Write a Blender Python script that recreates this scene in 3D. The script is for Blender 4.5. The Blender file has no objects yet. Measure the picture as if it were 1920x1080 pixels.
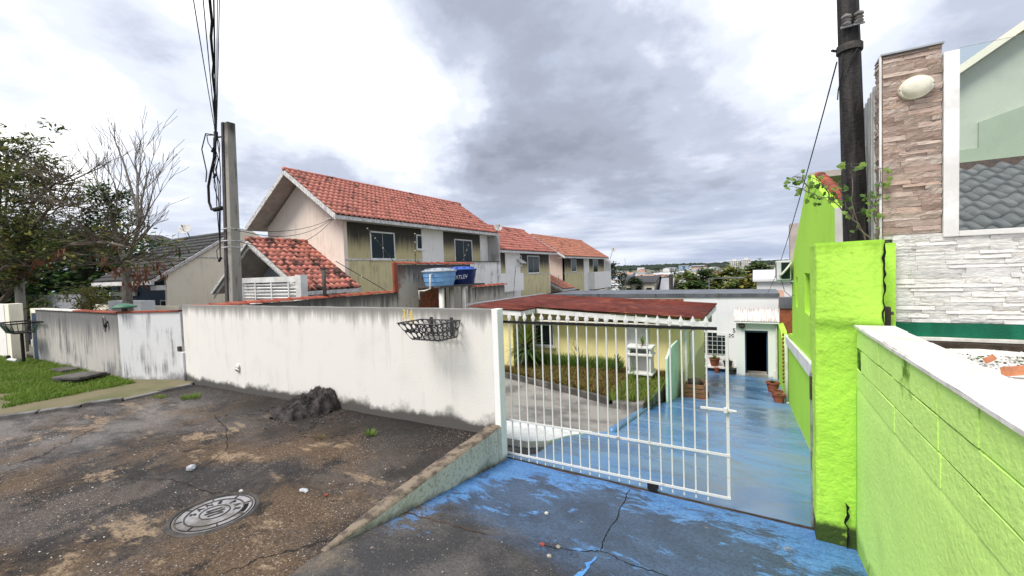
import bpy, bmesh, math, random
from math import sin, cos, pi, radians, sqrt, atan2
from mathutils import Vector, Matrix, Quaternion, noise as mnoise
rnd = random.Random(7)
SC = bpy.context.scene
COL = SC.collection

# ------------------------------------------------------------------ camera
def cam_axes(yaw, pitch, roll):
    f = Vector((-sin(yaw)*cos(pitch), cos(yaw)*cos(pitch), -sin(pitch)))
    r = Vector((cos(yaw), sin(yaw), 0)); u = r.cross(f)
    return cos(roll)*r - sin(roll)*u, sin(roll)*r + cos(roll)*u, f
CAM = Vector((0, 0, 2.2))
_r, _u, _f = cam_axes(radians(29.72), radians(2.178), radians(1.94))
cd = bpy.data.cameras.new('camera'); cam = bpy.data.objects.new('camera', cd); COL.objects.link(cam)
cd.sensor_width = 36; cd.lens = 802/1920*36; cd.clip_start = .05; cd.clip_end = 20000
cam.matrix_world = Matrix(((_r.x, _u.x, -_f.x, CAM.x), (_r.y, _u.y, -_f.y, CAM.y), (_r.z, _u.z, -_f.z, CAM.z), (0, 0, 0, 1)))
SC.camera = cam

# ------------------------------------------------------------------ sun, sky, exposure
SUN_TO = Vector((-.22, -.52, .82)).normalized()       # direction towards the sun behind the cloud
sd = bpy.data.lights.new('sun', 'SUN'); sd.energy = 1.5; sd.angle = radians(24); sd.color = (1, .94, .86)
sun = bpy.data.objects.new('sun', sd); COL.objects.link(sun); sun.location = (0, 0, 30)
sun.rotation_euler = SUN_TO.to_track_quat('Z', 'Y').to_euler()
SC.view_settings.view_transform = 'Standard'; SC.view_settings.look = 'None'
SC.view_settings.exposure = 1.5; SC.view_settings.gamma = 1; SC.view_settings.use_curve_mapping = False
SC.cycles.max_bounces = 6; SC.cycles.diffuse_bounces = 3; SC.cycles.glossy_bounces = 3
SC.cycles.transmission_bounces = 6; SC.cycles.transparent_max_bounces = 8
SC.cycles.use_denoising = True

world = bpy.data.worlds.new('World'); SC.world = world; world.use_nodes = True

class G:
    """small node-graph helper"""
    def __init__(s, nt):
        s.nt = nt; s._pos = None
    def n(s, t): return s.nt.nodes.new(t)
    def l(s, a, b): s.nt.links.new(a, b)
    def put(s, sock, v):
        if isinstance(v, bpy.types.NodeSocket): s.l(v, sock)
        elif isinstance(v, (tuple, list, Vector)):
            v = tuple(v)
            sock.default_value = v if len(v) == len(sock.default_value) else (*v, 1)
        else: sock.default_value = v
    @property
    def pos(s):
        if s._pos is None: s._pos = s.n('ShaderNodeNewGeometry').outputs['Position']
        return s._pos
    def vm(s, op, a, b=None, out=0):
        n = s.n('ShaderNodeVectorMath'); n.operation = op; s.put(n.inputs[0], a)
        if b is not None: s.put(n.inputs[3 if op == 'SCALE' else 1], b)
        return n.outputs['Value'] if op in ('DOT_PRODUCT', 'LENGTH', 'DISTANCE') else n.outputs[0]
    def m(s, op, a, b=0.0, c=None, clamp=False):
        n = s.n('ShaderNodeMath'); n.operation = op; n.use_clamp = clamp
        s.put(n.inputs[0], a); s.put(n.inputs[1], b)
        if c is not None: s.put(n.inputs[2], c)
        return n.outputs[0]
    def sep(s, v):
        n = s.n('ShaderNodeSeparateXYZ'); s.put(n.inputs[0], v); return n.outputs
    def comb(s, x, y, z):
        n = s.n('ShaderNodeCombineXYZ'); s.put(n.inputs[0], x); s.put(n.inputs[1], y); s.put(n.inputs[2], z); return n.outputs[0]
    def noise(s, scale, detail=4, vec=None, rough=.55, dist=0.0, color=False):
        n = s.n('ShaderNodeTexNoise'); s.put(n.inputs['Vector'], s.pos if vec is None else vec)
        s.put(n.inputs['Scale'], scale); n.inputs['Detail'].default_value = detail
        n.inputs['Roughness'].default_value = rough; n.inputs['Distortion'].default_value = dist
        return n.outputs['Color' if color else 'Fac']
    def vor(s, scale, vec=None, feature='F1', out='Distance', rand=1.0):
        n = s.n('ShaderNodeTexVoronoi'); n.feature = feature; s.put(n.inputs['Vector'], s.pos if vec is None else vec)
        n.inputs['Scale'].default_value = scale; n.inputs['Randomness'].default_value = rand
        return n.outputs[out]
    def ramp(s, v, a, b, lo=0.0, hi=1.0):
        n = s.n('ShaderNodeMapRange'); n.interpolation_type = 'SMOOTHSTEP'
        s.put(n.inputs[0], v); s.put(n.inputs[1], a); s.put(n.inputs[2], b); s.put(n.inputs[3], lo); s.put(n.inputs[4], hi)
        return n.outputs[0]
    def mix(s, f, a, b, mode='MIX'):
        n = s.n('ShaderNodeMix'); n.data_type = 'RGBA'; n.blend_type = mode
        s.put(n.inputs[0], f); s.put(n.inputs[6], a); s.put(n.inputs[7], b); return n.outputs[2]
    def bump(s, h, strength=.3, dist=.01):
        n = s.n('ShaderNodeBump'); s.put(n.inputs['Height'], h); n.inputs['Strength'].default_value = strength
        n.inputs['Distance'].default_value = dist; return n.outputs[0]

# world: Nishita daylight behind a broken overcast layer that is built from direction noise
def build_world():
    nt = world.node_tree; nt.nodes.clear(); g = G(nt)
    out = g.n('ShaderNodeOutputWorld'); bg = g.n('ShaderNodeBackground'); g.l(bg.outputs[0], out.inputs[0])
    bg.inputs[1].default_value = .1
    sky = g.n('ShaderNodeTexSky'); sky.sky_type = 'NISHITA'; sky.sun_disc = False
    sky.sun_elevation = math.asin(SUN_TO.z); sky.sun_rotation = atan2(SUN_TO.x, SUN_TO.y)
    d = g.n('ShaderNodeTexCoord').outputs['Generated']
    d = g.vm('NORMALIZE', d)
    x, y, z = g.sep(d)
    h = g.m('ADD', g.m('ABSOLUTE', z), .16)
    pl = g.comb(g.m('DIVIDE', x, h), g.m('DIVIDE', y, h), 0.0)         # flat cloud deck seen in perspective
    warp = g.vm('SUBTRACT', g.noise(2.2, 6, d, .6, color=True), (.5, .5, .5))
    dw = g.vm('NORMALIZE', g.vm('ADD', d, g.vm('SCALE', warp, .45)))
    n1 = g.noise(.75, 9, pl, .56, .25)
    n2 = g.noise(2.6, 8, pl, .6, .1)
    val = g.m('ADD', g.m('MULTIPLY', g.m('SUBTRACT', n1, .5), 1.5), g.m('MULTIPLY', g.m('SUBTRACT', n2, .5), .8))
    def ray(px, py): return (_f + _r*((px-960)/802) - _u*((py-540)/802)).normalized()
    for px, py, deg, amp in ((985, 120, 14, -.30), (1160, 190, 11, -.18), (860, 30, 8, -.12), (1000, 330, 9, -.08), (300, 130, 11, -.26), (500, 250, 10, -.28), (640, 330, 9, -.2),
                             (80, 40, 9, -.1), (700, 190, 11, .5), (560, 90, 9, .3), (740, 290, 8, .3), (120, 230, 14, .4), (420, 40, 6, .1),
                             (300, 330, 9, .2), (1350, 120, 13, .2), (1250, 290, 9, -.1), (1480, 60, 9, .2), (1750, 30, 9, -.15), (1100, 400, 10, -.1), (900, 400, 9, -.2), (1380, 345, 11, -.2), (1300, 470, 7, .05)):
        c = g.vm('DOT_PRODUCT', dw, ray(px, py))
        b = g.ramp(c, cos(radians(deg*1.6)), 1.0)
        val = g.m('MULTIPLY_ADD', b, amp, val)
    # cloud brightness
    r = g.n('ShaderNodeValToRGB'); cr = r.color_ramp; cr.interpolation = 'EASE'
    st = [(0.0, (1.2, 1.32, 1.64)), (.22, (1.56, 1.72, 2.12)), (.45, (2.1, 2.3, 2.82)), (.68, (3.15, 3.35, 3.8)), (1.0, (5.8, 5.8, 5.8))]
    cr.elements[0].position = 0; cr.elements[0].color = (*st[0][1], 1); cr.elements[1].position = st[-1][0]; cr.elements[1].color = (*st[-1][1], 1)
    for p, c in st[1:-1]: e = cr.elements.new(p); e.color = (*c, 1)
    g.l(g.m('MULTIPLY_ADD', val, .78, .60, clamp=True), r.inputs[0])
    # towards the horizon the deck breaks into thinner, bluer streaks
    st1 = g.noise(1.0, 7, g.vm('MULTIPLY', d, (2.6, 2.6, 26)), .55, .2)
    low = g.ramp(z, .20, .03)
    streak = g.mix(g.ramp(st1, .38, .62), (1.62, 1.9, 2.55), (3.3, 3.5, 3.9))
    cl = g.mix(g.m('MULTIPLY', low, .8), r.outputs[0], streak)
    thin = g.m('MULTIPLY', g.ramp(n2, .6, .75), .12)
    g.l(g.mix(thin, cl, sky.outputs[0]), bg.inputs[0])
build_world()

# ------------------------------------------------------------------ mesh builder
class MB:
    def __init__(s): s.v = []; s.f = []; s.mi = []
    def add(s, vs, fs, mi=0):
        o = len(s.v); s.v += [tuple(v) for v in vs]
        for f in fs: s.f.append(tuple(i+o for i in f)); s.mi.append(mi)
        return s
    def box(s, a, b, mi=0):
        (x0, y0, z0), (x1, y1, z1) = a, b
        return s.add([(x0,y0,z0),(x1,y0,z0),(x1,y1,z0),(x0,y1,z0),(x0,y0,z1),(x1,y0,z1),(x1,y1,z1),(x0,y1,z1)],
                     [(3,2,1,0),(4,5,6,7),(0,1,5,4),(1,2,6,5),(2,3,7,6),(3,0,4,7)], mi)
    def obox(s, c, ax, ay, az, mi=0):
        c, ax, ay, az = map(Vector, (c, ax, ay, az)); vs = []
        for k in (-1, 1):
            for i, j in ((-1,-1),(1,-1),(1,1),(-1,1)): vs.append(c + ax*i + ay*j + az*k)
        return s.add(vs, [(3,2,1,0),(4,5,6,7),(0,1,5,4),(1,2,6,5),(2,3,7,6),(3,0,4,7)], mi)
    def quad(s, *p, mi=0): return s.add(p, [tuple(range(len(p)))], mi)
    def prism(s, poly, vec, mi=0):
        n = len(poly); vec = Vector(vec); a = [Vector(p) for p in poly]; b = [p+vec for p in a]
        fs = [tuple(range(n))[::-1], tuple(range(n, 2*n))] + [(i, (i+1) % n, n+(i+1) % n, n+i) for i in range(n)]
        return s.add(a+b, fs, mi)
    def tube(s, pts, rad, n=6, mi=0, cap=True):
        pts = [Vector(p) for p in pts]
        if not isinstance(rad, (list, tuple)): rad = [rad]*len(pts)
        o = len(s.v); up = None
        for i, p in enumerate(pts):
            t = (pts[min(i+1, len(pts)-1)] - pts[max(i-1, 0)])
            t = t.normalized() if t.length > 1e-9 else Vector((0, 0, 1))
            if up is None: up = t.orthogonal().normalized()
            up = (up - t*up.dot(t)); up = up.normalized() if up.length > 1e-6 else t.orthogonal().normalized()
            w = t.cross(up)
            for k in range(n):
                a = 2*pi*k/n; s.v.append(tuple(p + (up*cos(a) + w*sin(a))*rad[i]))
        for i in range(len(pts)-1):
            for k in range(n):
                s.f.append((o+i*n+k, o+i*n+(k+1) % n, o+(i+1)*n+(k+1) % n, o+(i+1)*n+k)); s.mi.append(mi)
        if cap:
            s.f.append(tuple(o+k for k in range(n))[::-1]); s.mi.append(mi)
            e = o+(len(pts)-1)*n; s.f.append(tuple(e+k for k in range(n))); s.mi.append(mi)
        return s
    def lathe(s, c, prof, n=24, axis=None, mi=0):
        c = Vector(c); o = len(s.v)
        q = Vector((0, 0, 1)).rotation_difference(Vector(axis)) if axis is not None else Quaternion()
        for r, z in prof:
            for k in range(n):
                a = 2*pi*k/n; s.v.append(tuple(c + q @ Vector((r*cos(a), r*sin(a), z))))
        for i in range(len(prof)-1):
            for k in range(n):
                s.f.append((o+i*n+k, o+i*n+(k+1) % n, o+(i+1)*n+(k+1) % n, o+(i+1)*n+k)); s.mi.append(mi)
        s.f.append(tuple(o+k for k in range(n))[::-1]); s.mi.append(mi)
        e = o+(len(prof)-1)*n; s.f.append(tuple(e+k for k in range(n))); s.mi.append(mi)
        return s
    def grid(s, fn, us, vs, mi=0):
        o = len(s.v); nu, nv = len(us), len(vs)
        for v in vs:
            for u in us: s.v.append(tuple(fn(u, v)))
        for j in range(nv-1):
            for i in range(nu-1):
                a = o+j*nu+i; s.f.append((a, a+1, a+nu+1, a+nu)); s.mi.append(mi)
        return s
    def mesh(s, name, mats, smooth=False):
        me = bpy.data.meshes.new(name); me.from_pydata(s.v, [], s.f)
        if not isinstance(mats, (list, tuple)): mats = [mats]
        for m in mats: me.materials.append(m)
        if len(mats) > 1: me.polygons.foreach_set('material_index', s.mi)
        if smooth: me.polygons.foreach_set('use_smooth', [True]*len(me.polygons))
        me.update(); return me
    def build(s, name, mats, parent=None, smooth=False, bevel=0, autosmooth=None):
        o = bpy.data.objects.new(name, s.mesh(name, mats, smooth)); COL.objects.link(o)
        if parent is not None: adopt(o, parent)
        if bevel:
            b = o.modifiers.new('bevel', 'BEVEL'); b.width = bevel; b.segments = 2; b.limit_method = 'ANGLE'; b.angle_limit = radians(40)
        return o
ROOT_LOC = {}
def adopt(o, parent):
    o.parent = parent
    loc = ROOT_LOC.get(parent.name)
    if loc is not None: o.matrix_parent_inverse = Matrix.Translation(-loc)
def tag(o, label=None, cat=None, group=None, kind=None):
    if label: o['label'] = label
    if cat: o['category'] = cat
    if group: o['group'] = group
    if kind: o['kind'] = kind
    elif cat and not o.get('kind'): o['kind'] = 'thing'
    return o
def thing(name, label, cat, loc=(0, 0, 0), group=None):
    o = bpy.data.objects.new(name, None); COL.objects.link(o); o.location = loc; o.empty_display_size = .1
    ROOT_LOC[o.name] = Vector(loc)
    return tag(o, label, cat, group)
def link_copy(name, me, mw, parent):
    o = bpy.data.objects.new(name, me); COL.objects.link(o)
    o.parent = parent; loc = ROOT_LOC.get(parent.name)
    o.matrix_basis = (Matrix.Translation(-loc) @ mw) if loc is not None else mw
    return o
def fr(a, b, n): return [a+(b-a)*i/(n-1) for i in range(n)]
def sag(a, b, drop, n=14):
    a, b = Vector(a), Vector(b); return [a.lerp(b, t)-Vector((0, 0, drop*4*t*(1-t))) for t in fr(0, 1, n)]
def text_mesh(txt, size, depth=.002, xs=1.0):
    cu = bpy.data.curves.new('lettering', 'FONT'); cu.body = txt; cu.size = size; cu.extrude = depth; cu.align_x = 'CENTER'; cu.align_y = 'CENTER'
    cu.resolution_u = 3
    o = bpy.data.objects.new('lettering', cu); COL.objects.link(o)
    dg = bpy.context.evaluated_depsgraph_get(); me = bpy.data.meshes.new_from_object(o.evaluated_get(dg))
    bpy.data.objects.remove(o); bpy.data.curves.remove(cu)
    if xs != 1:
        for v in me.vertices: v.co.x *= xs
    return me
def place_mesh(name, me, mat, mtx, parent):
    me.materials.clear(); me.materials.append(mat); me.transform(mtx)
    o = bpy.data.objects.new(name, me); COL.objects.link(o)
    if parent is not None: adopt(o, parent)
    return o
def frame_mtx(o, x, y, z):
    o, x, y, z = map(Vector, (o, x, y, z))
    return Matrix(((x.x, y.x, z.x, o.x), (x.y, y.y, z.y, o.y), (x.z, y.z, z.z, o.z), (0, 0, 0, 1)))
# ------------------------------------------------------------------ materials
def new_mat(name):
    m = bpy.data.materials.new(name); m.use_nodes = True; nt = m.node_tree; nt.nodes.clear()
    g = G(nt); out = g.n('ShaderNodeOutputMaterial'); b = g.n('ShaderNodeBsdfPrincipled'); g.l(b.outputs[0], out.inputs[0])
    g.bsdf = b; g.out = out
    b.inputs['Specular IOR Level'].default_value = .3
    return m, g
def fin(g, col, rough=.8, nrm=None, metal=0.0, spec=None):
    g.put(g.bsdf.inputs['Base Color'], col); g.put(g.bsdf.inputs['Roughness'], rough); g.bsdf.inputs['Metallic'].default_value = metal
    if nrm is not None: g.l(nrm, g.bsdf.inputs['Normal'])
    if spec is not None: g.bsdf.inputs['Specular IOR Level'].default_value = spec
def dk(c, k): return tuple(v*k for v in c)
def pmat(name, c1, c2=None, scale=3.0, lo=.4, hi=.65, rough=.8, bump=.25, bscale=50, bdist=.01, metal=0, spec=.3, var=.12, stretch=None):
    """weathered paint / stone / metal: two noise-mixed tones, fine grain, bump"""
    m, g = new_mat(name)
    if c2 is None: c2 = dk(c1, .7)
    p = g.vm('MULTIPLY', g.pos, stretch) if stretch else g.pos
    c = g.mix(g.ramp(g.noise(scale, 7, p, .6), lo, hi), c1, c2)
    fine = g.noise(bscale, 3)
    c = g.mix(var, c, g.mix(fine, (0, 0, 0), (1, 1, 1)), 'OVERLAY')
    fin(g, c, rough, g.bump(fine, bump, bdist) if bump else None, metal, spec)
    return m
def plaster(name, base, stain, top=None, bot=None, streak=.5, rough=.9, bscale=70, bump=.35, ztop=None, spread=.5, patch=None, zslope=0.0, x0=0.0, yslope=0.0, y0=0.0):
    """painted render with rain streaks; optional soot from the top edge, mould at the foot"""
    m, g = new_mat(name); x, y, z = g.sep(g.pos)
    sv = g.vm('MULTIPLY', g.pos, (7, 7, .55))
    st = g.m('ADD', g.m('MULTIPLY', g.noise(1.0, 7, sv, .62), .62), g.m('MULTIPLY', g.noise(1.0, 6, g.vm('MULTIPLY', g.pos, (24, 24, 2.2)), .66), .38))
    cl = g.noise(1.3, 5)
    c = g.mix(g.m('MULTIPLY', g.ramp(g.m('MULTIPLY', st, g.m('ADD', cl, .35)), .42, .62), streak), base, stain)
    c = g.mix(g.m('MULTIPLY', g.ramp(g.noise(2.1, 6), .5, .75), .25), c, dk(base, .72))
    zz = z
    if zslope or yslope: zz = g.m('SUBTRACT', z, g.m('ADD', g.m('MULTIPLY', g.m('SUBTRACT', x, x0), zslope), g.m('MULTIPLY', g.m('SUBTRACT', y, y0), yslope)))
    if top is not None:     # (z of top edge, depth, strength)
        t = g.m('SUBTRACT', top[0], z)
        e = g.m('MULTIPLY', g.m('POWER', st, 1.5), top[1]*5.2)
        c = g.mix(g.m('MULTIPLY', g.ramp(g.m('DIVIDE', t, e), 1.0, .15), top[2]), c, stain)
    if bot is not None:     # (z of foot, height, strength, colour)
        t = g.m('SUBTRACT', zz, bot[0])
        e = g.m('MULTIPLY', g.m('ADD', g.m('POWER', g.noise(1.7, 8, None, .65), 2.2), .02), bot[1]*5)
        c = g.mix(g.m('MULTIPLY', g.ramp(g.m('DIVIDE', t, e), 1.05, .35), bot[2]), c, bot[3])
    if patch is not None:   # (colour, scale, lo, hi)
        c = g.mix(g.ramp(g.noise(patch[1], 7, None, .6), patch[2], patch[3]), c, patch[0])
    fine = g.noise(bscale, 4)
    c = g.mix(.1, c, g.mix(fine, (0, 0, 0), (1, 1, 1)), 'OVERLAY')
    fin(g, c, rough, g.bump(fine, bump, .012)); return m
M = {}
GRIME = (.10, .095, .09)
M['wall_white'] = plaster('wall_white', (.77, .745, .70), (.17, .165, .155), top=(1.79, .16, .85), bot=(.295, .16, .93, (.045, .042, .038)), streak=.16, zslope=.0165, x0=-2.62, bscale=95, bump=.55)
M['wall_left'] = plaster('wall_left', (.47, .45, .42), (.09, .095, .10), top=(1.62, .5, .8), bot=(.1, .14, .8, (.07, .075, .06)), streak=1.0)
M['panel_white'] = plaster('panel_white', (.68, .68, .69), (.20, .20, .21), streak=1.0, bot=(.08, .2, .8, (.12, .12, .13)), bscale=40)
M['party'] = plaster('party', (.46, .42, .37), (.05, .047, .045), top=(1.72, .36, .9), streak=.9, bscale=30, bump=.6)
M['party_high'] = plaster('party_high', (.46, .42, .37), (.05, .047, .045), top=(2.62, .42, .95), streak=.9, bscale=30, bump=.6, patch=((.24, .09, .045), 1.5, .56, .66))
M['gable'] = plaster('gable', (.82, .71, .62), (.52, .42, .36), streak=.55, bscale=30)
M['th_white'] = plaster('th_white', (.83, .81, .78), (.5, .47, .43), streak=.3)
M['balcony'] = plaster('balcony', (.82, .80, .78), (.22, .2, .19), top=(2.95, .2, .6), streak=.8)
def olive(name, z0):
    m, g = new_mat(name); x, y, z = g.sep(g.pos)
    st = g.noise(1.0, 7, g.vm('MULTIPLY', g.pos, (9, 9, .8)), .6)
    t = g.m('ADD', g.m('SUBTRACT', z0, z), g.m('MULTIPLY', g.m('SUBTRACT', st, .5), 1.1))
    c = g.mix(g.ramp(t, 1.55, .6), (.56, .48, .27), (.055, .052, .045))
    c = g.mix(g.m('MULTIPLY', g.ramp(st, .5, .75), .35), c, (.16, .14, .09))
    f = g.noise(60, 3); fin(g, c, .9, g.bump(f, .4)); return m
M['olive1'] = olive('olive1', 4.75); M['olive2'] = olive('olive2', 3.65); M['olive3'] = olive('olive3', 3.4)
M['sand_yellow'] = plaster('sand_yellow', (.64, .56, .32), (.22, .19, .12), streak=.7)
M['yellow'] = plaster('yellow', (.86, .75, .36), (.42, .36, .2), streak=.25, bot=(-.62, .12, .5, (.25, .24, .15)), bscale=35)
M['white'] = pmat('white', (.78, .78, .77), (.62, .61, .59), rough=.5, bump=.05, var=.05)
M['house_white'] = plaster('house_white', (.76, .77, .77), (.55, .55, .54), streak=.14, bot=(-2.0, .12, .6, (.25, .26, .25)), bscale=40)
M['cream'] = plaster('cream', (.90, .84, .70), (.45, .40, .32), streak=.3)
M['lime'] = plaster('lime', (.335, .68, .032), (.20, .42, .02), streak=.35, bscale=26, bump=.9, bot=(.02, .05, .9, (.03, .05, .012)))
M['lime_pillar'] = plaster('lime_pillar', (.42, .73, .085), (.22, .43, .03), patch=((.30, .50, .06), 6, .60, .70), streak=.3, top=(2.37, .055, .9), bscale=22, bump=1.0, bot=(.03, .06, .95, (.02, .035, .01)))
M['lime_wall'] = plaster('lime_wall', (.60, .91, .23), (.40, .74, .09), streak=.35, bot=(.0, .14, .6, (.22, .40, .06)), bscale=34, bump=.5, patch=((.12, .27, .02), 1.5, .62, .69))
M['joint_bed'] = pmat('joint_bed', (.30, .55, .07), (.03, .055, .012), scale=4, lo=.42, hi=.55, rough=.95, bscale=50, bump=.5)
M['lime_house'] = plaster('lime_house', (.42, .76, .07), (.25, .52, .03), streak=.3, bscale=30, bump=.5)
M['mint'] = pmat('mint', (.55, .74, .62), (.46, .63, .52), rough=.6, bump=.1)
M['stone_cap'] = pmat('stone_cap', (.80, .78, .74), (.6, .57, .52), scale=6, rough=.6)
M['alu'] = pmat('alu', (.45, .46, .47), (.33, .34, .35), rough=.4, metal=.7, bump=.05)
M['zinc'] = pmat('zinc', (.15, .16, .18), (.09, .095, .105), rough=.5, metal=.2, bump=.1, scale=1.5)
M['black_steel'] = pmat('black_steel', (.012, .011, .011), (.05, .028, .018), rough=.55, scale=14, lo=.55, hi=.75)
M['dark'] = pmat('dark', (.006, .006, .006), rough=.95, bump=0)
M['rust'] = pmat('rust', (.10, .045, .022), (.04, .022, .015), rough=.9, scale=18)
M['wood_dark'] = pmat('wood_dark', (.035, .028, .022), (.09, .075, .06), stretch=(12, 12, 1), scale=2)
M['wood'] = pmat('wood', (.26, .14, .075), (.14, .07, .035), stretch=(3, 20, 20), scale=2)
M['terracotta'] = pmat('terracotta', (.30, .085, .045), (.16, .05, .03), scale=9, rough=.8)
M['pot_dark'] = pmat('pot_dark', (.03, .028, .028), (.07, .06, .055), scale=8)
M['soil'] = pmat('soil', (.03, .022, .015), (.06, .042, .028), scale=14, bscale=60, bump=.9)
M['pvc'] = pmat('pvc', (.72, .70, .64), (.5, .48, .42), rough=.45, bump=.02, stretch=(3, 3, .6))
M['green_felt'] = pmat('green_felt', (.006, .10, .055), (.012, .16, .09), scale=3, rough=.95, bscale=90, bump=.5, stretch=(1, 1, .3))
M['gravel_white'] = pmat('gravel_white', (.82, .81, .79), (.62, .6, .56), scale=12, rough=.9, bscale=80, bump=.9)
M['brick'] = pmat('brick', (.30, .095, .045), (.17, .06, .035), scale=7, rough=.95, bscale=45, bump=.7)
M['mortar'] = pmat('mortar', (.20, .165, .14), (.12, .10, .085), scale=9, bscale=60, bump=.8)
M['cable'] = pmat('cable', (.010, .010, .013), rough=.6, bump=0)
M['cable_white'] = pmat('cable_white', (.6, .6, .6), rough=.6, bump=0)
M['ceramic'] = pmat('ceramic', (.72, .70, .58), (.58, .55, .42), rough=.35, bump=.02, scale=5)
M['twig'] = pmat('twig', (.16, .13, .11), (.09, .07, .06), scale=8, bump=.5)
M['bark'] = pmat('bark', (.15, .12, .095), (.07, .055, .04), scale=6, stretch=(4, 4, 1), bump=.9, bscale=30)
M['bark_light'] = pmat('bark_light', (.25, .225, .19), (.13, .115, .095), scale=6, stretch=(4, 4, 1), bump=.9, bscale=30)
M['yellow_paint'] = pmat('yellow_paint', (.85, .62, .06), (.75, .55, .2), scale=22, lo=.5, hi=.62, rough=.8)
M['letter_white'] = pmat('letter_white', (.82, .82, .82), rough=.5, bump=0, var=0)
M['ac_white'] = pmat('ac_white', (.62, .63, .62), (.5, .51, .5), rough=.45, bump=.02)
M['insul'] = pmat('insul', (.35, .34, .33), (.08, .07, .07), rough=.3, scale=10)
M['blue_gate'] = pmat('blue_gate', (.02, .05, .11), (.03, .05, .08), rough=.5)
M['grey_wall'] = plaster('grey_wall', (.30, .31, .35), (.2, .2, .23), streak=.4)
M['blue_wall'] = plaster('blue_wall', (.42, .52, .68), (.3, .38, .5), streak=.2)
M['th_trim'] = pmat('th_trim', (.70, .69, .68), (.36, .35, .34), scale=4, stretch=(3, 3, 3), rough=.6, bump=.05)
M['soffit'] = pmat('soffit', (.46, .40, .37), (.36, .31, .28), rough=.7, bump=.1)
M['tank_light'] = pmat('tank_light', (.16, .34, .62), (.22, .42, .68), rough=.42, bump=.02, scale=2)
M['tank_dark'] = pmat('tank_dark', (.006, .018, .11), (.008, .02, .09), rough=.35, bump=.02)
M['tank_lid'] = pmat('tank_lid', (.035, .10, .42), (.03, .08, .3), rough=.4, bump=.02)
M['iron'] = pmat('iron', (.36, .355, .365), (.17, .155, .14), scale=5, lo=.42, hi=.62, rough=.5, metal=.3, bscale=70, bump=.3)
M['iron_dark'] = pmat('iron_dark', (.035, .033, .033), (.08, .07, .06), scale=9, rough=.7)
M['bin_steel'] = pmat('bin_steel', (.055, .056, .06), (.10, .10, .105), scale=4, rough=.45, metal=.5, bump=.1)
M['lamp_green'] = pmat('lamp_green', (.05, .16, .10), (.12, .2, .14), scale=7, rough=.5)
M['gate_white'] = pmat('gate_white', (.64, .635, .62), (.26, .19, .14), scale=9, lo=.62, hi=.74, rough=.55, bump=.15)
M['floor_inside'] = pmat('floor_inside', (.3, .28, .26), rough=.7)

def glass(name, tint, rough=.02, t=None):
    m, g = new_mat(name); b = g.bsdf; b.inputs['Base Color'].default_value = (*tint, 1); b.inputs['Roughness'].default_value = rough
    b.inputs['Specular IOR Level'].default_value = .5
    if t: b.inputs['Transmission Weight'].default_value = t
    return m
M['glass_dark'] = glass('glass_dark', (.012, .024, .026), .08); M['glass_dark'].node_tree.nodes['Principled BSDF'].inputs['Specular IOR Level'].default_value = .2
def clear_glass(name, tint):
    m, g = new_mat(name)
    tr = g.n('ShaderNodeBsdfTransparent'); tr.inputs[0].default_value = (*tint, 1)
    gl = g.n('ShaderNodeBsdfGlossy'); gl.inputs[1].default_value = .02; gl.inputs[0].default_value = (1, 1, 1, 1)
    fz = g.n('ShaderNodeFresnel'); fz.inputs[0].default_value = 1.5
    mx = g.n('ShaderNodeMixShader'); g.l(fz.outputs[0], mx.inputs[0]); g.l(tr.outputs[0], mx.inputs[1]); g.l(gl.outputs[0], mx.inputs[2])
    g.l(mx.outputs[0], g.out.inputs[0]); return m
M['pane_green'] = clear_glass('pane_green', (.935, .98, .965))

def tile_mat(name, c1, c2, dark, dlo=.52, dhi=.66, rough=.62, lich=2.2, cell=3.2):
    m, g = new_mat(name)
    oi = g.n('ShaderNodeObjectInfo').outputs['Random']
    rc = g.vor(cell, None, 'F1', 'Color')
    r = g.m('FRACT', g.m('ADD', oi, g.sep(rc)[0]))
    c = g.mix(r, c1, c2)
    c = g.mix(g.ramp(g.noise(1.1, 6), .45, .7), c, dk(c1, .72))
    l = g.m('ADD', g.noise(lich, 8, None, .66), g.m('MULTIPLY', g.m('SUBTRACT', r, .5), .16))
    c = g.mix(g.m('MULTIPLY', g.ramp(l, dlo, dhi), .9), c, dark)
    f = g.noise(55, 4); fin(g, c, rough, g.bump(f, .3)); return m
M['tile_red'] = tile_mat('tile_red', (.60, .235, .175), (.46, .155, .122), (.09, .05, .042), .57, .67)
M['tile_red_porch'] = tile_mat('tile_red_porch', (.62, .235, .17), (.48, .155, .12), (.045, .03, .026), .52, .60)
M['tile_orange'] = tile_mat('tile_orange', (.62, .27, .175), (.50, .19, .125), (.12, .06, .045), .55, .7)
M['coping'] = tile_mat('coping', (.36, .085, .045), (.26, .065, .04), (.05, .03, .025), .58, .7)
M['tile_grey'] = tile_mat('tile_grey', (.145, .142, .14), (.105, .102, .10), (.05, .05, .05), .6, .8, .5)
M['tile_black'] = tile_mat('tile_black', (.055, .052, .052), (.032, .031, .031), (.012, .012, .012), .52, .7, .7)
def sheet_red():
    m, g = new_mat('sheet_red'); p = g.pos
    s1 = g.noise(2.2, 8, g.vm('MULTIPLY', p, (1.0, 6, 1)), .68, .3); s2 = g.noise(9, 6, g.vm('MULTIPLY', p, (.5, 2.2, 1)), .65)
    c = g.mix(g.ramp(s1, .38, .62), (.055, .013, .011), (.17, .034, .022))
    c = g.mix(g.m('MULTIPLY', g.ramp(s2, .52, .66), .7), c, (.24, .06, .032)); c = g.mix(g.m('MULTIPLY', g.ramp(g.noise(1.3, 8, None, .66), .58, .68), .6), c, (.34, .11, .06))
    c = g.mix(g.m('MULTIPLY', g.ramp(s2, .44, .34), .6), c, (.03, .012, .011))
    fin(g, c, .8, g.bump(s2, .5, .02)); return m
M['sheet_red'] = sheet_red()
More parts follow.
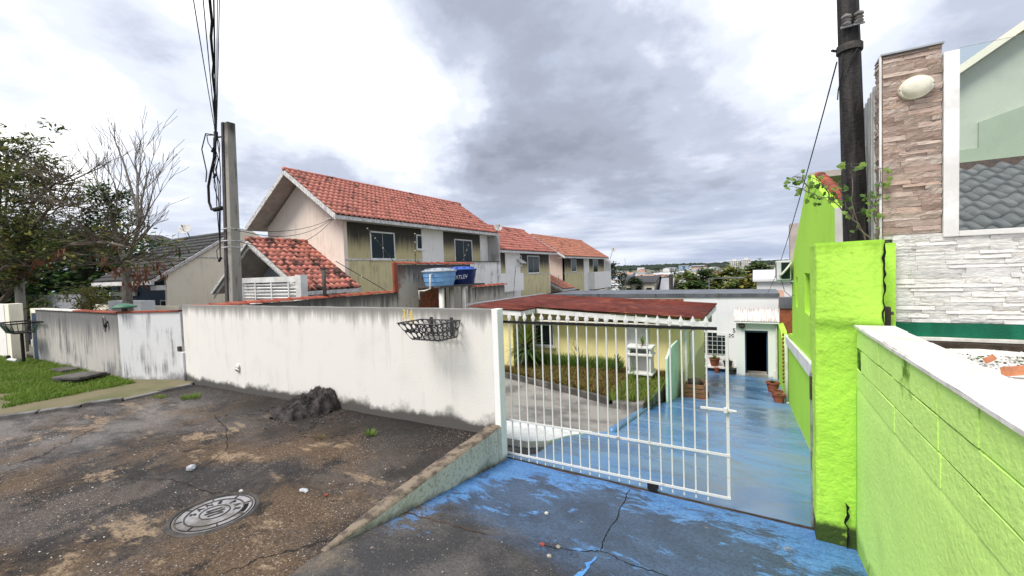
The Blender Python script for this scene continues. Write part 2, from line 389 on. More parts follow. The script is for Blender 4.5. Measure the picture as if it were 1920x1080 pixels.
def stone_mat(name, cols):
    m, g = new_mat(name); oi = g.n('ShaderNodeObjectInfo').outputs['Random']
    r = g.n('ShaderNodeValToRGB'); cr = r.color_ramp
    cr.elements[0].color = (*cols[0], 1); cr.elements[1].color = (*cols[-1], 1)
    for i, c in enumerate(cols[1:-1]): e = cr.elements.new((i+1)/(len(cols)-1)); e.color = (*c, 1)
    g.l(oi, r.inputs[0])
    n1 = g.noise(16, 7, g.vm('MULTIPLY', g.pos, (1, 1, 3.2)), .65, .6)
    c = g.mix(g.ramp(n1, .35, .7, 0, .55), r.outputs[0], g.mix(.5, r.outputs[0], (.12, .075, .06), 'MULTIPLY'))
    h = g.noise(30, 6, g.vm('MULTIPLY', g.pos, (1, 1, 3.5)), .6, .4)
    fin(g, c, .8, g.bump(h, .8, .012)); return m
M['stone_brown'] = stone_mat('stone_brown', [(.44, .33, .275), (.56, .46, .39), (.36, .265, .22), (.48, .36, .285), (.60, .52, .46)])
M['stone_white'] = stone_mat('stone_white', [(.70, .69, .68), (.76, .75, .73), (.64, .63, .62), (.78, .76, .73), (.73, .70, .66)])
M['stone_bed'] = pmat('stone_bed', (.60, .57, .54), (.45, .42, .39), scale=9)
def leaf_mat(name, c1, c2, c3=None):
    m, g = new_mat(name); oi = g.n('ShaderNodeObjectInfo').outputs['Random']
    c = g.mix(g.ramp(g.noise(1.6, 5), .35, .65), c1, c2)
    c = g.mix(g.ramp(g.noise(26, 2), .35, .7), c, c3 or dk(c1, 1.5))
    fin(g, c, .55); 
    tl = g.n('ShaderNodeBsdfTranslucent'); g.l(c, tl.inputs[0]); mx = g.n('ShaderNodeMixShader'); mx.inputs[0].default_value = .3
    g.l(g.bsdf.outputs[0], mx.inputs[1]); g.l(tl.outputs[0], mx.inputs[2]); g.l(mx.outputs[0], g.out.inputs[0]); return m
M['leaf_olive'] = leaf_mat('leaf_olive', (.10, .13, .04), (.15, .16, .055))
M['leaf_dark'] = leaf_mat('leaf_dark', (.018, .04, .014), (.035, .065, .02))
M['leaf_mid'] = leaf_mat('leaf_mid', (.055, .11, .025), (.095, .155, .035))
M['leaf_bright'] = leaf_mat('leaf_bright', (.13, .22, .035), (.19, .27, .05))
M['leaf_yellow'] = leaf_mat('leaf_yellow', (.22, .19, .03), (.16, .17, .04))
M['pod_brown'] = leaf_mat('pod_brown', (.15, .06, .028), (.085, .035, .02))
M['grass'] = leaf_mat('grass', (.10, .20, .018), (.15, .25, .028), (.20, .27, .05))
M['grass_dry'] = leaf_mat('grass_dry', (.17, .17, .045), (.26, .20, .07), (.12, .075, .025))
M['grass_long'] = leaf_mat('grass_long', (.07, .13, .025), (.12, .17, .04))
M['far_leaf'] = leaf_mat('far_leaf', (.035, .055, .022), (.055, .07, .028))
M['far_wood'] = leaf_mat('far_wood', (.022, .036, .024), (.036, .048, .03))

# ground surfaces
def pavement_mat():
    m, g = new_mat('pavement'); p = g.pos; x, y, z = g.sep(p)
    big = g.noise(.55, 8, p, .6, .4); mid = g.noise(1.7, 9, g.vm('ADD', p, (7, 3, 0)), .66, .3); st = g.noise(1.0, 9, g.vm('MULTIPLY', p, (1.0, 2.6, 1)), .66, .3)
    hi = g.noise(11, 7, p, .68); grit = g.noise(48, 4, p, .6)
    e = g.m('MULTIPLY', g.m('SUBTRACT', hi, .5), .22)
    c = g.mix(g.ramp(g.m('ADD', mid, e), .40, .60), (.022, .019, .018), (.078, .062, .052))
    c = g.mix(g.m('MULTIPLY', g.ramp(g.m('ADD', big, e), .47, .61), .8), c, (.108, .070, .040))
    c = g.mix(g.m('MULTIPLY', g.ramp(g.m('ADD', st, e), .57, .64), .8), c, (.27, .195, .125))
    c = g.mix(g.m('MULTIPLY', g.ramp(g.m('ADD', g.noise(2.2, 8, g.vm('ADD', p, (1, 9, 0)), .64), e), .55, .64), .85), c, (.012, .011, .0105))
    w = g.ramp(g.m('ADD', x, g.m('MULTIPLY', g.m('SUBTRACT', big, .5), 5)), -6.2, -8.4)
    c = g.mix(g.m('MULTIPLY', w, g.ramp(g.m('ADD', g.noise(1.1, 8, g.vm('MULTIPLY', p, (1, 2, 1)), .64), e), .40, .62, .1, .7)), c, (.19, .178, .170))
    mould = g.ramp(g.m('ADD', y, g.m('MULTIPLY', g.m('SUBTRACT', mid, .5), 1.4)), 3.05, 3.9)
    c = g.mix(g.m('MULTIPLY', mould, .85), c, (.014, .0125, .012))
    c = g.mix(.55, c, g.mix(g.ramp(grit, .3, .7), (.12, .12, .12), (.88, .88, .88)), 'OVERLAY')
    zone = g.ramp(g.noise(.9, 5, g.vm('ADD', p, (3, 3, 3))), .40, .58, .10, 1)
    for sc_, th, rad in ((40, .70, .30), (75, .62, .32)):
        v = g.vor(sc_, p); vc = g.sep(g.vor(sc_, p, 'F1', 'Color'))
        agg = g.m('MULTIPLY', g.m('MULTIPLY', g.ramp(v, rad, rad*.7), g.ramp(vc[0], th, th+.03)), zone)
        c = g.mix(agg, c, g.mix(vc[1], (.40, .35, .30), (.15, .09, .07)))
    ce = g.vor(.42, g.vm('ADD', p, g.vm('SCALE', g.noise(3, 5, None, .6, color=True), .5)), 'DISTANCE_TO_EDGE')
    crack = g.m('MULTIPLY', g.ramp(ce, .006, .001), g.ramp(g.noise(.9, 3), .52, .60))
    c = g.mix(g.m('MULTIPLY', crack, .9), c, (.012, .011, .01))
    h = g.m('ADD', g.m('MULTIPLY', g.noise(90, 4), .6), g.m('ADD', g.m('MULTIPLY', hi, .8), g.m('MULTIPLY', crack, -1.5)))
    fin(g, c, g.ramp(big, .35, .6, .5, .85), g.bump(h, .9, .02)); return m
M['pavement'] = pavement_mat()
def apron_mat():
    m, g = new_mat('apron'); p = g.pos; x, y, z = g.sep(p)
    n1 = g.noise(1.0, 9, p, .66, .5); n2 = g.noise(4.2, 8, g.vm('MULTIPLY', p, (1, 1.8, 1)), .68, .6); mid = g.noise(1.9, 7, g.vm('ADD', p, (4, 2, 1)), .6)
    conc = g.mix(g.ramp(mid, .4, .62), (.034, .033, .036), (.085, .078, .075))
    conc = g.mix(g.m('MULTIPLY', g.ramp(n1, .58, .7), .7), conc, (.16, .125, .085))
    v = g.vor(70, p); vc = g.sep(g.vor(70, p, 'F1', 'Color'))
    agg = g.m('MULTIPLY', g.ramp(v, .28, .16), g.ramp(vc[0], .80, .86))
    conc = g.mix(agg, conc, (.26, .21, .18))
    blue = g.mix(g.ramp(n2, .35, .7), (.06, .165, .39), (.095, .225, .46))
    film = g.mix(g.ramp(mid, .35, .65), (.040, .060, .100), (.065, .100, .165))          # thin, dirty blue
    # paint is strongest along the track, the kerb wall and the pillar; worn away towards the street
    near = g.ramp(g.m('ADD', g.m('ADD', y, g.m('MULTIPLY', x, .14)), g.m('MULTIPLY', g.m('SUBTRACT', n1, .5), 1.6)), 2.35, 2.75)
    thick = g.m('ADD', g.m('ADD', g.m('MULTIPLY', n2, .62), g.m('MULTIPLY', n1, .4)), g.m('ADD', g.ramp(y, 3.6, 4.3, 0, .15), g.m('ADD', g.ramp(x, -1.9, -2.6, 0, .16), g.ramp(x, -.3, .5, 0, .12))))
    c = g.mix(near, conc, film)
    c = g.mix(g.m('MULTIPLY', near, g.ramp(thick, .575, .65)), c, blue)
    c = g.mix(g.m('MULTIPLY', g.ramp(g.noise(5.5, 7, g.vm('ADD', p, (9, 1, 0)), .7), .66, .70), .8), c, (.30, .24, .19))
    isl = g.m('MULTIPLY', g.ramp(y, 2.2, 2.6), g.ramp(thick, .64, .66)); isl = g.m('MULTIPLY', isl, .6)
    c = g.mix(isl, c, blue)
    c = g.mix(.4, c, g.mix(g.ramp(g.noise(45, 5, p, .65), .3, .7), (.15, .15, .15), (.85, .85, .85)), 'OVERLAY')
    h = g.m('ADD', g.m('MULTIPLY', g.noise(85, 4), .5), g.m('MULTIPLY', n2, .8))
    fin(g, c, g.ramp(mid, .35, .7, .38, .72), g.bump(h, .55, .018)); return m
M['apron'] = apron_mat()
def wet_blue_mat():
    m, g = new_mat('wet_blue'); p = g.pos; x, y, z = g.sep(p)
    sv = g.vm('MULTIPLY', p, (.6, 1.3, 1)); n1 = g.noise(.9, 9, sv, .66, .9); n2 = g.noise(1.9, 9, g.vm('MULTIPLY', p, (.7, 1.7, 1)), .7, 1.0); n3 = g.noise(.7, 6, g.vm('ADD', p, (5, 1, 0)), .55)
    c = g.mix(g.ramp(n1, .38, .62), (.06, .165, .36), (.115, .25, .45))
    c = g.mix(g.m('MULTIPLY', g.ramp(n2, .50, .66), .75), c, (.12, .145, .165))
    c = g.mix(g.m('MULTIPLY', g.ramp(n3, .47, .64), .55), c, (.19, .24, .27))
    c = g.mix(g.m('MULTIPLY', g.ramp(n2, .40, .30), .7), c, (.035, .12, .33))
    tr = g.ramp(g.m('ABSOLUTE', g.m('ADD', g.m('SUBTRACT', x, -.25), g.m('MULTIPLY', g.m('SUBTRACT', n1, .5), .5))), .5, .15)
    far = g.ramp(y, 6.5, 9); c = g.mix(g.m('MULTIPLY', g.m('MULTIPLY', tr, far), g.ramp(n2, .4, .6, .1, .75)), c, (.055, .13, .25))
    h = g.m('ADD', g.m('MULTIPLY', g.noise(60, 3), .2), n2)
    fin(g, c, g.ramp(n1, .4, .65, .20, .46), g.bump(h, .12, .015), spec=.55); return m
M['wet_blue'] = wet_blue_mat()
M['slab_grey'] = pmat('slab_grey', (.30, .28, .255), (.13, .12, .115), scale=1.2, rough=.55, bscale=60)
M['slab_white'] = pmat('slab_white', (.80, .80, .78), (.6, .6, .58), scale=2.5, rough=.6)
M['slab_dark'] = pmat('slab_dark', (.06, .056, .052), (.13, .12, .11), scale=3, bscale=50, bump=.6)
M['wedge'] = plaster('wedge', (.62, .60, .56), (.17, .155, .13), streak=.55, patch=((.36, .34, .30), 26, .48, .68), bot=(.16, .12, .95, (.04, .036, .025)), yslope=-.105, y0=1.9, bscale=50, bump=.9)
M['wedge_top'] = pmat('wedge_top', (.225, .18, .135), (.07, .055, .044), scale=9, bscale=60, bump=.8)
M['kerb'] = pmat('kerb', (.20, .19, .18), (.08, .075, .07), scale=3, bscale=50, bump=.7)
M['asphalt'] = pmat('asphalt', (.055, .053, .055), (.09, .085, .083), scale=2, bscale=80, bump=.5)
M['earth'] = pmat('earth', (.17, .145, .085), (.11, .115, .05), scale=1.6, bscale=40, bump=.6)
M['valley'] = pmat('valley', (.09, .115, .055), (.17, .165, .14), scale=.02, lo=.4, hi=.6, rough=.95, bump=0, bscale=.2, var=.2)
# ------------------------------------------------------------------ ground
def terrain_z(x, y):
    if y < 4: z = -.45
    elif y < 90: z = -.45 - .145*(y-4)
    else: z = -12.9
    if x < -10 and y < 60: z = min(z, -.45)
    d = sqrt(x*x+y*y)
    if d > 900: z += 21*min(1, (d-900)/1700)**1.4
    return z
def axis(lim, near):
    a = [0.0]; s = near
    while a[-1] < lim: a.append(a[-1]+s); s *= 1.22
    return [-v for v in a[:0:-1]] + a
tm = MB(); tm.grid(lambda u, v: (u, v, terrain_z(u, v)), axis(9000, 3), axis(9000, 3))
tag(tm.build('ground', M['valley'], smooth=True), kind='structure')

def pav_z(x, y): return .27 + .0165*(x+2.62)
def drive_z(x, y):
    zt = -.05 - .02*(x+2.62)
    if y >= 4.38: return zt - .145*(min(y, 17.0)-4.38) - .05*max(0, y-17.0)
    t = min(1, max(0, (4.38-y)/2.4)); return zt + (.27-zt)*t
pm = MB()
def bumpy(x, y, a=.012): return a*(mnoise.noise(Vector((x*1.3, y*1.3, 0))) + .5*mnoise.noise(Vector((x*4, y*4, 3))))
pm.grid(lambda u, v: (u, v, pav_z(u, v)+bumpy(u, v)), fr(-14, -2.66, 90), fr(-7, 4.3, 90))
pav = tag(pm.build('pavement', M['pavement'], smooth=True), kind='structure')
rd = MB(); rd.grid(lambda u, v: (u, v, .06), fr(-60, 12, 8), fr(-14, -3.9, 4))
tag(rd.build('road', M['asphalt']), kind='structure')
am = MB()
am.grid(lambda u, v: (u, v, drive_z(u, v)+(.008 if v < 1.9 else 0)+bumpy(u, v, .008)), fr(-2.66, .70, 40), fr(-4, 4.36, 90))
apron = tag(am.build('driveway_apron', M['apron'], smooth=True), kind='structure')
# two long cracks in the apron, with a broken lip
def crack(name, pts, w, parent, zf, mat, seed=1, lift=.004):
    r = random.Random(seed); fine = []
    for a, b in zip(pts, pts[1:]):
        for t in fr(0, 1, 7)[:-1]: fine.append((a[0]+(b[0]-a[0])*t+r.uniform(-.012, .012), a[1]+(b[1]-a[1])*t+r.uniform(-.012, .012)))
    fine.append(pts[-1][:2]); mb = MB(); L = []; n = len(fine)
    for i, (x, y) in enumerate(fine):
        a = fine[max(i-1, 0)]; b = fine[min(i+1, n-1)]; d = Vector((b[0]-a[0], b[1]-a[1], 0)).normalized(); q = Vector((-d.y, d.x, 0))
        ww = w*r.uniform(.35, 1.1)*(.25 if i in (0, n-1) else 1)
        for s in (-1, 1):
            px, py = x+q.x*ww*s, y+q.y*ww*s; L.append((px, py, zf(px, py)+bumpy(px, py, .008)+lift))
    for i in range(n-1): mb.add([L[2*i], L[2*i+1], L[2*i+3], L[2*i+2]], [(0, 1, 2, 3)])
    return mb.build(name, mat, parent)
crack('crack', [(-1.14, 4.30), (-1.14, 4.159), (-1.059, 3.541), (-1.062, 3.196), (-1.018, 2.958)], .004, apron, drive_z, M['dark'], 2)
crack('crack', [(-1.387, 2.777), (-1.115, 2.874), (-1.018, 2.958), (-.882, 2.926), (-.751, 2.886), (-.588, 2.904), (-.35, 2.86)], .005, apron, drive_z, M['dark'], 3)
crack('crack', [(-2.6, 2.62), (-2.436, 2.618), (-2.137, 2.661), (-1.798, 2.687)], .007, apron, drive_z, M['rust'], 4)
crack('crack', [(-1.016, 2.856), (-1.027, 2.598), (-1.05, 2.4)], .02, apron, drive_z, pmat('blue_drip', (.10, .29, .62), (.06, .2, .5)), 5)
crack('crack', [(-7.6, .9), (-6.185, 1.0), (-6.133, 1.424), (-5.601, 1.982)], .005, pav, pav_z, M['dark'], 6, .008)
crack('crack', [(-5.6, 1.75), (-5.125, 1.937), (-4.395, 1.98), (-4.2, 2.06)], .0045, pav, pav_z, M['dark'], 7, .008)
crack('crack', [(-7.2, 3.3), (-6.2, 3.0), (-5.4, 2.6), (-5.1, 2.2)], .004, pav, pav_z, M['dark'], 8, .008)

dm = MB()
def left_edge(y):
    pts = [(4.38, -2.75), (4.7, -2.42), (5.6, -2.50), (6.1, -2.40), (6.5, -2.05), (9.5, -1.98), (10.2, -1.80), (11.7, -1.62), (20, -1.62)]
    for (a, p), (b, q) in zip(pts, pts[1:]):
        if y <= b: return p+(q-p)*max(0, (y-a)/(b-a))
    return -1.62
def dfun(u, v):
    x0 = left_edge(v) if v < 17.6 else left_edge(v)-.6; x = x0+(.72-x0)*u; return (x, v, drive_z(x, v)+bumpy(x, v, .006))
dm.grid(dfun, fr(0, 1, 22), fr(4.40, 19.2, 100))
tag(dm.build('driveway', M['wet_blue'], smooth=True), kind='structure')
sm = MB(); sm.grid(lambda u, v: (u, v, (drive_z(-2.3, min(v, 8.6)) - .035)), fr(-9.6, -1.95, 12), fr(5.6, 11.2, 12))
tag(sm.build('yard_slab', M['slab_grey']), kind='structure')
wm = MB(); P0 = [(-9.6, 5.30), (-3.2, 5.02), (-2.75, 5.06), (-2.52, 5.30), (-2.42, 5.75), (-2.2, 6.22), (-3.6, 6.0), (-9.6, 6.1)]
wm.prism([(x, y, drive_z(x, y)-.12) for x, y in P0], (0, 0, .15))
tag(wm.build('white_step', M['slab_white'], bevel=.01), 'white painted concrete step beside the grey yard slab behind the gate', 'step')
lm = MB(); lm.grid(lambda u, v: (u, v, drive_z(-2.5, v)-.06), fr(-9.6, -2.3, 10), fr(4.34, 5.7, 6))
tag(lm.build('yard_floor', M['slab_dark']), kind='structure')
km = MB(); km.tube([(-2.0, y, drive_z(-2, y)+.0) for y in fr(6.5, 9.5, 10)], .07, 8)
tag(km.build('driveway_kerb', M['wet_blue'], smooth=True), 'rounded blue painted kerb between yard slab and driveway', 'kerb')

# verge at the far side of the paved strip
VZ = .215
vm_ = MB(); VP = [(-9.75, 3.05), (-10.55, 1.72), (-11.6, -1.2), (-60, -1.2), (-60, 3.9), (-11.6, 3.9), (-10.1, 4.4), (-9.85, 4.2)]
vm_.prism([(x, y, -.1) for x, y in VP], (0, 0, VZ+.08-.0))
tag(vm_.build('verge', M['earth']), kind='structure')
kr = random.Random(4); kpts = [(-9.80, 4.15), (-9.70, 3.05), (-10.5, 1.70), (-11.5, -1.0)]
kst = thing('kerb_row', 'row of broken grey kerb stones along the grass verge', 'kerb', (-9.8, 3, .1))
for (ax, ay), (bx, by) in zip(kpts, kpts[1:]):
    L = sqrt((bx-ax)**2+(by-ay)**2); n = max(1, int(L/.42)); d = Vector((bx-ax, by-ay, 0))/L; q = Vector((-d.y, d.x, 0))
    for i in range(n):
        c = Vector((ax, ay, 0))+d*(L*(i+.5)/n); c.z = .118+kr.uniform(-.02, .02)
        k = MB(); dd = (d+q*kr.uniform(-.06, .06)).normalized(); k.obox(c, dd*(L/n/2-.012), Vector((-dd.y, dd.x, 0))*.06, (kr.uniform(-.01, .01), 0, .09))
        k.build('kerb_stone', M['kerb'], kst, bevel=.012)

# blades of grass: triangles in one mesh
def blades(name, n, area, zf, hmin, hmax, mats, w=.006, seed=1, lean=.5, parent=None, dens=None):
    r = random.Random(seed); mb = MB(); k = 0
    while k < n:
        x, y = area(r)
        if dens and r.random() > dens(x, y): continue
        k += 1; h = r.uniform(hmin, hmax); a = r.uniform(0, 2*pi); b = r.uniform(0, 2*pi); L = h*r.uniform(.1, lean); z = zf(x, y)
        dx, dy = cos(a)*w, sin(a)*w
        mx, my = cos(b)*L*.4, sin(b)*L*.4
        mb.add([(x-dx, y-dy, z), (x+dx, y+dy, z), (x+mx+dx*.7, y+my+dy*.7, z+h*.6), (x+mx-dx*.7, y+my-dy*.7, z+h*.6), (x+cos(b)*L, y+sin(b)*L, z+h*r.uniform(.8, 1))], [(0, 1, 2, 3), (3, 2, 4)], r.randrange(len(mats)))
    o = mb.build(name, mats, parent); return tag(o, kind='stuff')
def verge_area(r):
    while True:
        x = -11.0-abs(r.gauss(0, 1))*5; y = r.uniform(1.2, 3.68)
        if x > -24 and y > 2.05+(x+11.0)*-.02+.35*mnoise.noise(Vector((x*1.5, 0, 0))): return x, y
vz = VZ-.02
g = blades('grass', 26000, verge_area, lambda x, y: vz, .03, .10, [M['grass'], M['grass'], M['leaf_bright']], .007, 3, .8,
           dens=lambda x, y: .25+.9*(mnoise.noise(Vector((x*1.2, y*1.8, 5)))+.45))
tag(g, 'short bright green grass on the verge below the stained wall', 'grass')

# pebbles and grit on the pavement
def stones(name, n, area, zf, smin, smax, mats, seed, dens=None, flat=.6):
    r = random.Random(seed); mb = MB(); k = 0
    while k < n:
        x, y = area(r)
        if dens and r.random() > dens(x, y): continue
        k += 1; s = smin+(smax-smin)*r.random()**3; a = r.uniform(0, 6.3); z = zf(x, y)+s*flat*.4; vs = []
        for i in range(5): t = a+i*1.2566; q = s*r.uniform(.6, 1.1); vs.append((x+cos(t)*q, y+sin(t)*q*r.uniform(.6, 1), z+r.uniform(-.15, .15)*s))
        vs += [(x, y, z+s*flat*r.uniform(.6, 1)), (x, y, z-s*flat)]
        mb.add(vs, [f for i in range(5) for f in ((i, (i+1) % 5, 5), ((i+1) % 5, i, 6))], r.randrange(len(mats)))
    return tag(mb.build(name, mats), kind='stuff')
PEB = [pmat('peb1', (.36, .33, .29), bump=0), pmat('peb2', (.20, .16, .13), bump=0), pmat('peb3', (.10, .085, .075), bump=0), pmat('peb4', (.52, .50, .47), bump=0)]
o = stones('gravel', 5200, lambda r: (r.uniform(-9, -2.7), .35+3.7*r.random()**1.6), lambda x, y: pav_z(x, y)+bumpy(x, y), .003, .013, [PEB[0], PEB[1], PEB[1], PEB[2], PEB[2], PEB[3]], 5,
           lambda x, y: max(.02, min(1, (1.9-y)*.5+.25+1.4*mnoise.noise(Vector((x*.9, y*.9, 1))))))
tag(o, 'loose grit scattered over the dark pavement', 'gravel')
o = stones('gravel', 900, lambda r: (r.uniform(-2.5, .5), .9+2.0*r.random()), lambda x, y: drive_z(x, y)+.008, .003, .010, PEB, 6, lambda x, y: max(.05, min(1, (2.9-y)*.8)))
tag(o, 'loose grit at the street end of the blue driveway', 'gravel')

def lump(name, c, s, mat, label, cat='stone', seed=1, amp=.35, sub=2, group=None):
    bm = bmesh.new(); bmesh.ops.create_icosphere(bm, subdivisions=sub, radius=1)
    for v in bm.verts:
        d = v.co.normalized(); v.co = d*(1+amp*mnoise.noise(d*1.7+Vector((seed*3.1, 0, 0)))+amp*.5*mnoise.noise(d*4+Vector((0, seed, 0))))
        v.co = Vector((v.co.x*s[0], v.co.y*s[1], v.co.z*s[2]))+Vector(c)
    me = bpy.data.meshes.new(name); bm.to_mesh(me); bm.free(); me.materials.append(mat)
    o = bpy.data.objects.new(name, me); COL.objects.link(o); return tag(o, label, cat, group)
M['stone_light'] = pmat('stone_light', (.45, .47, .50), (.3, .31, .33), scale=20)
M['red_stone'] = pmat('red_stone', (.33, .06, .035), (.22, .05, .03), scale=20)
lump('stone', (-5.212, 2.152, .245), (.055, .04, .032), M['stone_light'], 'pale grey broken stone lying alone on the pavement above the manhole cover', seed=1)
lump('stone', (-3.631, 2.376, .258), (.06, .03, .010), M['stone_light'], 'flat pale stone flake lying right of the manhole cover', seed=2)
lump('stone', (-4.176, 2.111, .252), (.022, .016, .012), PEB[3], 'small white pebble at the upper rim of the manhole cover', seed=3)
lump('stone', (-3.352, 2.403, .264), (.018, .016, .014), M['red_stone'], 'small red brick chip lying on the pavement by the kerb wall', seed=4)
lump('stone', (-1.598, 3.27, .098), (.018, .016, .014), PEB[3], 'pale pebble on the blue driveway left of the long crack', seed=5)
lump('stone', (-1.288, 2.816, .158), (.018, .016, .013), PEB[0], 'tan pebble just above the junction of the driveway cracks', seed=6)
lump('stone', (-1.40, 2.78, .165), (.022, .016, .013), M['red_stone'], 'red brick chip among dry needles on the driveway', seed=7)
lump('stone', (-1.292, 2.665, .18), (.018, .015, .013), PEB[0], 'brown pebble below the red chip on the driveway', seed=8)
lump('stone', (-6.35, 3.86, .222), (.05, .05, .03), M['red_stone'], 'broken red brick piece beside the dark heap', seed=9)
# dark heap of swept dirt and ash against the white wall
hm = MB(); hr = random.Random(9)
def heap(u, v):
    x = -6.30+.86*u; y = 3.50+.74*v
    q = 1-(2*u-1)**2-(1-v)**2*.95+.25*mnoise.noise(Vector((u*5, v*5, 9)))
    e = max(0, q)**.7-(.06 if q <= 0 else 0)
    h = .26*e*(1+.5*mnoise.noise(Vector((u*4, v*4, 2)))+.35*mnoise.noise(Vector((u*13, v*13, 7))))
    h += .16*math.exp(-((u-.86)/.07)**2-((v-.85)/.25)**2)
    return (x+.06*mnoise.noise(Vector((u*9, v*9, 0))), y, pav_z(x, y)-.01+h)
hm.grid(heap, fr(0, 1, 48), fr(0, 1, 36))
M['ash'] = pmat('ash', (.040, .036, .035), (.10, .086, .08), scale=9, bscale=55, bump=1.0, bdist=.03, rough=1)
hp = thing('dirt_heap', 'heap of dark swept dirt piled against the white wall', 'dirt heap', (-6.2, 3.8, .2))
hm.build('mound', M['ash'], hp, smooth=True)
def heap_area(r):
    return r.uniform(.06, .94), r.uniform(.1, .98)
fz = MB()
for i in range(2600):
    u, v = heap_area(hr); p = Vector(heap(u, v)); a = hr.uniform(0, 6.3); L = hr.uniform(.02, .09); d = Vector((cos(a), sin(a), hr.uniform(0, .9))).normalized()*L; w = Vector((-sin(a), cos(a), 0))*.003
    fz.add([p-w, p+w, p+d], [(0, 1, 2)])
tag(fz.build('litter', M['ash'], hp), kind='stuff')
o = stones('clods', 420, lambda r: (-5.9+r.gauss(0, .45), 3.75+r.gauss(0, .22)), lambda x, y: pav_z(x, y)+bumpy(x, y), .006, .035, [M['ash'], M['ash'], M['soil'], PEB[2]], 15, lambda x, y: 1 if y < 4.2 else 0)
tag(o, 'loose dirt clods spread round the dark heap', 'dirt')
def tuft(name, c, n, h, mat, label, cat='weed', seed=1, spread=.12, w=.006):
    r = random.Random(seed); mb = MB()
    for i in range(n):
        a = r.uniform(0, 6.3); q = spread*r.random()**.7; x, y = c[0]+cos(a)*q, c[1]+sin(a)*q*.6; hh = h*r.uniform(.5, 1); b = r.uniform(0, 6.3)
        mb.add([(x-w*cos(b), y-w*sin(b), c[2]), (x+w*cos(b), y+w*sin(b), c[2]), (x+cos(a)*hh*.7, y+sin(a)*hh*.7, c[2]+hh)], [(0, 1, 2)])
    return tag(mb.build(name, mat), label, cat)
tuft('weed', (-8.686, 3.647, .165), 160, .10, M['grass'], 'green weed tuft growing from the pavement near the wall foot', seed=1, spread=.2)
tuft('weed', (-9.33, 3.45, .16), 70, .06, M['grass'], 'tiny weed at the pavement edge near the kerb stones', seed=2, spread=.16)
tuft('weed', (-4.166, 3.643, .245), 70, .07, M['leaf_bright'], 'small green weed in the dark pavement before the white wall', seed=3, spread=.08)
tuft('weed', (-4.7, 3.3, .235), 40, .035, M['grass_dry'], 'pale dry weed flattened in the middle of the pavement', seed=4, spread=.13)
nd = tuft('needles', (-1.30, 2.80, .158), 70, .010, M['rust'], 'red dry needles scattered along the driveway crack', 'dry needles', seed=5, spread=.18, w=.006)

# ------------------------------------------------------------------ manhole
mh = thing('manhole_cover', 'round grey cast iron manhole cover with raised lettering in the pavement', 'manhole cover', (-3.99, 1.80, .25))
MC = Vector((-3.99, 1.80, pav_z(-3.99, 1.8)+.004)); tilt = (0, 0, 1)
k = MB(); k.lathe(MC+Vector((0, 0, -.05)), [(.335, 0), (.335, .05), (.325, .056), (.30, .056), (.297, .046), (.29, .046)], 56); k.build('rim', M['iron_dark'], mh)
k = MB(); k.lathe(MC+Vector((0, 0, -.045)), [(.289, 0), (.289, .050), (.10, .050)], 56); k.build('plate', M['iron'], mh)
def ring(r0, r1, z0, z1, n=48, a0=0, a1=2*pi):
    mb = MB(); cl = abs(a1-a0-2*pi) < 1e-6
    def f(u, v): r, z = [(r0, z0), (r0, z1), (r1, z1), (r1, z0)][int(v)]; return MC+Vector((r*cos(u), r*sin(u), z))
    mb.grid(f, fr(a0, a1, n+1), [0, 1, 2, 3]); return mb
for a, b in ((.268, .278), (.205, .215), (.105, .112)): ring(a, b, .0, .011).build('raised_ring', M['iron_dark'], mh)
ring(.212, .245, .002, .0065, 16, radians(28), radians(62)).build('lift_slot', M['dark'], mh)
for i in range(8):
    a = radians(22.5+45*i); k = MB(); k.obox(MC+Vector((cos(a)*.242, sin(a)*.242, .008)), (cos(a)*.022, sin(a)*.022, 0), (-sin(a)*.004, cos(a)*.004, 0), (0, 0, .004)); k.build('rib', M['iron_dark'], mh)
# letters run round the plate; their tops point outwards
word = 'SANEPAR'; base = radians(222)
for i, ch in enumerate(word):
    a = base - radians(27)*i*1.0 - (radians(14) if i >= 4 else 0)
    me = text_mesh(ch, .072, .003); o_ = Vector((cos(a), sin(a), 0))
    place_mesh('letter', me, M['iron_dark'], frame_mtx(MC+o_*.160+Vector((0, 0, .008)), o_.cross(Vector((0, 0, 1)))*1.0, o_, (0, 0, 1)), mh)
k = MB()
for i, dx in enumerate((-.045, 0, .045)):
    d = Vector((.35, .94, 0)); q = Vector((.94, -.35, 0)); k.obox(MC+q*dx+Vector((0, 0, .007)), d*(.055 if i != 1 else .07), q*.009, (0, 0, .004))
k.obox(MC+Vector((0, 0, .007)), Vector((.7, .7, 0))*.05, Vector((.7, -.7, 0))*.007, (0, 0, .003)); k.build('emblem', M['iron_dark'], mh)

# ------------------------------------------------------------------ white boundary wall
bw = thing('boundary_wall', 'long white rendered boundary wall with black mould along its foot', 'wall', (-6.4, 4.3, .2))
k = MB(); us = fr(-10.16, -2.70, 60); r1 = random.Random(3)
prof = {}
def wtop(x): return 1.765+.006*mnoise.noise(Vector((x*2.3, 0, 0)))+.004*mnoise.noise(Vector((x*9, 1, 0)))-.004*(x+2.6)*-1*.6
k.grid(lambda u, v: (u, 4.22, -.1+(wtop(u)+.1)*v), us, fr(0, 1, 3)); k.grid(lambda u, v: (u, 4.22+.12*v, wtop(u)), us, [0, .1, .9, 1]); k.grid(lambda u, v: (u, 4.34, wtop(u)+(-.4-wtop(u))*v), us, [0, 1])
k.quad((-10.16, 4.22, -.1), (-10.16, 4.22, wtop(-10.16)), (-10.16, 4.34, wtop(-10.16)), (-10.16, 4.34, -.1))
k.build('body', M['wall_white'], bw)
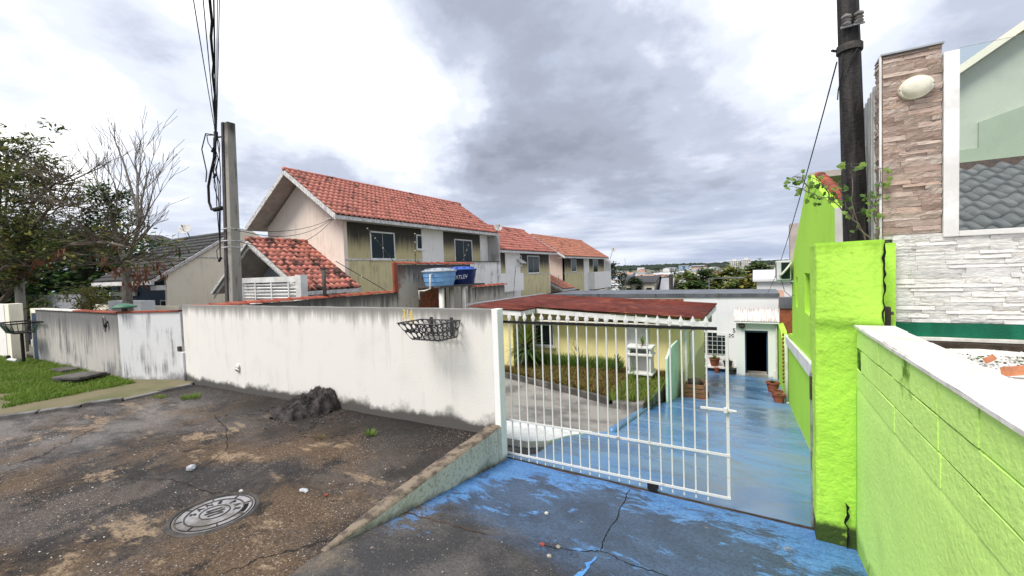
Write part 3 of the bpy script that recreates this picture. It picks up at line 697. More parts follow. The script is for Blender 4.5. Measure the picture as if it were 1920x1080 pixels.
k = MB(); k.box((-2.699, 4.215, -.15), (-2.615, 4.345, 1.77)); k.build('end_strip', plaster('end_white', (.86, .85, .83), (.45, .44, .42), streak=.15, bot=(-.06, .1, .8, (.10, .095, .08))), bw, bevel=.008)
k = MB(); k.box((-10.30, 4.18, 0), (-10.163, 4.36, .78)); k.build('pilaster', M['panel_white'], bw, bevel=.006)
k = MB(); k.tube([(-8.18, 4.26, .60), (-8.18, 4.205, .595), (-8.18, 4.18, .58)], .042, 10, cap=False); k.tube([(-8.18, 4.21, .65), (-8.18, 4.19, .655)], .05, 10); k.build('drain_pipe', M['pvc'], bw, smooth=True)
k = MB(); k.lathe((-8.18, 4.218, .60), [(.045, 0), (.044, .003), (.001, .003)], 14, (0, -1, 0)); k.build('drain_hole', M['dark'], bw)
me = text_mesh('314', .155, .001, .78)
place_mesh('painted_number', me, M['yellow_paint'], frame_mtx((-4.015, 4.217, 1.685), (1, 0, 0), (.05, 0, 1), (0, -1, 0)), bw)
k = MB(); dr = random.Random(3)
for x in (-4.10, -4.05, -3.985, -3.96, -3.935): k.box((x, 4.2165, 1.585-dr.uniform(0, .03)), (x+.010, 4.2185, 1.66))
k.build('paint_drip', M['yellow_paint'], bw)

# perforated bin basket on the wall
bk = thing('litter_basket', 'dark perforated steel litter basket fixed to the white wall beside the gate', 'litter basket', (-3.44, 4.1, 1.42))
def perforated(q, nu, nv, rr=.42):
    """panel over quad q (u right, v up) with round holes"""
    a, b, c, d = map(Vector, q)
    def P(u, v): return a.lerp(b, u).lerp(d.lerp(c, u), v)
    mb = MB(); N = 20
    for i in range(nu):
        for j in range(nv):
            cu, cv = (i+.5)/nu, (j+.5)/nv
            for t in range(N):
                vs = []
                for tt in (t, t+1):
                    an = 2*pi*tt/N; cx, cy = cos(an), sin(an); m_ = max(abs(cx), abs(cy))
                    vs.append((P(cu+.5/nu*cx/m_, cv+.5/nv*cy/m_), P(cu+rr/nu*cx, cv+rr/nv*cy)))
                mb.quad(vs[0][0], vs[1][0], vs[1][1], vs[0][1])
    return mb
T = [(-3.75, 3.75, 1.63), (-3.13, 3.75, 1.63), (-3.13, 4.19, 1.63), (-3.75, 4.19, 1.63)]
Bq = [(-3.61, 3.84, 1.425), (-3.17, 3.84, 1.425), (-3.17, 4.17, 1.425), (-3.61, 4.17, 1.425)]
for i, nu in enumerate((6, 5, 6, 5)):
    j = (i+1) % 4; mb = perforated((Bq[i], Bq[j], T[j], T[i]), nu, 2); o = mb.build('side_panel', M['bin_steel'], bk)
    s_ = o.modifiers.new('thick', 'SOLIDIFY'); s_.thickness = .003
mb = perforated(Bq, 5, 4); o = mb.build('floor_panel', M['bin_steel'], bk); s_ = o.modifiers.new('thick', 'SOLIDIFY'); s_.thickness = .003
k = MB(); k.tube([*T, T[0]], .006, 6); k.build('rim', M['bin_steel'], bk)
for x in (-3.6, -3.28): k = MB(); k.box((x-.012, 4.188, 1.44), (x+.012, 4.219, 1.66)); k.build('bracket', M['bin_steel'], bk)

# sloping kerb wall beside the apron
wd = thing('kerb_wall', 'low sloping concrete kerb wall with brown dirty top beside the blue driveway', 'kerb wall', (-2.66, 3, .2))
ys = fr(1.86, 4.215, 24); wr = random.Random(8)
def wt(y): t = (y-1.86)/2.355; return .275+.17*t**.8-.05*t+.004*mnoise.noise(Vector((0, y*6, 0)))
def wx(y): return -2.615-.03*max(0, (2.3-y)/.45)+.006*mnoise.noise(Vector((3, y*3, 0)))
k = MB(); k.grid(lambda u, v: (wx(v)+.012*(1-u)*1, v, -.1+(wt(v)-.012+.1)*u), [0, .3, .6, 1], ys); k.build('side_face', M['wedge'], wd, smooth=True)
def tw(y): return .05+.10*min(1, (y-1.86)/.7)
k = MB(); k.grid(lambda u, v: (wx(v)-tw(v)*u, v, wt(v)-.012*(1 if u in (0,) else 0)+(.006 if 0 < u < 1 else 0)+.008*mnoise.noise(Vector((u*3, v*12, 0)))-(.14 if u > 1 else 0)), [0, .1, .35, .65, .95, 1.02], ys); k.build('coping', M['wedge_top'], wd, smooth=True)

# ------------------------------------------------------------------ sliding gate
gt = thing('sliding_gate', 'white barred sliding gate with spear points and black top rail, half open', 'gate', (-1.45, 4.38, 0))
GY = 4.38
fin_me = MB()
fv = [(0, 0, .118), (.027, 0, .056), (0, .010, .056), (-.027, 0, .056), (0, -.010, .056), (.006, .005, 0), (-.006, .005, 0), (-.006, -.005, 0), (.006, -.005, 0)]
fin_me.add(fv, [(0, 1, 2), (0, 2, 3), (0, 3, 4), (0, 4, 1), (1, 5, 2), (2, 5, 6), (2, 6, 3), (3, 6, 7), (3, 7, 4), (4, 7, 8), (4, 8, 1), (1, 8, 5)])
fin_mesh = fin_me.mesh('finial', M['gate_white'])
barm = MB(); barm.box((-.0068, -.0068, -.045), (.0068, .0068, 1.625)); bar_mesh = barm.mesh('bar', M['gate_white'])
gr = random.Random(2)
for i in range(27):
    x = -2.665+.107*(i-4)
    if i == 26: break
    b = link_copy('bar', bar_mesh, Matrix.Translation((x, GY, 0)) @ Matrix.Rotation(gr.uniform(-.004, .004), 4, 'Y'), gt)
    f_ = link_copy('finial', fin_mesh, Matrix.Translation((0, 0, 1.605)), b)
k = MB(); k.box((-.252, GY-.014, 0), (-.226, GY+.014, 1.56)); k.build('end_post', M['gate_white'], gt)
k = MB(); k.box((-3.15, GY-.015, 1.592), (-.32, GY+.015, 1.620)); k.build('top_rail', M['black_steel'], gt)
k = MB(); k.box((-.32, GY-.012, 1.545), (-.2265, GY+.012, 1.568)); k.build('rail_end', M['gate_white'], gt)
for z in (.425, .02): k = MB(); k.box((-3.15, GY-.0205, z-.011), (-.2225, GY-.0085, z+.011)); k.build('cross_rail', M['gate_white'], gt)
k = MB(); k.box((-.47, GY-.040, .846), (-.20, GY-.016, .864)); k.box((-.27, GY-.05, .835), (-.24, GY-.012, .876)); k.tube([(-.20, GY-.03, .855), (-.165, GY-.03, .852)], .012, 8); k.build('latch', M['gate_white'], gt)
for x in (-.93, -2.9):
    k = MB(); k.box((x-.05, GY-.03, -.055), (x+.05, GY-.024, .01)); k.box((x-.05, GY+.024, -.055), (x+.05, GY+.03, .01)); hsg = k.build('wheel_housing', M['black_steel'], gt)
    k = MB(); k.lathe((x, GY-.012, -.045), [(.032, 0), (.035, .004), (.028, .012), (.035, .02), (.032, .024)], 16, (0, 1, 0)); k.build('wheel', M['iron_dark'], hsg)
tk = MB(); tk.add([(-3.2, GY-.03, -.073), (.41, GY-.03, -.145), (.41, GY+.03, -.145), (-3.2, GY+.03, -.073), (-3.2, GY-.03, -.045), (.41, GY-.03, -.105), (.41, GY+.03, -.105), (-3.2, GY+.03, -.045)], [(4, 5, 6, 7), (0, 1, 5, 4), (2, 3, 7, 6), (1, 2, 6, 5)])
tr_ = tag(tk.build('gate_track', M['rust']), 'rusty steel gate track set across the blue driveway', 'gate track')
k = MB(); k.add([(-3.2, GY-.006, -.045), (.41, GY-.006, -.105), (.41, GY+.006, -.105), (-3.2, GY+.006, -.045), (-3.2, GY-.006, -.032), (.41, GY-.006, -.094), (.41, GY+.006, -.094), (-3.2, GY+.006, -.032)], [(4, 5, 6, 7), (0, 1, 5, 4), (2, 3, 7, 6)]); k.build('rail', M['iron_dark'], tr_)
# ------------------------------------------------------------------ lime green gate pillar
def rough_box(a, b, nx, ny, nz, amp, seed=0, taper=None):
    """subdivided box with hand-trowelled unevenness"""
    bm = bmesh.new(); (x0, y0, z0), (x1, y1, z1) = a, b
    def face(f, nu, nv):
        vs = [[bm.verts.new(f(i/nu, j/nv)) for i in range(nu+1)] for j in range(nv+1)]
        for j in range(nv):
            for i in range(nu): bm.faces.new((vs[j][i], vs[j][i+1], vs[j+1][i+1], vs[j+1][i]))
    X = lambda t: x0+(x1-x0)*t; Y = lambda t: y0+(y1-y0)*t; Z = lambda t: z0+(z1-z0)*t
    face(lambda u, v: (X(u), y0, Z(v)), nx, nz); face(lambda u, v: (X(1-u), y1, Z(v)), nx, nz)
    face(lambda u, v: (x0, Y(1-u), Z(v)), ny, nz); face(lambda u, v: (x1, Y(u), Z(v)), ny, nz)
    face(lambda u, v: (X(u), Y(v), z1), nx, ny)
    bmesh.ops.remove_doubles(bm, verts=bm.verts, dist=1e-5)
    for v in bm.verts:
        p = v.co*3+Vector((seed, 0, 0)); q = v.co*11+Vector((0, seed, 0))
        v.co += Vector((mnoise.noise(p), mnoise.noise(p+Vector((9, 0, 0))), .5*mnoise.noise(p+Vector((0, 9, 0)))))*amp + Vector((mnoise.noise(q), mnoise.noise(q+Vector((5, 0, 0))), 0))*amp*.35
        if taper: v.co = Vector(taper(v.co))
    return bm
def bm_obj(name, bm, mat, parent=None, smooth=True):
    me = bpy.data.meshes.new(name); bm.to_mesh(me); bm.free(); me.materials.append(mat)
    if smooth: me.polygons.foreach_set('use_smooth', [True]*len(me.polygons))
    o = bpy.data.objects.new(name, me); COL.objects.link(o)
    if parent is not None: adopt(o, parent)
    return o
gp = thing('gate_pillar', 'thick lime green rendered gate pillar with mouldy top and cracked foot', 'pillar', (.6, 4.3, 0))
def pil(c):
    # the upper two feet step forward over the shaft
    t = max(0, min(1, (c.z-1.66)/.08)); w = .5+.5*sin((c.x-.45)*9)
    return (c.x, c.y+(.0 if c.y > 4.3 else -.035*(t)+.03*(1-t)*0), c.z)
bm = rough_box((.41, 4.16, -.2), (.83, 4.52, 2.345), 16, 14, 84, .009, 2, pil); bm_obj('shaft', bm, M['lime_pillar'], gp)
k = MB(); k.box((.398, 4.40, -.1), (.411, 4.45, 1.25)); k.build('strike_strip', M['iron'], gp)
k = MB(); k.box((.392, 4.395, 1.02), (.412, 4.44, 1.22)); k.build('lock_keeper', M['wood_dark'], gp)
# crack in the foot of the pillar and at its right edge
cr_ = random.Random(5)
def vcrack(name, pts, w, axis_y, parent, mat):
    mb = MB(); L = []
    for i, (x, z) in enumerate(pts):
        ww = w*cr_.uniform(.3, 1.2)*(0.15 if i in (0, len(pts)-1) else 1); L.append(((x-ww, axis_y, z), (x+ww, axis_y, z)))
    for a, b in zip(L, L[1:]): mb.quad(a[0], a[1], b[1], b[0])
    return mb.build(name, mat, parent)
vcrack('crack', [(.60+cr_.uniform(-.012, .012), z) for z in fr(-.07, .30, 12)], .011, 4.128, gp, M['dark'])
vcrack('crack', [(.825+cr_.uniform(-.008, .006), z) for z in fr(1.72, 2.33, 16)], .010, 4.116, gp, M['dark'])

# ------------------------------------------------------------------ low green wall with block courses
lw = thing('low_wall', 'low lime green block wall running from the pillar towards the street', 'wall', (.75, 2, 0))
bm = rough_box((.672, -2.2, -.1), (.86, 4.14, 1.685), 4, 90, 30, .005, 6, lambda c: (c.x-.011*max(0, min(1, (1.25-c.z)/.06)) if c.x < .70 else c.x, c.y, c.z)); bm_obj('body', bm, M['lime_wall'], lw)
br = random.Random(12); rows = [(1.535, 1.68), (1.38, 1.53), (1.23, 1.375)]
for ri, (z0, z1) in enumerate(rows):
    y = 4.10-(.16 if ri % 2 else 0); first = True
    while y > .6:
        L = br.uniform(.30, .40) if not (first and ri % 2) else .2; first = False
        bm = rough_box((.6595+br.uniform(0, .004), y-L+.003, z0+.0025), (.70, y-.003, z1-.0025), 2, 14, 7, .003, br.uniform(0, 50)); bm_obj('block', bm, M['lime_wall'], lw, False)
        y -= L
k = MB(); k.box((.6675, .62, 1.235), (.6715, 4.12, 1.684)); k.build('mortar_bed', M['joint_bed'], lw)
k = MB(); k.grid(lambda u, v: (.648+.232*u, v, 1.705+.004*mnoise.noise(Vector((u*3, v*3, 1)))), fr(0, 1, 5), fr(-2.2, 4.11, 60)); 
k.grid(lambda u, v: (.648, v, 1.688+.017*u), [0, 1], fr(-2.2, 4.11, 60)); k.build('coping', M['stone_cap'], lw)
for x0, y0, x1, y1 in ((.655, 3.75, .875, 4.05), (.655, 2.75, .875, 3.30)):
    k = MB(); k.box((x0, y0, 1.704), (x1, y1, 1.713)); k.build('coping_slab', M['stone_cap'], lw, bevel=.003)

k = MB(); k.box((.828, 4.36, 1.2), (.944, 4.62, 2.325)); k.build('filler', M['lime_pillar'], gp)
# terrace of white rubble behind the wall
k = MB(); k.grid(lambda u, v: (u, v, 1.52+.06*(4.3-v)+.02*mnoise.noise(Vector((u*2.5, v*2.5, 4)))), fr(.861, 6, 40), fr(-2.2, 4.30, 40)); tag(k.build('terrace', M['gravel_white'], smooth=True), kind='structure')
k = MB(); k.box((.861, -2.2, .3), (6, 4.28, 1.45)); tag(k.build('terrace_bank', M['slab_dark']), kind='structure')
WG = [pmat('chip1', (.84, .83, .81), bump=0), pmat('chip2', (.70, .68, .64), bump=0), pmat('chip3', (.35, .31, .27), bump=0)]
o = stones('rubble', 4200, lambda r: (.87+1.3*r.random(), 1.4+2.85*r.random()), lambda x, y: 1.525+.06*(4.3-y), .005, .022, [WG[0], WG[0], WG[0], WG[1], WG[1]], 21)
tag(o, 'white crushed rubble spread on the terrace behind the low wall', 'rubble')
o = stones('rubble', 260, lambda r: (1.05+.5*r.random(), 3.0+.8*r.random()), lambda x, y: 1.54+.06*(4.3-y), .005, .014, [WG[2], M['leaf_mid'], M['soil']], 23, lambda x, y: max(.03, 1-2.2*abs(x-1.35)))
tag(o, 'dark crumbs and dead leaves among the white rubble', 'debris')
def shard(c, R, a0, a1, h, label, rot, tilt):
    mb = MB(); us = fr(a0, a1, 10)
    mb.grid(lambda u, v: (R*(1-.1*v)*cos(u), R*(1-.1*v)*sin(u), h*v), us, [0, .5, 1]); mb.grid(lambda u, v: ((R*.88)*(1-.1*v)*cos(u), (R*.88)*(1-.1*v)*sin(u), h*v), us[::-1], [0, .5, 1])
    mb.grid(lambda u, v: (R*(.88+.12*v)*.9*cos(u), R*(.88+.12*v)*.9*sin(u), h), us[::-1], [0, 1])
    o = mb.build('clay_shard', pmat('clay', (.55, .22, .11), (.42, .17, .09), scale=14), smooth=False); o.location = c; o.rotation_euler = (tilt, .1, rot); return tag(o, label, 'shard')
shard((1.12, 3.0, 1.62), .10, 0, 2.2, .045, 'curved orange clay shard lying on the white rubble', 3.6, .3)
shard((1.14, 3.45, 1.595), .05, 0, 1.6, .03, 'small red clay fragment on the rubble near the stone wall', 4.4, .5)
for i, (x, y, a, lb) in enumerate(((.92, 3.35, .3, 'dark twig on the rubble close to the wall coping'), (.98, 2.75, -.2, 'short black twig lying in the middle of the rubble'), (.90, 2.1, .1, 'small dark stick on the rubble near the picture edge'))):
    k = MB(); k.tube([(x-.02*cos(a), y-.02*sin(a), 1.6+.06*(3.3-y)), (x, y, 1.604+.06*(3.3-y)), (x+.022*cos(a), y+.02*sin(a), 1.6+.06*(3.3-y))], [.002, .003, .0015], 5); tag(k.build('twig', M['wood_dark']), lb, 'twig')

# ------------------------------------------------------------------ stone clad house on the right
SY = 4.45
sh = thing('stone_house', 'house front clad in brown and white ledge stone with glazed screen', 'house', (1.3, 4.5, 1.6))
k = MB(); k.box((.955, SY+.012, 1.2), (5, SY+.30, 2.36)); k.build('lower_wall', M['stone_bed'], sh)
k = MB(); k.box((.885, SY+.012, 2.355), (1.225, SY+.18, 3.79)); k.build('pier', M['stone_bed'], sh)
def stone_mesh(seed):
    r = random.Random(seed); bm = bmesh.new(); nu, nv = 8, 3; vs = []; ta = r.uniform(-.7, .7); tb = r.uniform(-.8, .8)
    # unit stone: x 0..1, z 0..1, front towards -y with a hewn face
    for j in range(nv+1):
        row = []
        for i in range(nu+1):
            u, v = i/nu, j/nv
            d = -max(.08, .5+ta*(u-.5)+tb*(v-.5)+.16*mnoise.noise(Vector((u*2.5+seed*7, v*1.5, 0)))+r.uniform(-.09, .09))
            row.append(bm.verts.new((u, d, v)))
        vs.append(row)
    for j in range(nv):
        for i in range(nu): bm.faces.new((vs[j][i], vs[j][i+1], vs[j+1][i+1], vs[j+1][i]))
    bk_ = {}
    ring_ = [vs[0][i] for i in range(nu+1)]+[vs[j][nu] for j in range(1, nv+1)]+[vs[nv][i] for i in range(nu-1, -1, -1)]+[vs[j][0] for j in range(nv-1, 0, -1)]
    back = [bm.verts.new((v.co.x, .6, v.co.z)) for v in ring_]
    for i in range(len(ring_)): j = (i+1) % len(ring_); bm.faces.new((ring_[j], ring_[i], back[i], back[j]))
    return bm
STM = {}
for key in ('stone_brown', 'stone_white'):
    STM[key] = []
    for sdd in range(6):
        me = bpy.data.meshes.new('ledge_stone'); b_ = stone_mesh(sdd+40*(key == 'stone_white')); b_.to_mesh(me); b_.free(); me.materials.append(M[key]); STM[key].append(me)
stR = random.Random(31)
def clad(parent, key, o, ux, L, z0, z1, hmin, hmax, lmin, lmax, dep):
    """courses of ledge stones on a vertical face: o origin, ux unit vector along, outward normal = ux x z"""
    ux = Vector(ux); nrm = ux.cross(Vector((0, 0, 1))); z = z0; o = Vector(o)
    while z < z1-.008:
        h = min(stR.uniform(hmin, hmax), z1-z); x = 0; first = True
        while x < L-1e-4:
            l = stR.uniform(lmin, lmax)*(stR.uniform(.4, 1) if first else 1); first = False
            if L-x-l < lmin*.35: l = L-x
            l = min(l, L-x); hh = h*stR.uniform(.92, 1.0)
            p = o+ux*(x+.0005)+Vector((0, 0, z-o.z)); d = dep*stR.uniform(.7, 1.25)
            mw = frame_mtx(p, ux*(l-.001), -nrm*d, (0, 0, hh))
            link_copy('ledge_stone', stR.choice(STM[key]), mw, parent)
            x += l
        z += h
clad(bpy.data.objects['pier'], 'stone_brown', (.885, SY+.008, 0), (1, 0, 0), .342, 2.39, 3.785, .022, .052, .09, .30, .022)
clad(bpy.data.objects['pier'], 'stone_brown', (.882, SY+.18, 0), (0, -1, 0), .17, 2.36, 3.785, .022, .052, .12, .26, .02)
clad(bpy.data.objects['lower_wall'], 'stone_white', (.945, SY+.008, 0), (1, 0, 0), 1.75, 1.70, 2.385, .024, .048, .12, .34, .016)
k = MB(); k.box((.862, SY-.010, 2.34), (.876, SY+.004, 3.80)); k.build('corner_bead', M['white'], sh)
k = MB(); k.box((.87, SY-.022, 3.79), (1.235, SY+.19, 3.802)); k.build('pier_cap', M['alu'], sh)
k = MB(); k.box((1.232, SY-.022, 2.352), (1.318, SY+.06, 3.72)); k.box((1.319, SY-.020, 2.352), (4.0, SY+.06, 2.392)); k.build('window_frame', M['white'], sh, bevel=.004)
k = MB(); k.box((1.318, SY+.01, 2.393), (3.6, SY+.018, 3.74)); k.build('glass_pane', M['pane_green'], sh)
# canvas edge at the foot
k = MB(); k.grid(lambda u, v: (u, SY-.030-.006*sin(u*19)*v, 1.700-.11*v+.004*sin(u*23)*(1-v)), fr(.955, 4, 70), fr(0, 1, 4)); k.build('green_felt_strip', M['green_felt'], sh, smooth=True)
k = MB(); k.box((.96, SY-.075, 1.570), (4, SY-.015, 1.592)); k.build('white_ledge', M['stone_cap'], sh)
k = MB(); k.box((.98, SY-.16, 1.50), (4, SY-.02, 1.565)); k.build('painted_shadow_strip', M['soil'], sh)  # solid dark strip standing in for the shade below the ledge
# oval bulkhead lamp
bl = thing('bulkhead_lamp', 'oval cream bulkhead lamp on the brown stone pier', 'lamp', (1.075, SY-.03, 3.50))
def oval(cx, cz, y, prof, n=28):
    mb = MB(); o = 0
    for r_, dy in prof:
        for k_ in range(n): a = 2*pi*k_/n; mb.v.append((cx+.098*r_*cos(a), y+dy, cz+.080*r_*sin(a)+.022*r_*cos(a)*.3))
    for i in range(len(prof)-1):
        for k_ in range(n): mb.f.append((i*n+k_, i*n+(k_+1) % n, (i+1)*n+(k_+1) % n, (i+1)*n+k_)); mb.mi.append(0)
    mb.f.append(tuple((len(prof)-1)*n+k_ for k_ in range(n))); mb.mi.append(0); return mb
oval(1.075, 3.50, SY-.02, [(1.05, .03), (1.05, -.012), (.98, -.018), (.9, -.018)]).build('base_ring', M['ceramic'], bl, smooth=False)
oval(1.075, 3.50, SY-.035, [(.9, .006), (.88, -.016), (.78, -.030), (.55, -.039), (.25, -.043), (.02, -.044)]).build('diffuser', M['ceramic'], bl, smooth=True)
for s_ in (-1, 1): k = MB(); k.lathe((1.075+s_*.097, SY-.037, 3.50+s_*.007), [(.004, 0), (.004, .004)], 8, (0, -1, 0)); k.build('screw', M['iron_dark'], bl)

# neighbour's tiled roof and wall seen through the glass
def s_tile(w, L, h, lift, mat, n=9, lip=.028):
    """one S-profile roof tile: x across, y up the slope, z out"""
    mb = MB(); P = []
    for i in range(n):
        u = i/(n-1); z = h*(sin(pi*min(1, u/.58)) if u < .58 else -.22*sin(pi*(u-.58)/.42)); P.append((u*w, z))
    for (x, z) in P: mb.v.append((x, 0, z+lift))
    for (x, z) in P: mb.v.append((x, L, z))
    for (x, z) in P: mb.v.append((x, .004, z+lift-lip))
    for i in range(n-1): mb.f += [(i, i+1, n+i+1, n+i), (2*n+i, 2*n+i+1, i+1, i)]; mb.mi += [0, 0]
    return mb
def tile_roof(parent, o, ux, us, ncol, nrow, w, L, h, mat, limit=300, seed=1, clip=None, name='tile', jit=.006, lift=.024):
    """rows of tiles on a plane: o eave corner, ux along eave (right, seen from outside), us up the slope"""
    o, ux, us = Vector(o), Vector(ux).normalized(), Vector(us).normalized(); nn = ux.cross(us).normalized(); r = random.Random(seed)
    src = s_tile(w*1.04, L*1.12, h, lift, mat, lip=lift+.004); me = src.mesh(name, mat, True); items = []
    for j in range(nrow):
        for i in range(ncol):
            p = o+ux*(i*w)+us*(j*L)
            if clip and not clip(i, j): continue
            a = r.uniform(-jit, jit)*3; q = Matrix.Rotation(a, 3, nn)
            items.append((p+nn*r.uniform(0, jit), q @ ux, q @ us))
    items.sort(key=lambda t: (t[0]-CAM).length)
    for p, a, b in items[:limit]: link_copy(name, me, frame_mtx(p, a, b, nn), parent)
    if len(items) > limit:
        mb = MB()
        for p, a, b in items[limit:]:
            m_ = frame_mtx(p, a, b, nn); mb.add([m_ @ Vector(v) for v in src.v], src.f)
        tag(mb.build('far_tiles' if limit else 'tiles', mat, parent, smooth=True), kind='stuff')
nh = thing('neighbour_house', 'pale green neighbour house with grey tiled roof behind the glass screen', 'house', (3.5, 8.5, 1))
slope = Vector((0, cos(radians(28)), sin(radians(28))))
tile_roof(nh, (1.7, 7.0, 2.20), (1, 0, 0), slope, 15, 9, .255, .33, .062, M['tile_grey'], 300, 3, lift=.055)
top = Vector((1.7, 7.0, 2.20))+slope*2.97
k = MB(); k.add([(1.6, 6.98, 2.10), (6, 6.98, 2.10), tuple(top+Vector((4.3, 0, -.06))), tuple(top+Vector((-.1, 0, -.06)))], [(0, 1, 2, 3)]); k.build('roof_deck', M['wood_dark'], nh)
k = MB(); k.box((1.5, top.y-.06, top.z-.02), (6, top.y+.12, top.z+.10)); k.build('ridge_flashing', M['rust'], nh)
M['pale_green'] = pmat('pale_green', (.52, .55, .46), (.46, .49, .41), scale=1.2)
M['pale_green2'] = pmat('pale_green2', (.40, .46, .34), (.36, .42, .31), scale=1.2)
k = MB(); k.prism([(2.0, 10.2, 1.0), (9, 10.2, 1.0), (9, 10.2, 8.6), (4.9, 10.2, 6.55), (2.0, 10.2, 4.55)], (0, .3, 0)); k.build('gable_wall', M['pale_green'], nh)
k = MB(); k.prism([(2.0, 10.14, 4.0), (3.25, 10.14, 4.0), (3.25, 10.14, 4.42), (3.9, 10.14, 4.62), (9, 10.14, 4.75), (9, 10.14, 3.5), (2.0, 10.14, 3.5)], (0, .055, 0)); k.build('lower_band', M['pale_green2'], nh)
k = MB(); k.prism([(1.9, 10.0, 4.50), (4.9, 10.0, 6.55), (9, 10.0, 8.6), (9, 10.0, 8.75), (4.9, 10.0, 6.70), (1.9, 10.0, 4.62)], (0, .5, 0)); k.build('verge_board', M['cream'], nh)
# corrugated sheet screen beside the pier
cs = MB(); N = 56
def cor(u, v):
    y = SY+.22+u*1.35; return (.905+.022*(1 if (u*N/4) % 1 < .5 else -1)*1.0, y, 2.0+(3.66-.20*u-2.0)*v)
cs.grid(cor, fr(0, 1, N*2+1), [0, 1]); o = cs.build('sheet_screen', pmat('fibre_sheet', (.52, .54, .53), (.36, .37, .36), scale=5, stretch=(2, 2, .6)))
o.modifiers.new('thick', 'SOLIDIFY').thickness = .006; tag(o, 'grey corrugated sheet screen standing between stone pier and black pole', 'screen')

# ------------------------------------------------------------------ black power pole
bp = thing('power_pole', 'blackened concrete power pole rising behind the green pillar', 'utility pole', (.745, 4.9, 0))
M['pole_black'] = pmat('pole_black', (.010, .009, .009), (.04, .036, .035), scale=5, stretch=(3, 3, .5), rough=.7, bscale=40, bump=.7)
def pole_pts(z): return Vector((.775-.052*(z-2.3)/2.2, 4.82, z))
k = MB(); zs = fr(0, 7.5, 9); k.tube([pole_pts(z) for z in zs], [.105-.006*z for z in zs], 8); k.build('shaft', M['pole_black'], bp)
k = MB(); c = pole_pts(4.05); k.tube([c+Vector((0, 0, -.03)), c+Vector((0, 0, .03))], .096, 12); k.tube([c+Vector((-.10, -.02, 0)), c+Vector((-.13, -.05, 0))], .012, 6); k.build('steel_band', M['iron_dark'], bp)
for dz, sx in ((.22, -.03), (.22, .055)):
    c = pole_pts(4.05+dz)+Vector((sx, -.10, 0))
    k = MB(); k.lathe(c-Vector((0, 0, .06)), [(.012, 0), (.032, .01), (.036, .02), (.02, .03), (.036, .045), (.02, .055), (.036, .07), (.034, .085), (.012, .1)], 14); ins = k.build('insulator', M['insul'], bp, smooth=False)
    k = MB(); k.tube([c+Vector((-.04, .0, -.065)), c+Vector((.04, .0, -.065))], .01, 6); k.build('clevis', M['alu'], ins)
k = MB(); k.tube([pole_pts(4.0)+Vector((.04, -.10, 0)), pole_pts(3.85)+Vector((-.06, -.10, 0)), pole_pts(3.7)+Vector((-.095, -.05, 0)), pole_pts(3.62)+Vector((-.10, -.03, 0))], .005, 5); k.build('loop_wire', M['cable'], bp)
sc = MB(); sc.tube(sag(pole_pts(3.95)+Vector((-.095, -.03, 0)), (.36, 17.6, 1.15), .25, 18), .006, 5); tag(sc.build('service_cable', M['cable'], smooth=True), 'thin service cable sloping from the black pole down to the white house', 'cable')

# ------------------------------------------------------------------ lime green house beyond the pillar
gh = thing('green_house', 'lime green side wall of a gabled house along the driveway', 'house', (.7, 8, -1))
GX = .66
# wall with openings: built as strips round three slots
def wall_x(mb, x, poly, t): mb.prism([(x, y, z) for y, z in poly], (t, 0, 0))
slots = [(7.25, 8.05, 1.42, 2.03), (9.35, 9.75, 1.36, 1.92)]
k = MB()
ysl = [5.10, 7.25, 8.05, 9.35, 9.75, 10.75]
def gtop(y): return 2.70+(3.42-2.70)*(y-5.1)/2.35 if y < 7.45 else 3.42-(3.42-2.15)*(y-7.45)/3.3
for a, b in zip(ysl, ysl[1:]):
    s_ = [q for q in slots if q[0] == a]
    pts_top = [(b, gtop(b))]+([(7.45, gtop(7.45))] if a < 7.45 < b else [])+[(a, gtop(a))]
    if not s_: wall_x(k, GX, [(a, -2), (b, -2)]+pts_top, .18)
    else: wall_x(k, GX, [(a, -2), (b, -2), (b, s_[0][2]), (a, s_[0][2])], .18); wall_x(k, GX, [(a, s_[0][3]), (b, s_[0][3])]+pts_top, .18)
k.build('side_wall', M['lime_house'], gh)
for a, b, z0, z1 in slots: k = MB(); k.box((GX+.12, a, z0), (GX+.14, b, z1)); k.build('window', M['glass_dark'], gh)
k = MB(); k.box((GX+.0, 5.06, 1.0), (.88, 5.095, 2.70)); k.prism([(GX+.15, 5.0, 2.5), (.88, 5.0, 2.5), (.88, 5.0, 3.25), (GX+.15, 5.0, 3.0)], (0, .05, 0)); k.build('front_wall', M['white'], gh)
k = MB()
for i in range(7):
    y = 5.2+i*.32; k.tube([(GX+.12, y, gtop(y)+.02), (GX+.12, y+.36, gtop(y+.36)+.01)], [.06, .048], 8)
k.build('verge_tiles', M['coping'], gh, smooth=True)
k = MB(); k.prism([(GX+.02, y, z) for y, z in ((7.45, 3.46), (10.8, 2.18), (10.8, 2.10), (7.45, 3.38))], (.6, 0, 0)); k.build('rear_flashing', M['soffit'], gh)
k = MB(); k.box((GX-.03, 10.6, 1.75), (GX+.14, 11.05, 3.0)); k.build('rear_pier', M['soffit'], gh)
k = MB(); k.prism([(GX-.045, 4.9, .80), (GX-.045, 12.3, .22), (GX-.045, 12.3, .40), (GX-.045, 4.9, 1.0)], (.044, 0, 0)); k.build('white_band', M['white'], gh)
k = MB(); k.grid(lambda u, v: (GX-.003, u, drive_z(.6, u)+.03+(.92 if u < 4 else .3)*0+v*.22), fr(5, 11, 12), [0, .08]); k.build('pale_line', M['stone_cap'], gh)
k = MB(); k.tube([(GX-.02, 12.45, -1.6), (GX-.02, 12.45, .42)], .04, 8); k.tube([(GX-.02, 12.45, -1.35), (GX-.02, 12.45, -1.25)], .055, 8); k.build('down_pipe', M['pvc'], gh, smooth=True)
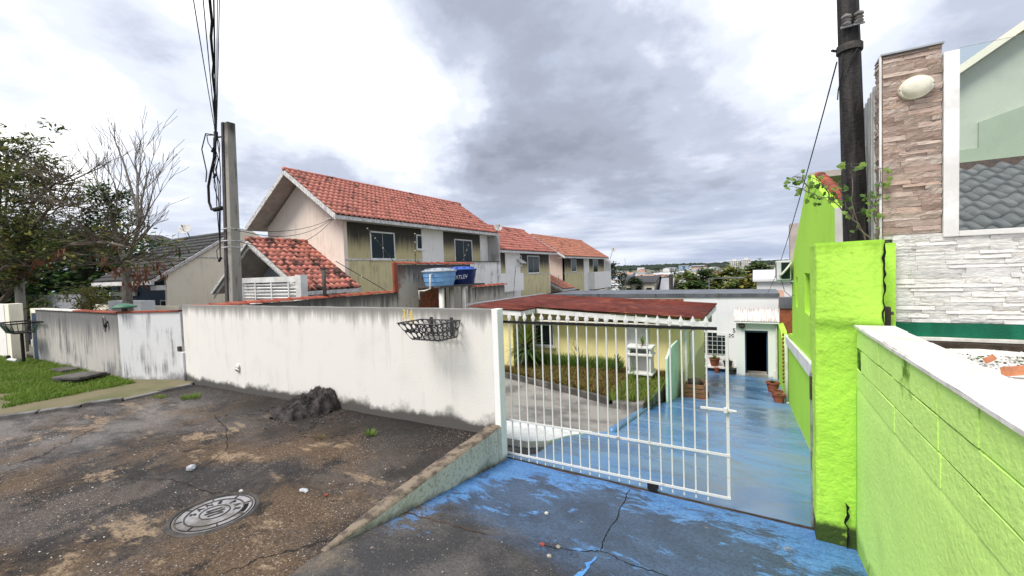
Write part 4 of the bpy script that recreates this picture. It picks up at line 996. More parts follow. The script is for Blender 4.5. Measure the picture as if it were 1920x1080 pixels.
# lower continuation of the wall
gw = thing('green_garden_wall', 'low lime green garden wall with stepped top beside the white house door', 'wall', (.7, 14.5, -2))
k = MB(); wall_x(k, GX+.02, [(10.76, -2.4), (18.4, -2.6), (18.4, .02), (16.2, .0), (15.6, -.12), (13.6, -.22), (13.2, .32), (12.0, .52), (10.76, .62)], .16); k.build('body', M['lime_house'], gw)
# air conditioner condenser
ac = thing('air_conditioner', 'white air conditioner condenser hung on the lime green wall', 'air conditioner', (.5, 10.6, 1.82))
k = MB(); k.box((.37, 10.25, 1.84), (.62, 10.95, 2.24)); k.build('casing', M['ac_white'], ac, bevel=.02)
k = MB(); k.lathe((.372, 10.5, 2.04), [(.16, 0), (.165, .006), (.15, .01)], 24, (-1, 0, 0)); k.build('fan_grille', M['iron_dark'], ac)
k = MB(); k.box((.45, 10.242, 1.87), (.60, 10.249, 2.20)); k.build('side_panel', M['glass_dark'], ac)
k = MB(); k.tube([(.63, 10.22, 2.20), (.56, 10.18, 2.10), (.47, 10.20, 1.98), (.42, 10.23, 1.93)], .02, 8); k.build('pipe', M['pvc'], ac, smooth=True)
for y in (10.35, 10.85): k = MB(); k.box((.38, y-.015, 1.80), (GX, y+.015, 1.83)); k.build('bracket', M['white'], ac)
k = MB(); k.tube([(.45, 10.22, 1.84), (.50, 10.15, 1.62), (.60, 10.12, 1.52), (.655, 10.1, 1.55)], .006, 5); k.build('wire', M['cable'], ac)
# hanging chain of seed pods
pc = thing('hanging_ornament', 'hanging string of orange pod ornaments on the green wall', 'ornament', (.6, 13.2, -1.1))
orr = random.Random(4); M['amber'] = pmat('amber', (.42, .15, .02), (.22, .08, .02), scale=30, rough=.5)
for i in range(26):
    z = -.98+i*.052; s_ = (-1)**i*.035
    bm = bmesh.new(); bmesh.ops.create_icosphere(bm, subdivisions=1, radius=.04, matrix=Matrix.Translation((GX-.05, 13.3+s_*1.8, z)) @ Matrix.Diagonal((.7, 1.2, .8, 1))); bm_obj('pod', bm, M['amber'], pc)
k = MB(); k.tube([(GX-.05, 13.3, -1.0), (GX-.05, 13.3, .42)], .006, 5); k.build('cord', M['cable'], pc)

# ------------------------------------------------------------------ creeper round pillar and pole
LEAF = [(0, 0), (.28, .10), (.5, .02), (.46, .3), (.66, .5), (.38, .56), (.22, .86), (0, 1.0), (-.22, .86), (-.38, .56), (-.66, .5), (-.46, .3), (-.5, .02), (-.28, .10)]
def leaf_poly(mb, p, d, n, s, mi=0):
    d = Vector(d).normalized(); x = d.cross(n).normalized(); n2 = x.cross(d); c = [p+x*(a*s)+d*(b*s)+n2*(-.25*s*abs(a)) for a, b in LEAF]
    mb.add(c+[p+d*s*.45+n2*.04*s], [(i, (i+1) % 14, 14) for i in range(14)], mi)
def vine(name, label, stems, seed, per, size):
    r = random.Random(seed); root = thing(name, label, 'climbing plant', stems[0][0]); sm_ = MB(); lf = MB()
    for pts in stems:
        pts = [Vector(p) for p in pts]; fine = []
        for a, b in zip(pts, pts[1:]):
            for t in fr(0, 1, 6)[:-1]: fine.append(a.lerp(b, t)+Vector((r.uniform(-.01, .01), r.uniform(-.01, .01), r.uniform(-.01, .01))))
        fine.append(pts[-1]); sm_.tube(fine, [.006-.004*i/len(fine) for i in range(len(fine))], 5)
        for i in range(2, len(fine)):
            if r.random() < per(i/len(fine)):
                for q in range(r.choice((1, 2, 2, 3))):
                    d = Vector((r.uniform(-1, 1), r.uniform(-1, .4), r.uniform(-.9, .5))).normalized(); n = Vector((r.uniform(-.5, .5), -1, r.uniform(0, 1)))
                    st_ = fine[i]; e = st_+d*r.uniform(.02, .06); sm_.tube([st_, e], [.002, .0012], 4); leaf_poly(lf, e, d, n, size*r.uniform(.6, 1.2), r.choice((0, 0, 1)))
    sm_.build('stem', M['twig'], root); tag(lf.build('leaves', [M['leaf_bright'], M['leaf_mid']], root), kind='stuff'); return root
vine('creeper', 'leafy creeper reaching left from the green pillar top across the pole', [[(.82, 4.45, 2.36), (.70, 4.42, 2.52), (.55, 4.4, 2.70), (.40, 4.4, 2.78), (.27, 4.4, 2.85)], [(.55, 4.4, 2.70), (.50, 4.38, 2.82), (.42, 4.38, 2.90)], [(.70, 4.42, 2.52), (.62, 4.42, 2.72), (.60, 4.42, 2.85)], [(.40, 4.4, 2.78), (.34, 4.4, 2.92), (.29, 4.4, 2.93)]], 3, lambda t: .25+.7*(t > .4), .040)
vine('creeper', 'creeper shoot with large leaves climbing the black pole front', [[(.80, 4.6, 2.36), (.73, 4.62, 2.6), (.71, 4.62, 2.9), (.715, 4.62, 3.02)]], 5, lambda t: .9 if t > .82 else .06, .065)
vine('creeper', 'creeper hanging between black pole and stone pier', [[(.855, 4.42, 2.38), (.83, 4.42, 2.55), (.85, 4.42, 2.75), (.86, 4.42, 2.92)], [(.83, 4.42, 2.55), (.80, 4.42, 2.66), (.80, 4.42, 2.74)]], 8, lambda t: .75, .036)
k = MB(); k.box((.85, 4.28, 1.66), (.90, 4.34, 1.83)); pb = tag(k.build('timber_stub', M['wood_dark'], bevel=.004), 'short black timber stub with bolt at the end of the felt strip', 'post')
k = MB(); k.lathe((.90, 4.31, 1.78), [(.012, 0), (.012, .02)], 8, (1, 0, 0)); k.build('bolt', M['iron_dark'], pb)
# ------------------------------------------------------------------ yellow house
yh = thing('yellow_house', 'low yellow house with dark red corrugated roof behind the gate', 'house', (-4, 12, -1))
def yz(x): return .88+.056*(-1.3-x)
def window(parent, o, ux, w, h, nrm, frame=.05, panes=2, mat=None, depth=.06, sill=True, gl=None):
    """framed window standing 1-2 cm proud of its wall: o lower-left corner, ux along, nrm outward"""
    o, ux, nrm = Vector(o), Vector(ux), Vector(nrm); uz = Vector((0, 0, 1)); mat = mat or M['white']
    k = MB()
    def bar(u0, u1, v0, v1, d0=-.03, d1=.025): c = o+ux*((u0+u1)/2)+uz*((v0+v1)/2)+nrm*((d0+d1)/2); k.obox(c, ux*((u1-u0)/2), nrm*((d1-d0)/2), uz*((v1-v0)/2))
    bar(0, w, 0, frame); bar(0, w, h-frame, h); bar(0, frame, frame, h-frame); bar(w-frame, w, frame, h-frame)
    f = k.build('window', mat, parent)
    for i in range(1, panes):
        u = frame+(w-2*frame)*i/panes; k = MB(); c = o+ux*u+uz*h/2; k.obox(c, ux*.015, nrm*.012, uz*(h/2-frame)); k.build('mullion', mat, f)
    for i in range(panes):
        u0 = frame+(w-2*frame)*i/panes; u1 = frame+(w-2*frame)*(i+1)/panes
        k = MB(); k.obox(o+ux*(u0+u1)/2+uz*h/2+nrm*(.006+.005*i), ux*((u1-u0)/2), nrm*.003, uz*(h/2-frame)); k.build('pane', gl or M['glass_dark'], f)
    if sill: k = MB(); k.obox(o+ux*w/2-uz*.02+nrm*.03, ux*(w/2+.04), nrm*.05, uz*.018); k.build('sill', mat, f)
    return f
# front wall with a window opening left dark behind the frame
k = MB(); k.box((-6.1, 11.7, -1.4), (-1.62, 11.88, .95)); k.build('front_wall', M['yellow'], yh)
k = MB(); k.box((-1.80, 11.881, -2.3), (-1.62, 16.6, .70)); k.build('side_wall', M['yellow'], yh)
k = MB(); k.box((-7.3, 10.65, -1.2), (-6.25, 10.8, 1.06)); k.box((-6.249, 10.651, -1.2), (-6.10, 11.699, 1.08)); k.box((-7.35, 10.801, -1.2), (-7.2, 15.5, 1.1)); k.build('wing_wall', M['yellow'], yh)
window(yh, (-5.93, 11.70, -.09), (1, 0, 0), .66, .68, (0, -1, 0), panes=3)
k = MB(); k.box((-3.10, 11.66, -.70), (-2.50, 11.699, .62)); dr_ = k.build('door', M['white'], yh, bevel=.01)
k = MB(); k.box((-3.02, 11.645, -.60), (-2.84, 11.6595, .50)); k.box((-2.76, 11.645, -.60), (-2.58, 11.6595, .50)); k.build('door_panel', M['white'], dr_)
k = MB(); k.box((-6.099, 10.85, -.75), (-6.06, 11.55, .72)); dr2 = k.build('door', M['white'], yh, bevel=.01)
for z in (.42, .25, .08, -.10): k = MB(); k.box((-6.72, 10.635, z), (-6.66, 10.6495, z+.07)); k.build('vent', M['dark'], yh)
k = MB(); k.box((-2.30, 11.675, .565), (-2.17, 11.699, .665)); pl_ = k.build('number_plate', M['blue_gate'], yh)
place_mesh('plate_number', text_mesh('114', .06, .001), M['letter_white'], frame_mtx((-2.235, 11.673, .615), (1, 0, 0), (0, 0, 1), (0, -1, 0)), pl_)
# corrugated roof, ribs run down the slope towards the driveway
def corr_sheet(mb, x0, x1, y0, y1, pitch=.075, amp=.016, lift=0):
    n = int((y1-y0)/pitch*4); ys = fr(y0, y1, n+1); xs = fr(x0, x1, max(2, int((x1-x0)/1.2)+2))
    mb.grid(lambda u, v: (u, v, yz(u)+lift+amp*sin(2*pi*(v-y0)/pitch)+.012*mnoise.noise(Vector((u, v, 0)))), xs, ys)
sheets = [(-7.4, -5.60, 10.30, 11.35), (-7.4, -5.45, 11.2, 15.6), (-5.55, -3.3, 11.18, 15.6), (-3.4, -1.12, 11.16, 15.6)]
for i, (x0, x1, y0, y1) in enumerate(sheets):
    k = MB(); corr_sheet(k, x0, x1, y0, y1, lift=.03*i*.5); o = k.build('roof_sheet', M['sheet_red'], yh, smooth=True); o.modifiers.new('thick', 'SOLIDIFY').thickness = -.006
k = MB()
def fascia(x0, x1, y): k.add([(x0, y, yz(x0)-.16), (x1, y, yz(x1)-.16), (x1, y, yz(x1)-.03), (x0, y, yz(x0)-.03), (x0, y+.03, yz(x0)-.16), (x1, y+.03, yz(x1)-.16), (x1, y+.03, yz(x1)-.03), (x0, y+.03, yz(x0)-.03)], [(3, 2, 1, 0)[::-1], (4, 5, 6, 7)[::-1], (0, 4, 5, 1), (3, 2, 6, 7), (0, 3, 7, 4), (1, 5, 6, 2)])
fascia(-7.38, -5.65, 10.34); fascia(-5.62, -1.15, 11.22); k.build('fascia', M['white'], yh)
k = MB(); k.box((-5.67, 10.375, yz(-5.65)-.16), (-5.635, 11.2, yz(-5.65)-.03)); k.box((-1.18, 11.26, yz(-1.15)-.16), (-1.145, 15.6, yz(-1.15)-.03)); k.build('side_fascia', M['white'], yh)
k = MB(); k.box((-5.62, 11.25, .72), (-1.19, 11.69, .745)); k.build('soffit', M['cream'], yh)
k = MB(); k.box((-1.20, 11.12, yz(-1.15)-.20), (-1.06, 11.24, yz(-1.15)-.02)); k.tube([(-1.2, 11.2, .70), (-1.45, 11.6, .62), (-1.58, 11.68, .55), (-1.58, 11.66, -1.1)], .035, 8); k.build('gutter_end', M['white'], yh)
k = MB(); k.box((-1.619, 12.6, -.55), (-1.58, 13.5, .35)); k.build('side_window', M['white'], yh)
k = MB(); k.box((-7.3, 15.6, .3), (-1.3, 15.8, .80)); k.build('roof_end_wall', M['party'], yh)
k = MB(); k.obox((-7.55, 13.2, 1.22), (.12, 0, 0), (0, 2.6, 0), (0, 0, .05)); k.build('roof_flashing', M['alu'], yh)
# mint coloured screen at the corner
k = MB(); k.prism([(-1.80, 10.02, -.95), (-1.80, 11.66, -1.2), (-1.80, 11.66, .30), (-1.80, 10.6, .30), (-1.80, 10.02, .12)], (.05, 0, 0)); tag(k.build('screen_wall', M['mint'], bevel=.006), 'pale mint green half wall at the corner of the yellow house', 'screen wall')

# ------------------------------------------------------------------ garden bed
def gz(x, y): return -.58+.04*(y-9)
gpoly = [(-2.02, 8.55), (-1.86, 10.0), (-1.84, 11.68), (-6.05, 11.68), (-6.05, 10.62), (-9.4, 10.62), (-9.4, 10.5), (-6.2, 10.18), (-4.0, 9.45), (-2.7, 8.92)]
gb = thing('garden_bed', 'raised garden bed with dark kerb in front of the yellow house', 'garden bed', (-4, 10.5, -.8))
k = MB(); k.prism([(x, y, -1.3) for x, y in gpoly], (0, 0, 1.3-.60)); k.build('soil', M['soil'], gb)
gk = [(-9.4, 10.42), (-6.25, 10.10), (-4.05, 9.37), (-2.75, 8.85)]
for (ax, ay), (bx, by) in zip(gk, gk[1:]):
    d = Vector((bx-ax, by-ay, 0)); L = d.length; d.normalize(); q = Vector((-d.y, d.x, 0)); k = MB(); k.obox(((ax+bx)/2, (ay+by)/2, -.68), d*(L/2), q*.05, (0, 0, .12)); k.build('kerb', M['slab_dark'], gb, bevel=.01)
kr = random.Random(6); y = 8.55
stx = MB()
for i in range(6):
    L = kr.uniform(.24, .34)
    if y+L > 10.05: break
    x = -2.02+.16*(y-8.55)/1.45
    for j in range(2): k = MB(); k.box((x-.13, y+.006, -.98+j*.24+kr.uniform(-.01, .01)), (x+.05+kr.uniform(-.01, .015), y+L-.006, -.98+j*.24+.22)); k.build('stone_block', M['kerb'], gb, bevel=.02)
    y += L
k = MB(); k.box((-2.62, 8.62, -.80), (-2.05, 8.86, -.56)); k.build('corner_stone', M['kerb'], gb, bevel=.03)
def garden_area(r):
    while True:
        x, y = r.uniform(-9.2, -1.95), r.uniform(8.7, 11.6)
        t = 8.92+(-2.7-x)*(9.45-8.92)/1.3 if x > -4 else (9.45+(-4-x)*(.73/2.2) if x > -6.2 else 10.18+(-6.2-x)*.13)
        if y > t+.02 and (x > -6.0 or y < 10.6): return x, y
o = blades('grass', 24000, garden_area, lambda x, y: -.605, .05, .17, [M['grass_dry'], M['grass_dry'], M['leaf_yellow'], M['grass_dry'], M['pod_brown']], .010, 11, 1.0); tag(o, 'dry yellow brown grass covering the garden bed', 'grass')
o = blades('grass', 4200, lambda r: (r.uniform(-6, -3.2), 11.15+.5*r.random()), lambda x, y: -.60, .16, .46, [M['grass_long'], M['grass_long'], M['leaf_bright']], .008, 12, .6); tag(o, 'tall green grass along the yellow house wall', 'grass')
o = blades('grass', 3800, lambda r: (r.uniform(-2.75, -1.9), 8.75+1.9*r.random()), lambda x, y: -.60, .06, .24, [M['leaf_yellow'], M['grass_long'], M['leaf_bright']], .009, 13, .9); tag(o, 'yellow green weeds on the right corner of the garden bed', 'weeds')
def strap(mb, p, d, L, w, droop, mi=0, n=6):
    p, d = Vector(p), Vector(d).normalized(); s = d.cross(Vector((0, 0, 1))).normalized() if abs(d.z) < .98 else Vector((1, 0, 0)); pts = []
    for i in range(n+1):
        t = i/n; c = p+d*L*t-Vector((0, 0, droop*L*t*t)); ww = w*(sin(pi*(.12+.86*t)))**.7*(1-.15*t); pts.append((c-s*ww, c+s*ww))
    for a, b in zip(pts, pts[1:]): mb.quad(a[0], a[1], b[1], b[0], mi=mi)
def rosette(name, label, c, h, n, L, w, cat='plant', seed=1, mats=None, trunk=True, tr=.03, up=.2):
    r = random.Random(seed); root = thing(name, label, cat, c); c = Vector(c)
    if trunk: k = MB(); k.tube([c+Vector((0, 0, -.1)), c+Vector((.01, 0, h*.5)), c+Vector((0, 0, h))], [tr*1.1, tr, tr*.8], 7); k.build('trunk', M['bark'], root)
    lf = MB()
    for i in range(n):
        t = i/n; a = i*2.4; e = -.5+1.5*t+up; d = Vector((cos(a)*cos(e), sin(a)*cos(e), sin(e))); strap(lf, c+Vector((0, 0, h*(.62+.4*t) if trunk else .02)), d, L*r.uniform(.75, 1.1), w, .35*(1-t), mi=r.choice((0, 0, 1)) if t > .45 else 2)
    lf.build('leaves', mats or [M['leaf_mid'], M['leaf_bright'], M['leaf_dark']], root); return root
rosette('dracaena_plant', 'bushy dracaena with yellow green strap leaves on a short trunk', (-5.72, 10.75, -.62), .86, 120, .62, .034, seed=2, mats=[M['leaf_bright'], M['leaf_yellow'], M['leaf_mid']])
rosette('young_plant', 'small dark leafy plant standing before the yellow wall near the door', (-3.15, 10.9, -.60), .42, 34, .20, .022, seed=3, mats=[M['leaf_dark'], M['leaf_mid'], M['leaf_dark']], tr=.012)
rosette('spider_plant', 'pale arching grass plant at the foot of the white cabinet', (-2.62, 10.35, -.60), .1, 36, .42, .009, seed=4, trunk=False, mats=[M['leaf_bright'], M['grass_long'], M['leaf_mid']], up=.5)
def twigs(mb, p, d, L, r0, depth, r, spread=.6, n=3, up=.1, seg=4, tips=None, taper=.62, short=.72, minr=.0025):
    p, d = Vector(p), Vector(d).normalized(); pts = [p]; q = p.copy(); dd = d.copy()
    for i in range(seg):
        dd = (dd+Vector((r.uniform(-.18, .18), r.uniform(-.18, .18), r.uniform(-.12, .18)))*.8+Vector((0, 0, up*.2))).normalized(); q = q+dd*L/seg; pts.append(q.copy())
    rr = [max(minr, r0*(1-(1-taper)*i/seg)) for i in range(seg+1)]
    mb.tube(pts, rr, 7 if r0 > .05 else (5 if r0 > .012 else 3), cap=False)
    if depth == 0:
        if tips is not None: tips.append((pts[-1].copy(), dd.copy()))
        return
    for i in range(n):
        t = 1.0 if i == 0 else r.uniform(.35, .95); j = min(seg, int(t*seg)); o_ = pts[j]
        a = r.uniform(0, 2*pi); side = dd.orthogonal().normalized(); side = (Quaternion(dd, a) @ side)
        nd = (dd+side*spread*r.uniform(.6, 1.3)+Vector((0, 0, up))).normalized()
        twigs(mb, o_, nd, L*short*r.uniform(.75, 1.15), max(minr, rr[j]*taper), depth-1, r, spread, n, up, max(2, seg-1), tips, taper, short, minr)
k = MB(); twigs(k, (-4.22, 10.9, -.62), (-.1, 0, 1), .42, .018, 3, random.Random(5), .5, 3, .2, minr=.004); tag(k.build('dry_shrub', M['wood_dark']), 'bare brown twiggy shrub in the middle of the garden bed', 'shrub')
# white cabinet on legs with a potted plant
cb = thing('garden_cabinet', 'small white weathered shelf cabinet on legs in the garden bed', 'cabinet', (-2.47, 10.6, -.6))
for x in (-2.74, -2.24): k = MB(); k.box((x, 10.42, -.40), (x+.04, 10.78, .24)); k.build('side', M['gate_white'], cb)
k = MB(); k.box((-2.699, 10.74, -.38), (-2.241, 10.77, .23)); k.build('back', M['gate_white'], cb)
for z in (.24, .06, -.40): k = MB(); k.box((-2.78, 10.38, z), (-2.16, 10.80, z+.05)); k.build('shelf', M['gate_white'], cb, bevel=.008)
for x in (-2.70, -2.24):
    for y in (10.46, 10.74): k = MB(); k.box((x-.025, y-.025, -.62), (x+.025, y+.025, -.401)); k.build('leg', M['gate_white'], cb)
rosette('potted_plant', 'spiky potted plant on top of the white cabinet', (-2.42, 10.58, .29), .05, 26, .24, .012, seed=7, trunk=False, mats=[M['leaf_bright'], M['leaf_mid'], M['grass_dry']], up=.6)

# ------------------------------------------------------------------ white house at the end of the driveway
wh = thing('white_house', 'white flat roofed house with dark open doorway at the driveway end', 'house', (-2, 18.6, -2.1))
k = MB(); k.box((-8.6, 18.75, -3), (.72, 19.0, .92)); k.build('front_wall', M['house_white'], wh)
k = MB(); k.box((-8.7, 18.70, .92), (.76, 22, 1.06)); k.build('parapet_flashing', M['zinc'], wh)
for x in (-6.2, -3.7, -1.3): k = MB(); k.box((x, 18.685, .915), (x+.03, 18.699, 1.065)); k.build('flashing_seam', M['iron_dark'], wh)
k = MB(); k.box((-8.4, 18.73, .70), (-2.6, 18.7495, .84)); k.build('brick_band', M['brick'], wh)
k = MB(); k.box((-8.5, 19.0, -3), (.70, 27, .7)); k.build('house_body', M['house_white'], wh)
# vestibule: two piers, lintel, dark interior behind
VY = 17.95; fz_ = drive_z(0, VY)
k = MB(); k.box((-.66, VY, -2.4), (-.38, 18.74, .05)); k.box((.36, VY, -2.4), (.66, 18.74, .05)); k.box((-.3795, VY, -.26), (.3595, 18.74, .05)); k.build('vestibule', M['house_white'], wh)
k = MB(); k.box((-.379, VY+.22, -.36), (.359, VY+.26, -.262)); k.box((-.379, VY+.22, -2.1), (-.335, VY+.26, -.361)); k.box((.315, VY+.22, -2.1), (.359, VY+.26, -.361)); k.build('door_frame', pmat('blue_frame', (.03, .09, .17), (.05, .1, .15), rough=.5), wh)
k = MB(); k.box((-.37, VY+.80, -2.3), (.35, VY+.85, .0)); k.build('dark_interior', M['dark'], wh)
k = MB(); k.box((-.40, VY+.02, -2.12), (.38, VY+.6, fz_+.10)); k.build('door_sill', M['slab_grey'], wh, bevel=.008)
k = MB(); N = 44
k.grid(lambda u, v: (-.74+1.44*u, VY-.22+.80*v, .11+.42*v+.012*sin(u*2*pi*N/2.6)), fr(0, 1, N*3), [0, .5, 1]); o = k.build('awning_sheet', pmat('awning', (.72, .70, .68), (.45, .40, .36), scale=5, stretch=(4, .4, .4)), wh, smooth=True); o.modifiers.new('thick', 'SOLIDIFY').thickness = .006
k = MB(); k.box((-.76, VY-.20, .03), (.70, VY+.0, .085)); k.build('awning_beam', M['white'], wh)
k = MB(); k.lathe((-.47, VY-.05, -.10), [(.02, .10), (.09, .09), (.11, .03), (.10, -.04), (.05, -.08), (.01, -.09)], 14); k.build('wall_lantern', M['wood_dark'], wh, smooth=True)
k = MB(); k.box((.52, VY-.03, -.08), (.66, VY-.001, .0)); k.build('meter_box', M['white'], wh)
k = MB(); k.box((.52, VY-.03, -2.2), (.60, VY-.001, -1.7)); k.tube([(.62, VY-.04, -2.2), (.62, VY-.04, -.05)], .03, 8); k.build('down_pipe', M['pvc'], wh)
# barred window
k = MB(); k.box((-2.05, 18.735, -1.35), (-1.02, 18.7495, -.50)); wn = k.build('window', M['glass_dark'], wh)
for i in range(7): x = -2.05+1.03*i/6; k = MB(); k.box((x-.007, 18.70, -1.36), (x+.007, 18.715, -.49)); k.build('bar', M['white'], wn)
for i in range(6): z = -1.35+.85*i/5; k = MB(); k.box((-2.06, 18.716, z-.006), (-1.01, 18.728, z+.006)); k.build('cross_bar', M['white'], wn)
k = MB(); k.box((-.96, 18.735, -.66), (-.76, 18.7495, -.50)); pq = k.build('wall_plaque', M['letter_white'], wh)
k = MB()
for dx, dz in ((.02, .02), (.13, .02), (.02, .11), (.13, .11), (.075, .065)): k.box((-.96+dx, 18.73, -.66+dz*.9), (-.96+dx+.05, 18.7345, -.66+dz*.9+.04))
k.build('plaque_square', M['dark'], pq)
place_mesh('house_number', text_mesh('5', .24, .006), M['dark'], frame_mtx((-.76, 18.742, -.40), (1, 0, 0), (0, 0, 1), (0, -1, 0)), wh)
# brick side wall behind the green garden wall
k = MB(); k.box((.74, 18.2, -3), (1.6, 18.45, .55)); sb = tag(k.build('brick_gable', M['brick']), 'bare orange brick wall end between white house and green house', 'wall')
k = MB(); k.box((.72, 18.15, .55), (1.7, 18.5, .95)); k.build('dark_cap', M['zinc'], sb)
# bench with flower pots
bn = thing('plant_bench', 'white slab bench under the barred window carrying flower pots', 'bench', (-1.5, 18.5, -2.2))
k = MB(); k.box((-2.1, 18.30, -1.84), (-.72, 18.72, -1.78)); k.build('slab', M['stone_cap'], bn)
for x in (-2.0, -.85): k = MB(); k.box((x-.08, 18.36, -2.5), (x+.08, 18.7, -1.841)); k.build('support', M['house_white'], bn)
def pot(name, label, c, r0, r1, h, mat, plant=None, seed=1, group=None):
    root = thing(name, label, 'flower pot', c, group); c = Vector(c)
    k = MB(); k.lathe(c, [(r0, 0), (r1, h*.86), (r1*1.09, h*.86), (r1*1.09, h), (r1*.92, h), (r1*.88, h*.9)], 18); k.build('pot', mat, root)
    k = MB(); k.lathe(c+Vector((0, 0, h*.88)), [(r1*.88, 0), (.01, .01)], 14); k.build('soil', M['soil'], root)
    if plant:
        r = random.Random(seed); lf = MB(); n, L = plant
        for i in range(n): a = r.uniform(0, 6.3); e = r.uniform(.2, 1.4); strap(lf, c+Vector((0, 0, h*.9)), (cos(a)*cos(e), sin(a)*cos(e), sin(e)), L*r.uniform(.5, 1.1), .025, .4, r.choice((0, 1)))
        lf.build('plant', [M['leaf_dark'], M['leaf_mid']], root)
    return root
dz_ = drive_z(.4, 18.3)
pot('flower_pot', 'black flower pot at the left end of the white bench', (-1.93, 18.46, -1.78), .13, .16, .24, M['pot_dark'], (22, .22), 1)
pot('flower_pot', 'brown square-looking pot with tall plant in the middle of the bench', (-1.45, 18.46, -1.78), .13, .18, .30, M['terracotta'], (26, .42), 2)
pot('flower_pot', 'dark pot with bushy plant at the right end of the bench', (-.98, 18.46, -1.78), .13, .16, .22, M['pot_dark'], (34, .32), 3)
pot('flower_pot', 'small dark pot on the floor left of the bench front', (-1.85, 18.1, drive_z(-1.8, 18.1)), .08, .11, .16, M['pot_dark'], (8, .1), 4)
pot('flower_pot', 'small red clay pot on the floor before the bench', (-1.35, 18.1, drive_z(-1.4, 18.1)), .07, .09, .18, M['terracotta'], None, 5)
pot('flower_pot', 'wide black tub on the floor beside the vestibule', (-.86, 18.1, drive_z(-.9, 18.1)), .14, .18, .22, M['pot_dark'], (14, .14), 6)
pot('flower_pot', 'red clay pot with green plant standing by the green wall near the door', (.40, 14.5, drive_z(.40, 14.5)), .12, .165, .30, M['terracotta'], (34, .16), 7)
pot('flower_pot', 'empty red clay pot behind the foremost pot by the green wall', (.45, 13.1, drive_z(.45, 13.1)), .10, .13, .22, M['terracotta'], (10, .10), 8)
pot('flower_pot', 'foremost red clay pot standing against the foot of the green wall', (.47, 12.35, drive_z(.47, 12.35)), .10, .13, .22, M['terracotta'], (6, .08), 9)
# planter crate by the yellow corner
pc_ = thing('planter_crate', 'small wooden planter crate on red tiles at the yellow house corner', 'planter', (-1.4, 11.55, -1.1))
zz_ = drive_z(-1.4, 11.6)
k = MB(); k.box((-1.62, 11.2, zz_-.06), (-1.08, 12.0, zz_+.05)); k.build('tile_base', M['terracotta'], pc_, bevel=.01)
for j in range(3):
    for a, b in (((-1.56, 11.30), (-1.14, 11.325)), ((-1.56, 11.875), (-1.14, 11.9)), ((-1.585, 11.30), (-1.561, 11.9)), ((-1.139, 11.30), (-1.115, 11.9))): k = MB(); k.box((*a, zz_+.06+j*.11), (*b, zz_+.155+j*.11)); k.build('board', M['wood'], pc_)
k = MB(); k.box((-1.56, 11.326, zz_+.06), (-1.14, 11.874, zz_+.32)); k.build('soil', M['soil'], pc_)
bm = bmesh.new(); bmesh.ops.create_icosphere(bm, subdivisions=2, radius=.17, matrix=Matrix.Translation((-1.36, 11.6, zz_+.36)) @ Matrix.Diagonal((1, 1.1, .7, 1)))
for v in bm.verts: v.co += Vector((0, 0, .05*mnoise.noise(v.co*9)))
bm_obj('dried_plant', bm, M['wood_dark'], pc_)
# ------------------------------------------------------------------ party wall with coping tiles
PX = -10.1
pw = thing('party_wall', 'weathered party wall with red tile coping stepping up behind the white wall', 'wall', (PX, 10, 0))
k = MB(); k.box((PX-.16, 4.36, -3), (PX, 10.20, 1.645)); k.build('low_section', M['party'], pw)
k = MB(); k.box((PX-.18, 10.201, -3), (PX+.02, 14.30, 2.555)); hs_ = k.build('high_section', M['party_high'], pw)
k = MB(); k.box((PX-.16, 14.301, -4), (PX, 17.0, 1.60)); k.build('rear_section', M['party'], pw)
cm = MB(); n = 7
for i in range(n): a = pi*i/(n-1); cm.v.append((.125*cos(a), 0, .075*sin(a)+.03))
for i in range(n): a = pi*i/(n-1); cm.v.append((.105*cos(a), .42, .060*sin(a)+.012))
for i in range(n): a = pi*i/(n-1); cm.v.append((.11*cos(a), .006, .06*sin(a)+.02))
for i in range(n-1): cm.f += [(i, i+1, n+i+1, n+i), (i+1, i, 2*n+i, 2*n+i+1)]; cm.mi += [0, 0]
cme = cm.mesh('coping_tile', M['coping'], True); rr_ = random.Random(3)
def coping(y0, y1, z, x=PX-.08, par=pw):
    y = y0
    while y < y1:
        link_copy('coping_tile', cme, Matrix.Translation((x+rr_.uniform(-.008, .008), y, z+rr_.uniform(-.006, .006))) @ Matrix.Rotation(rr_.uniform(-.03, .03), 4, 'Z'), par); y += .36
coping(4.38, 10.1, 1.645); coping(10.2, 14.2, 2.555); coping(14.3, 16.9, 1.60)
k = MB(); k.box((PX-.16, 17.001, -5), (PX, 33, .62)); k.build('rear_low_section', M['party'], pw)
k = MB(); k.box((PX-.03, 10.02, 1.66), (PX+.06, 10.20, 2.62)); k.build('red_edge_tile', M['coping'], pw, bevel=.02)
# patch of bare brickwork where the render has fallen off
k = MB(); k.box((PX+.0205, 11.15, .6), (PX+.026, 12.45, 1.74)); k.build('mortar_bed', M['mortar'], hs_)
bmsh = MB(); bmsh.box((-.006, -.095, -.045), (.022, .095, .045)); bme = bmsh.mesh('brick', M['brick'])
for j in range(10):
    for i in range(6):
        y = 11.26+i*.21+(.105 if j % 2 else 0); z = .70+j*.105
        if y > 12.38 or (j == 9 and i in (0, 1)) or (j == 8 and i == 0): continue
        link_copy('brick', bme, Matrix.Translation((PX+.026, y, z)) @ Matrix.Rotation(rr_.uniform(-.02, .02), 4, 'X'), hs_)
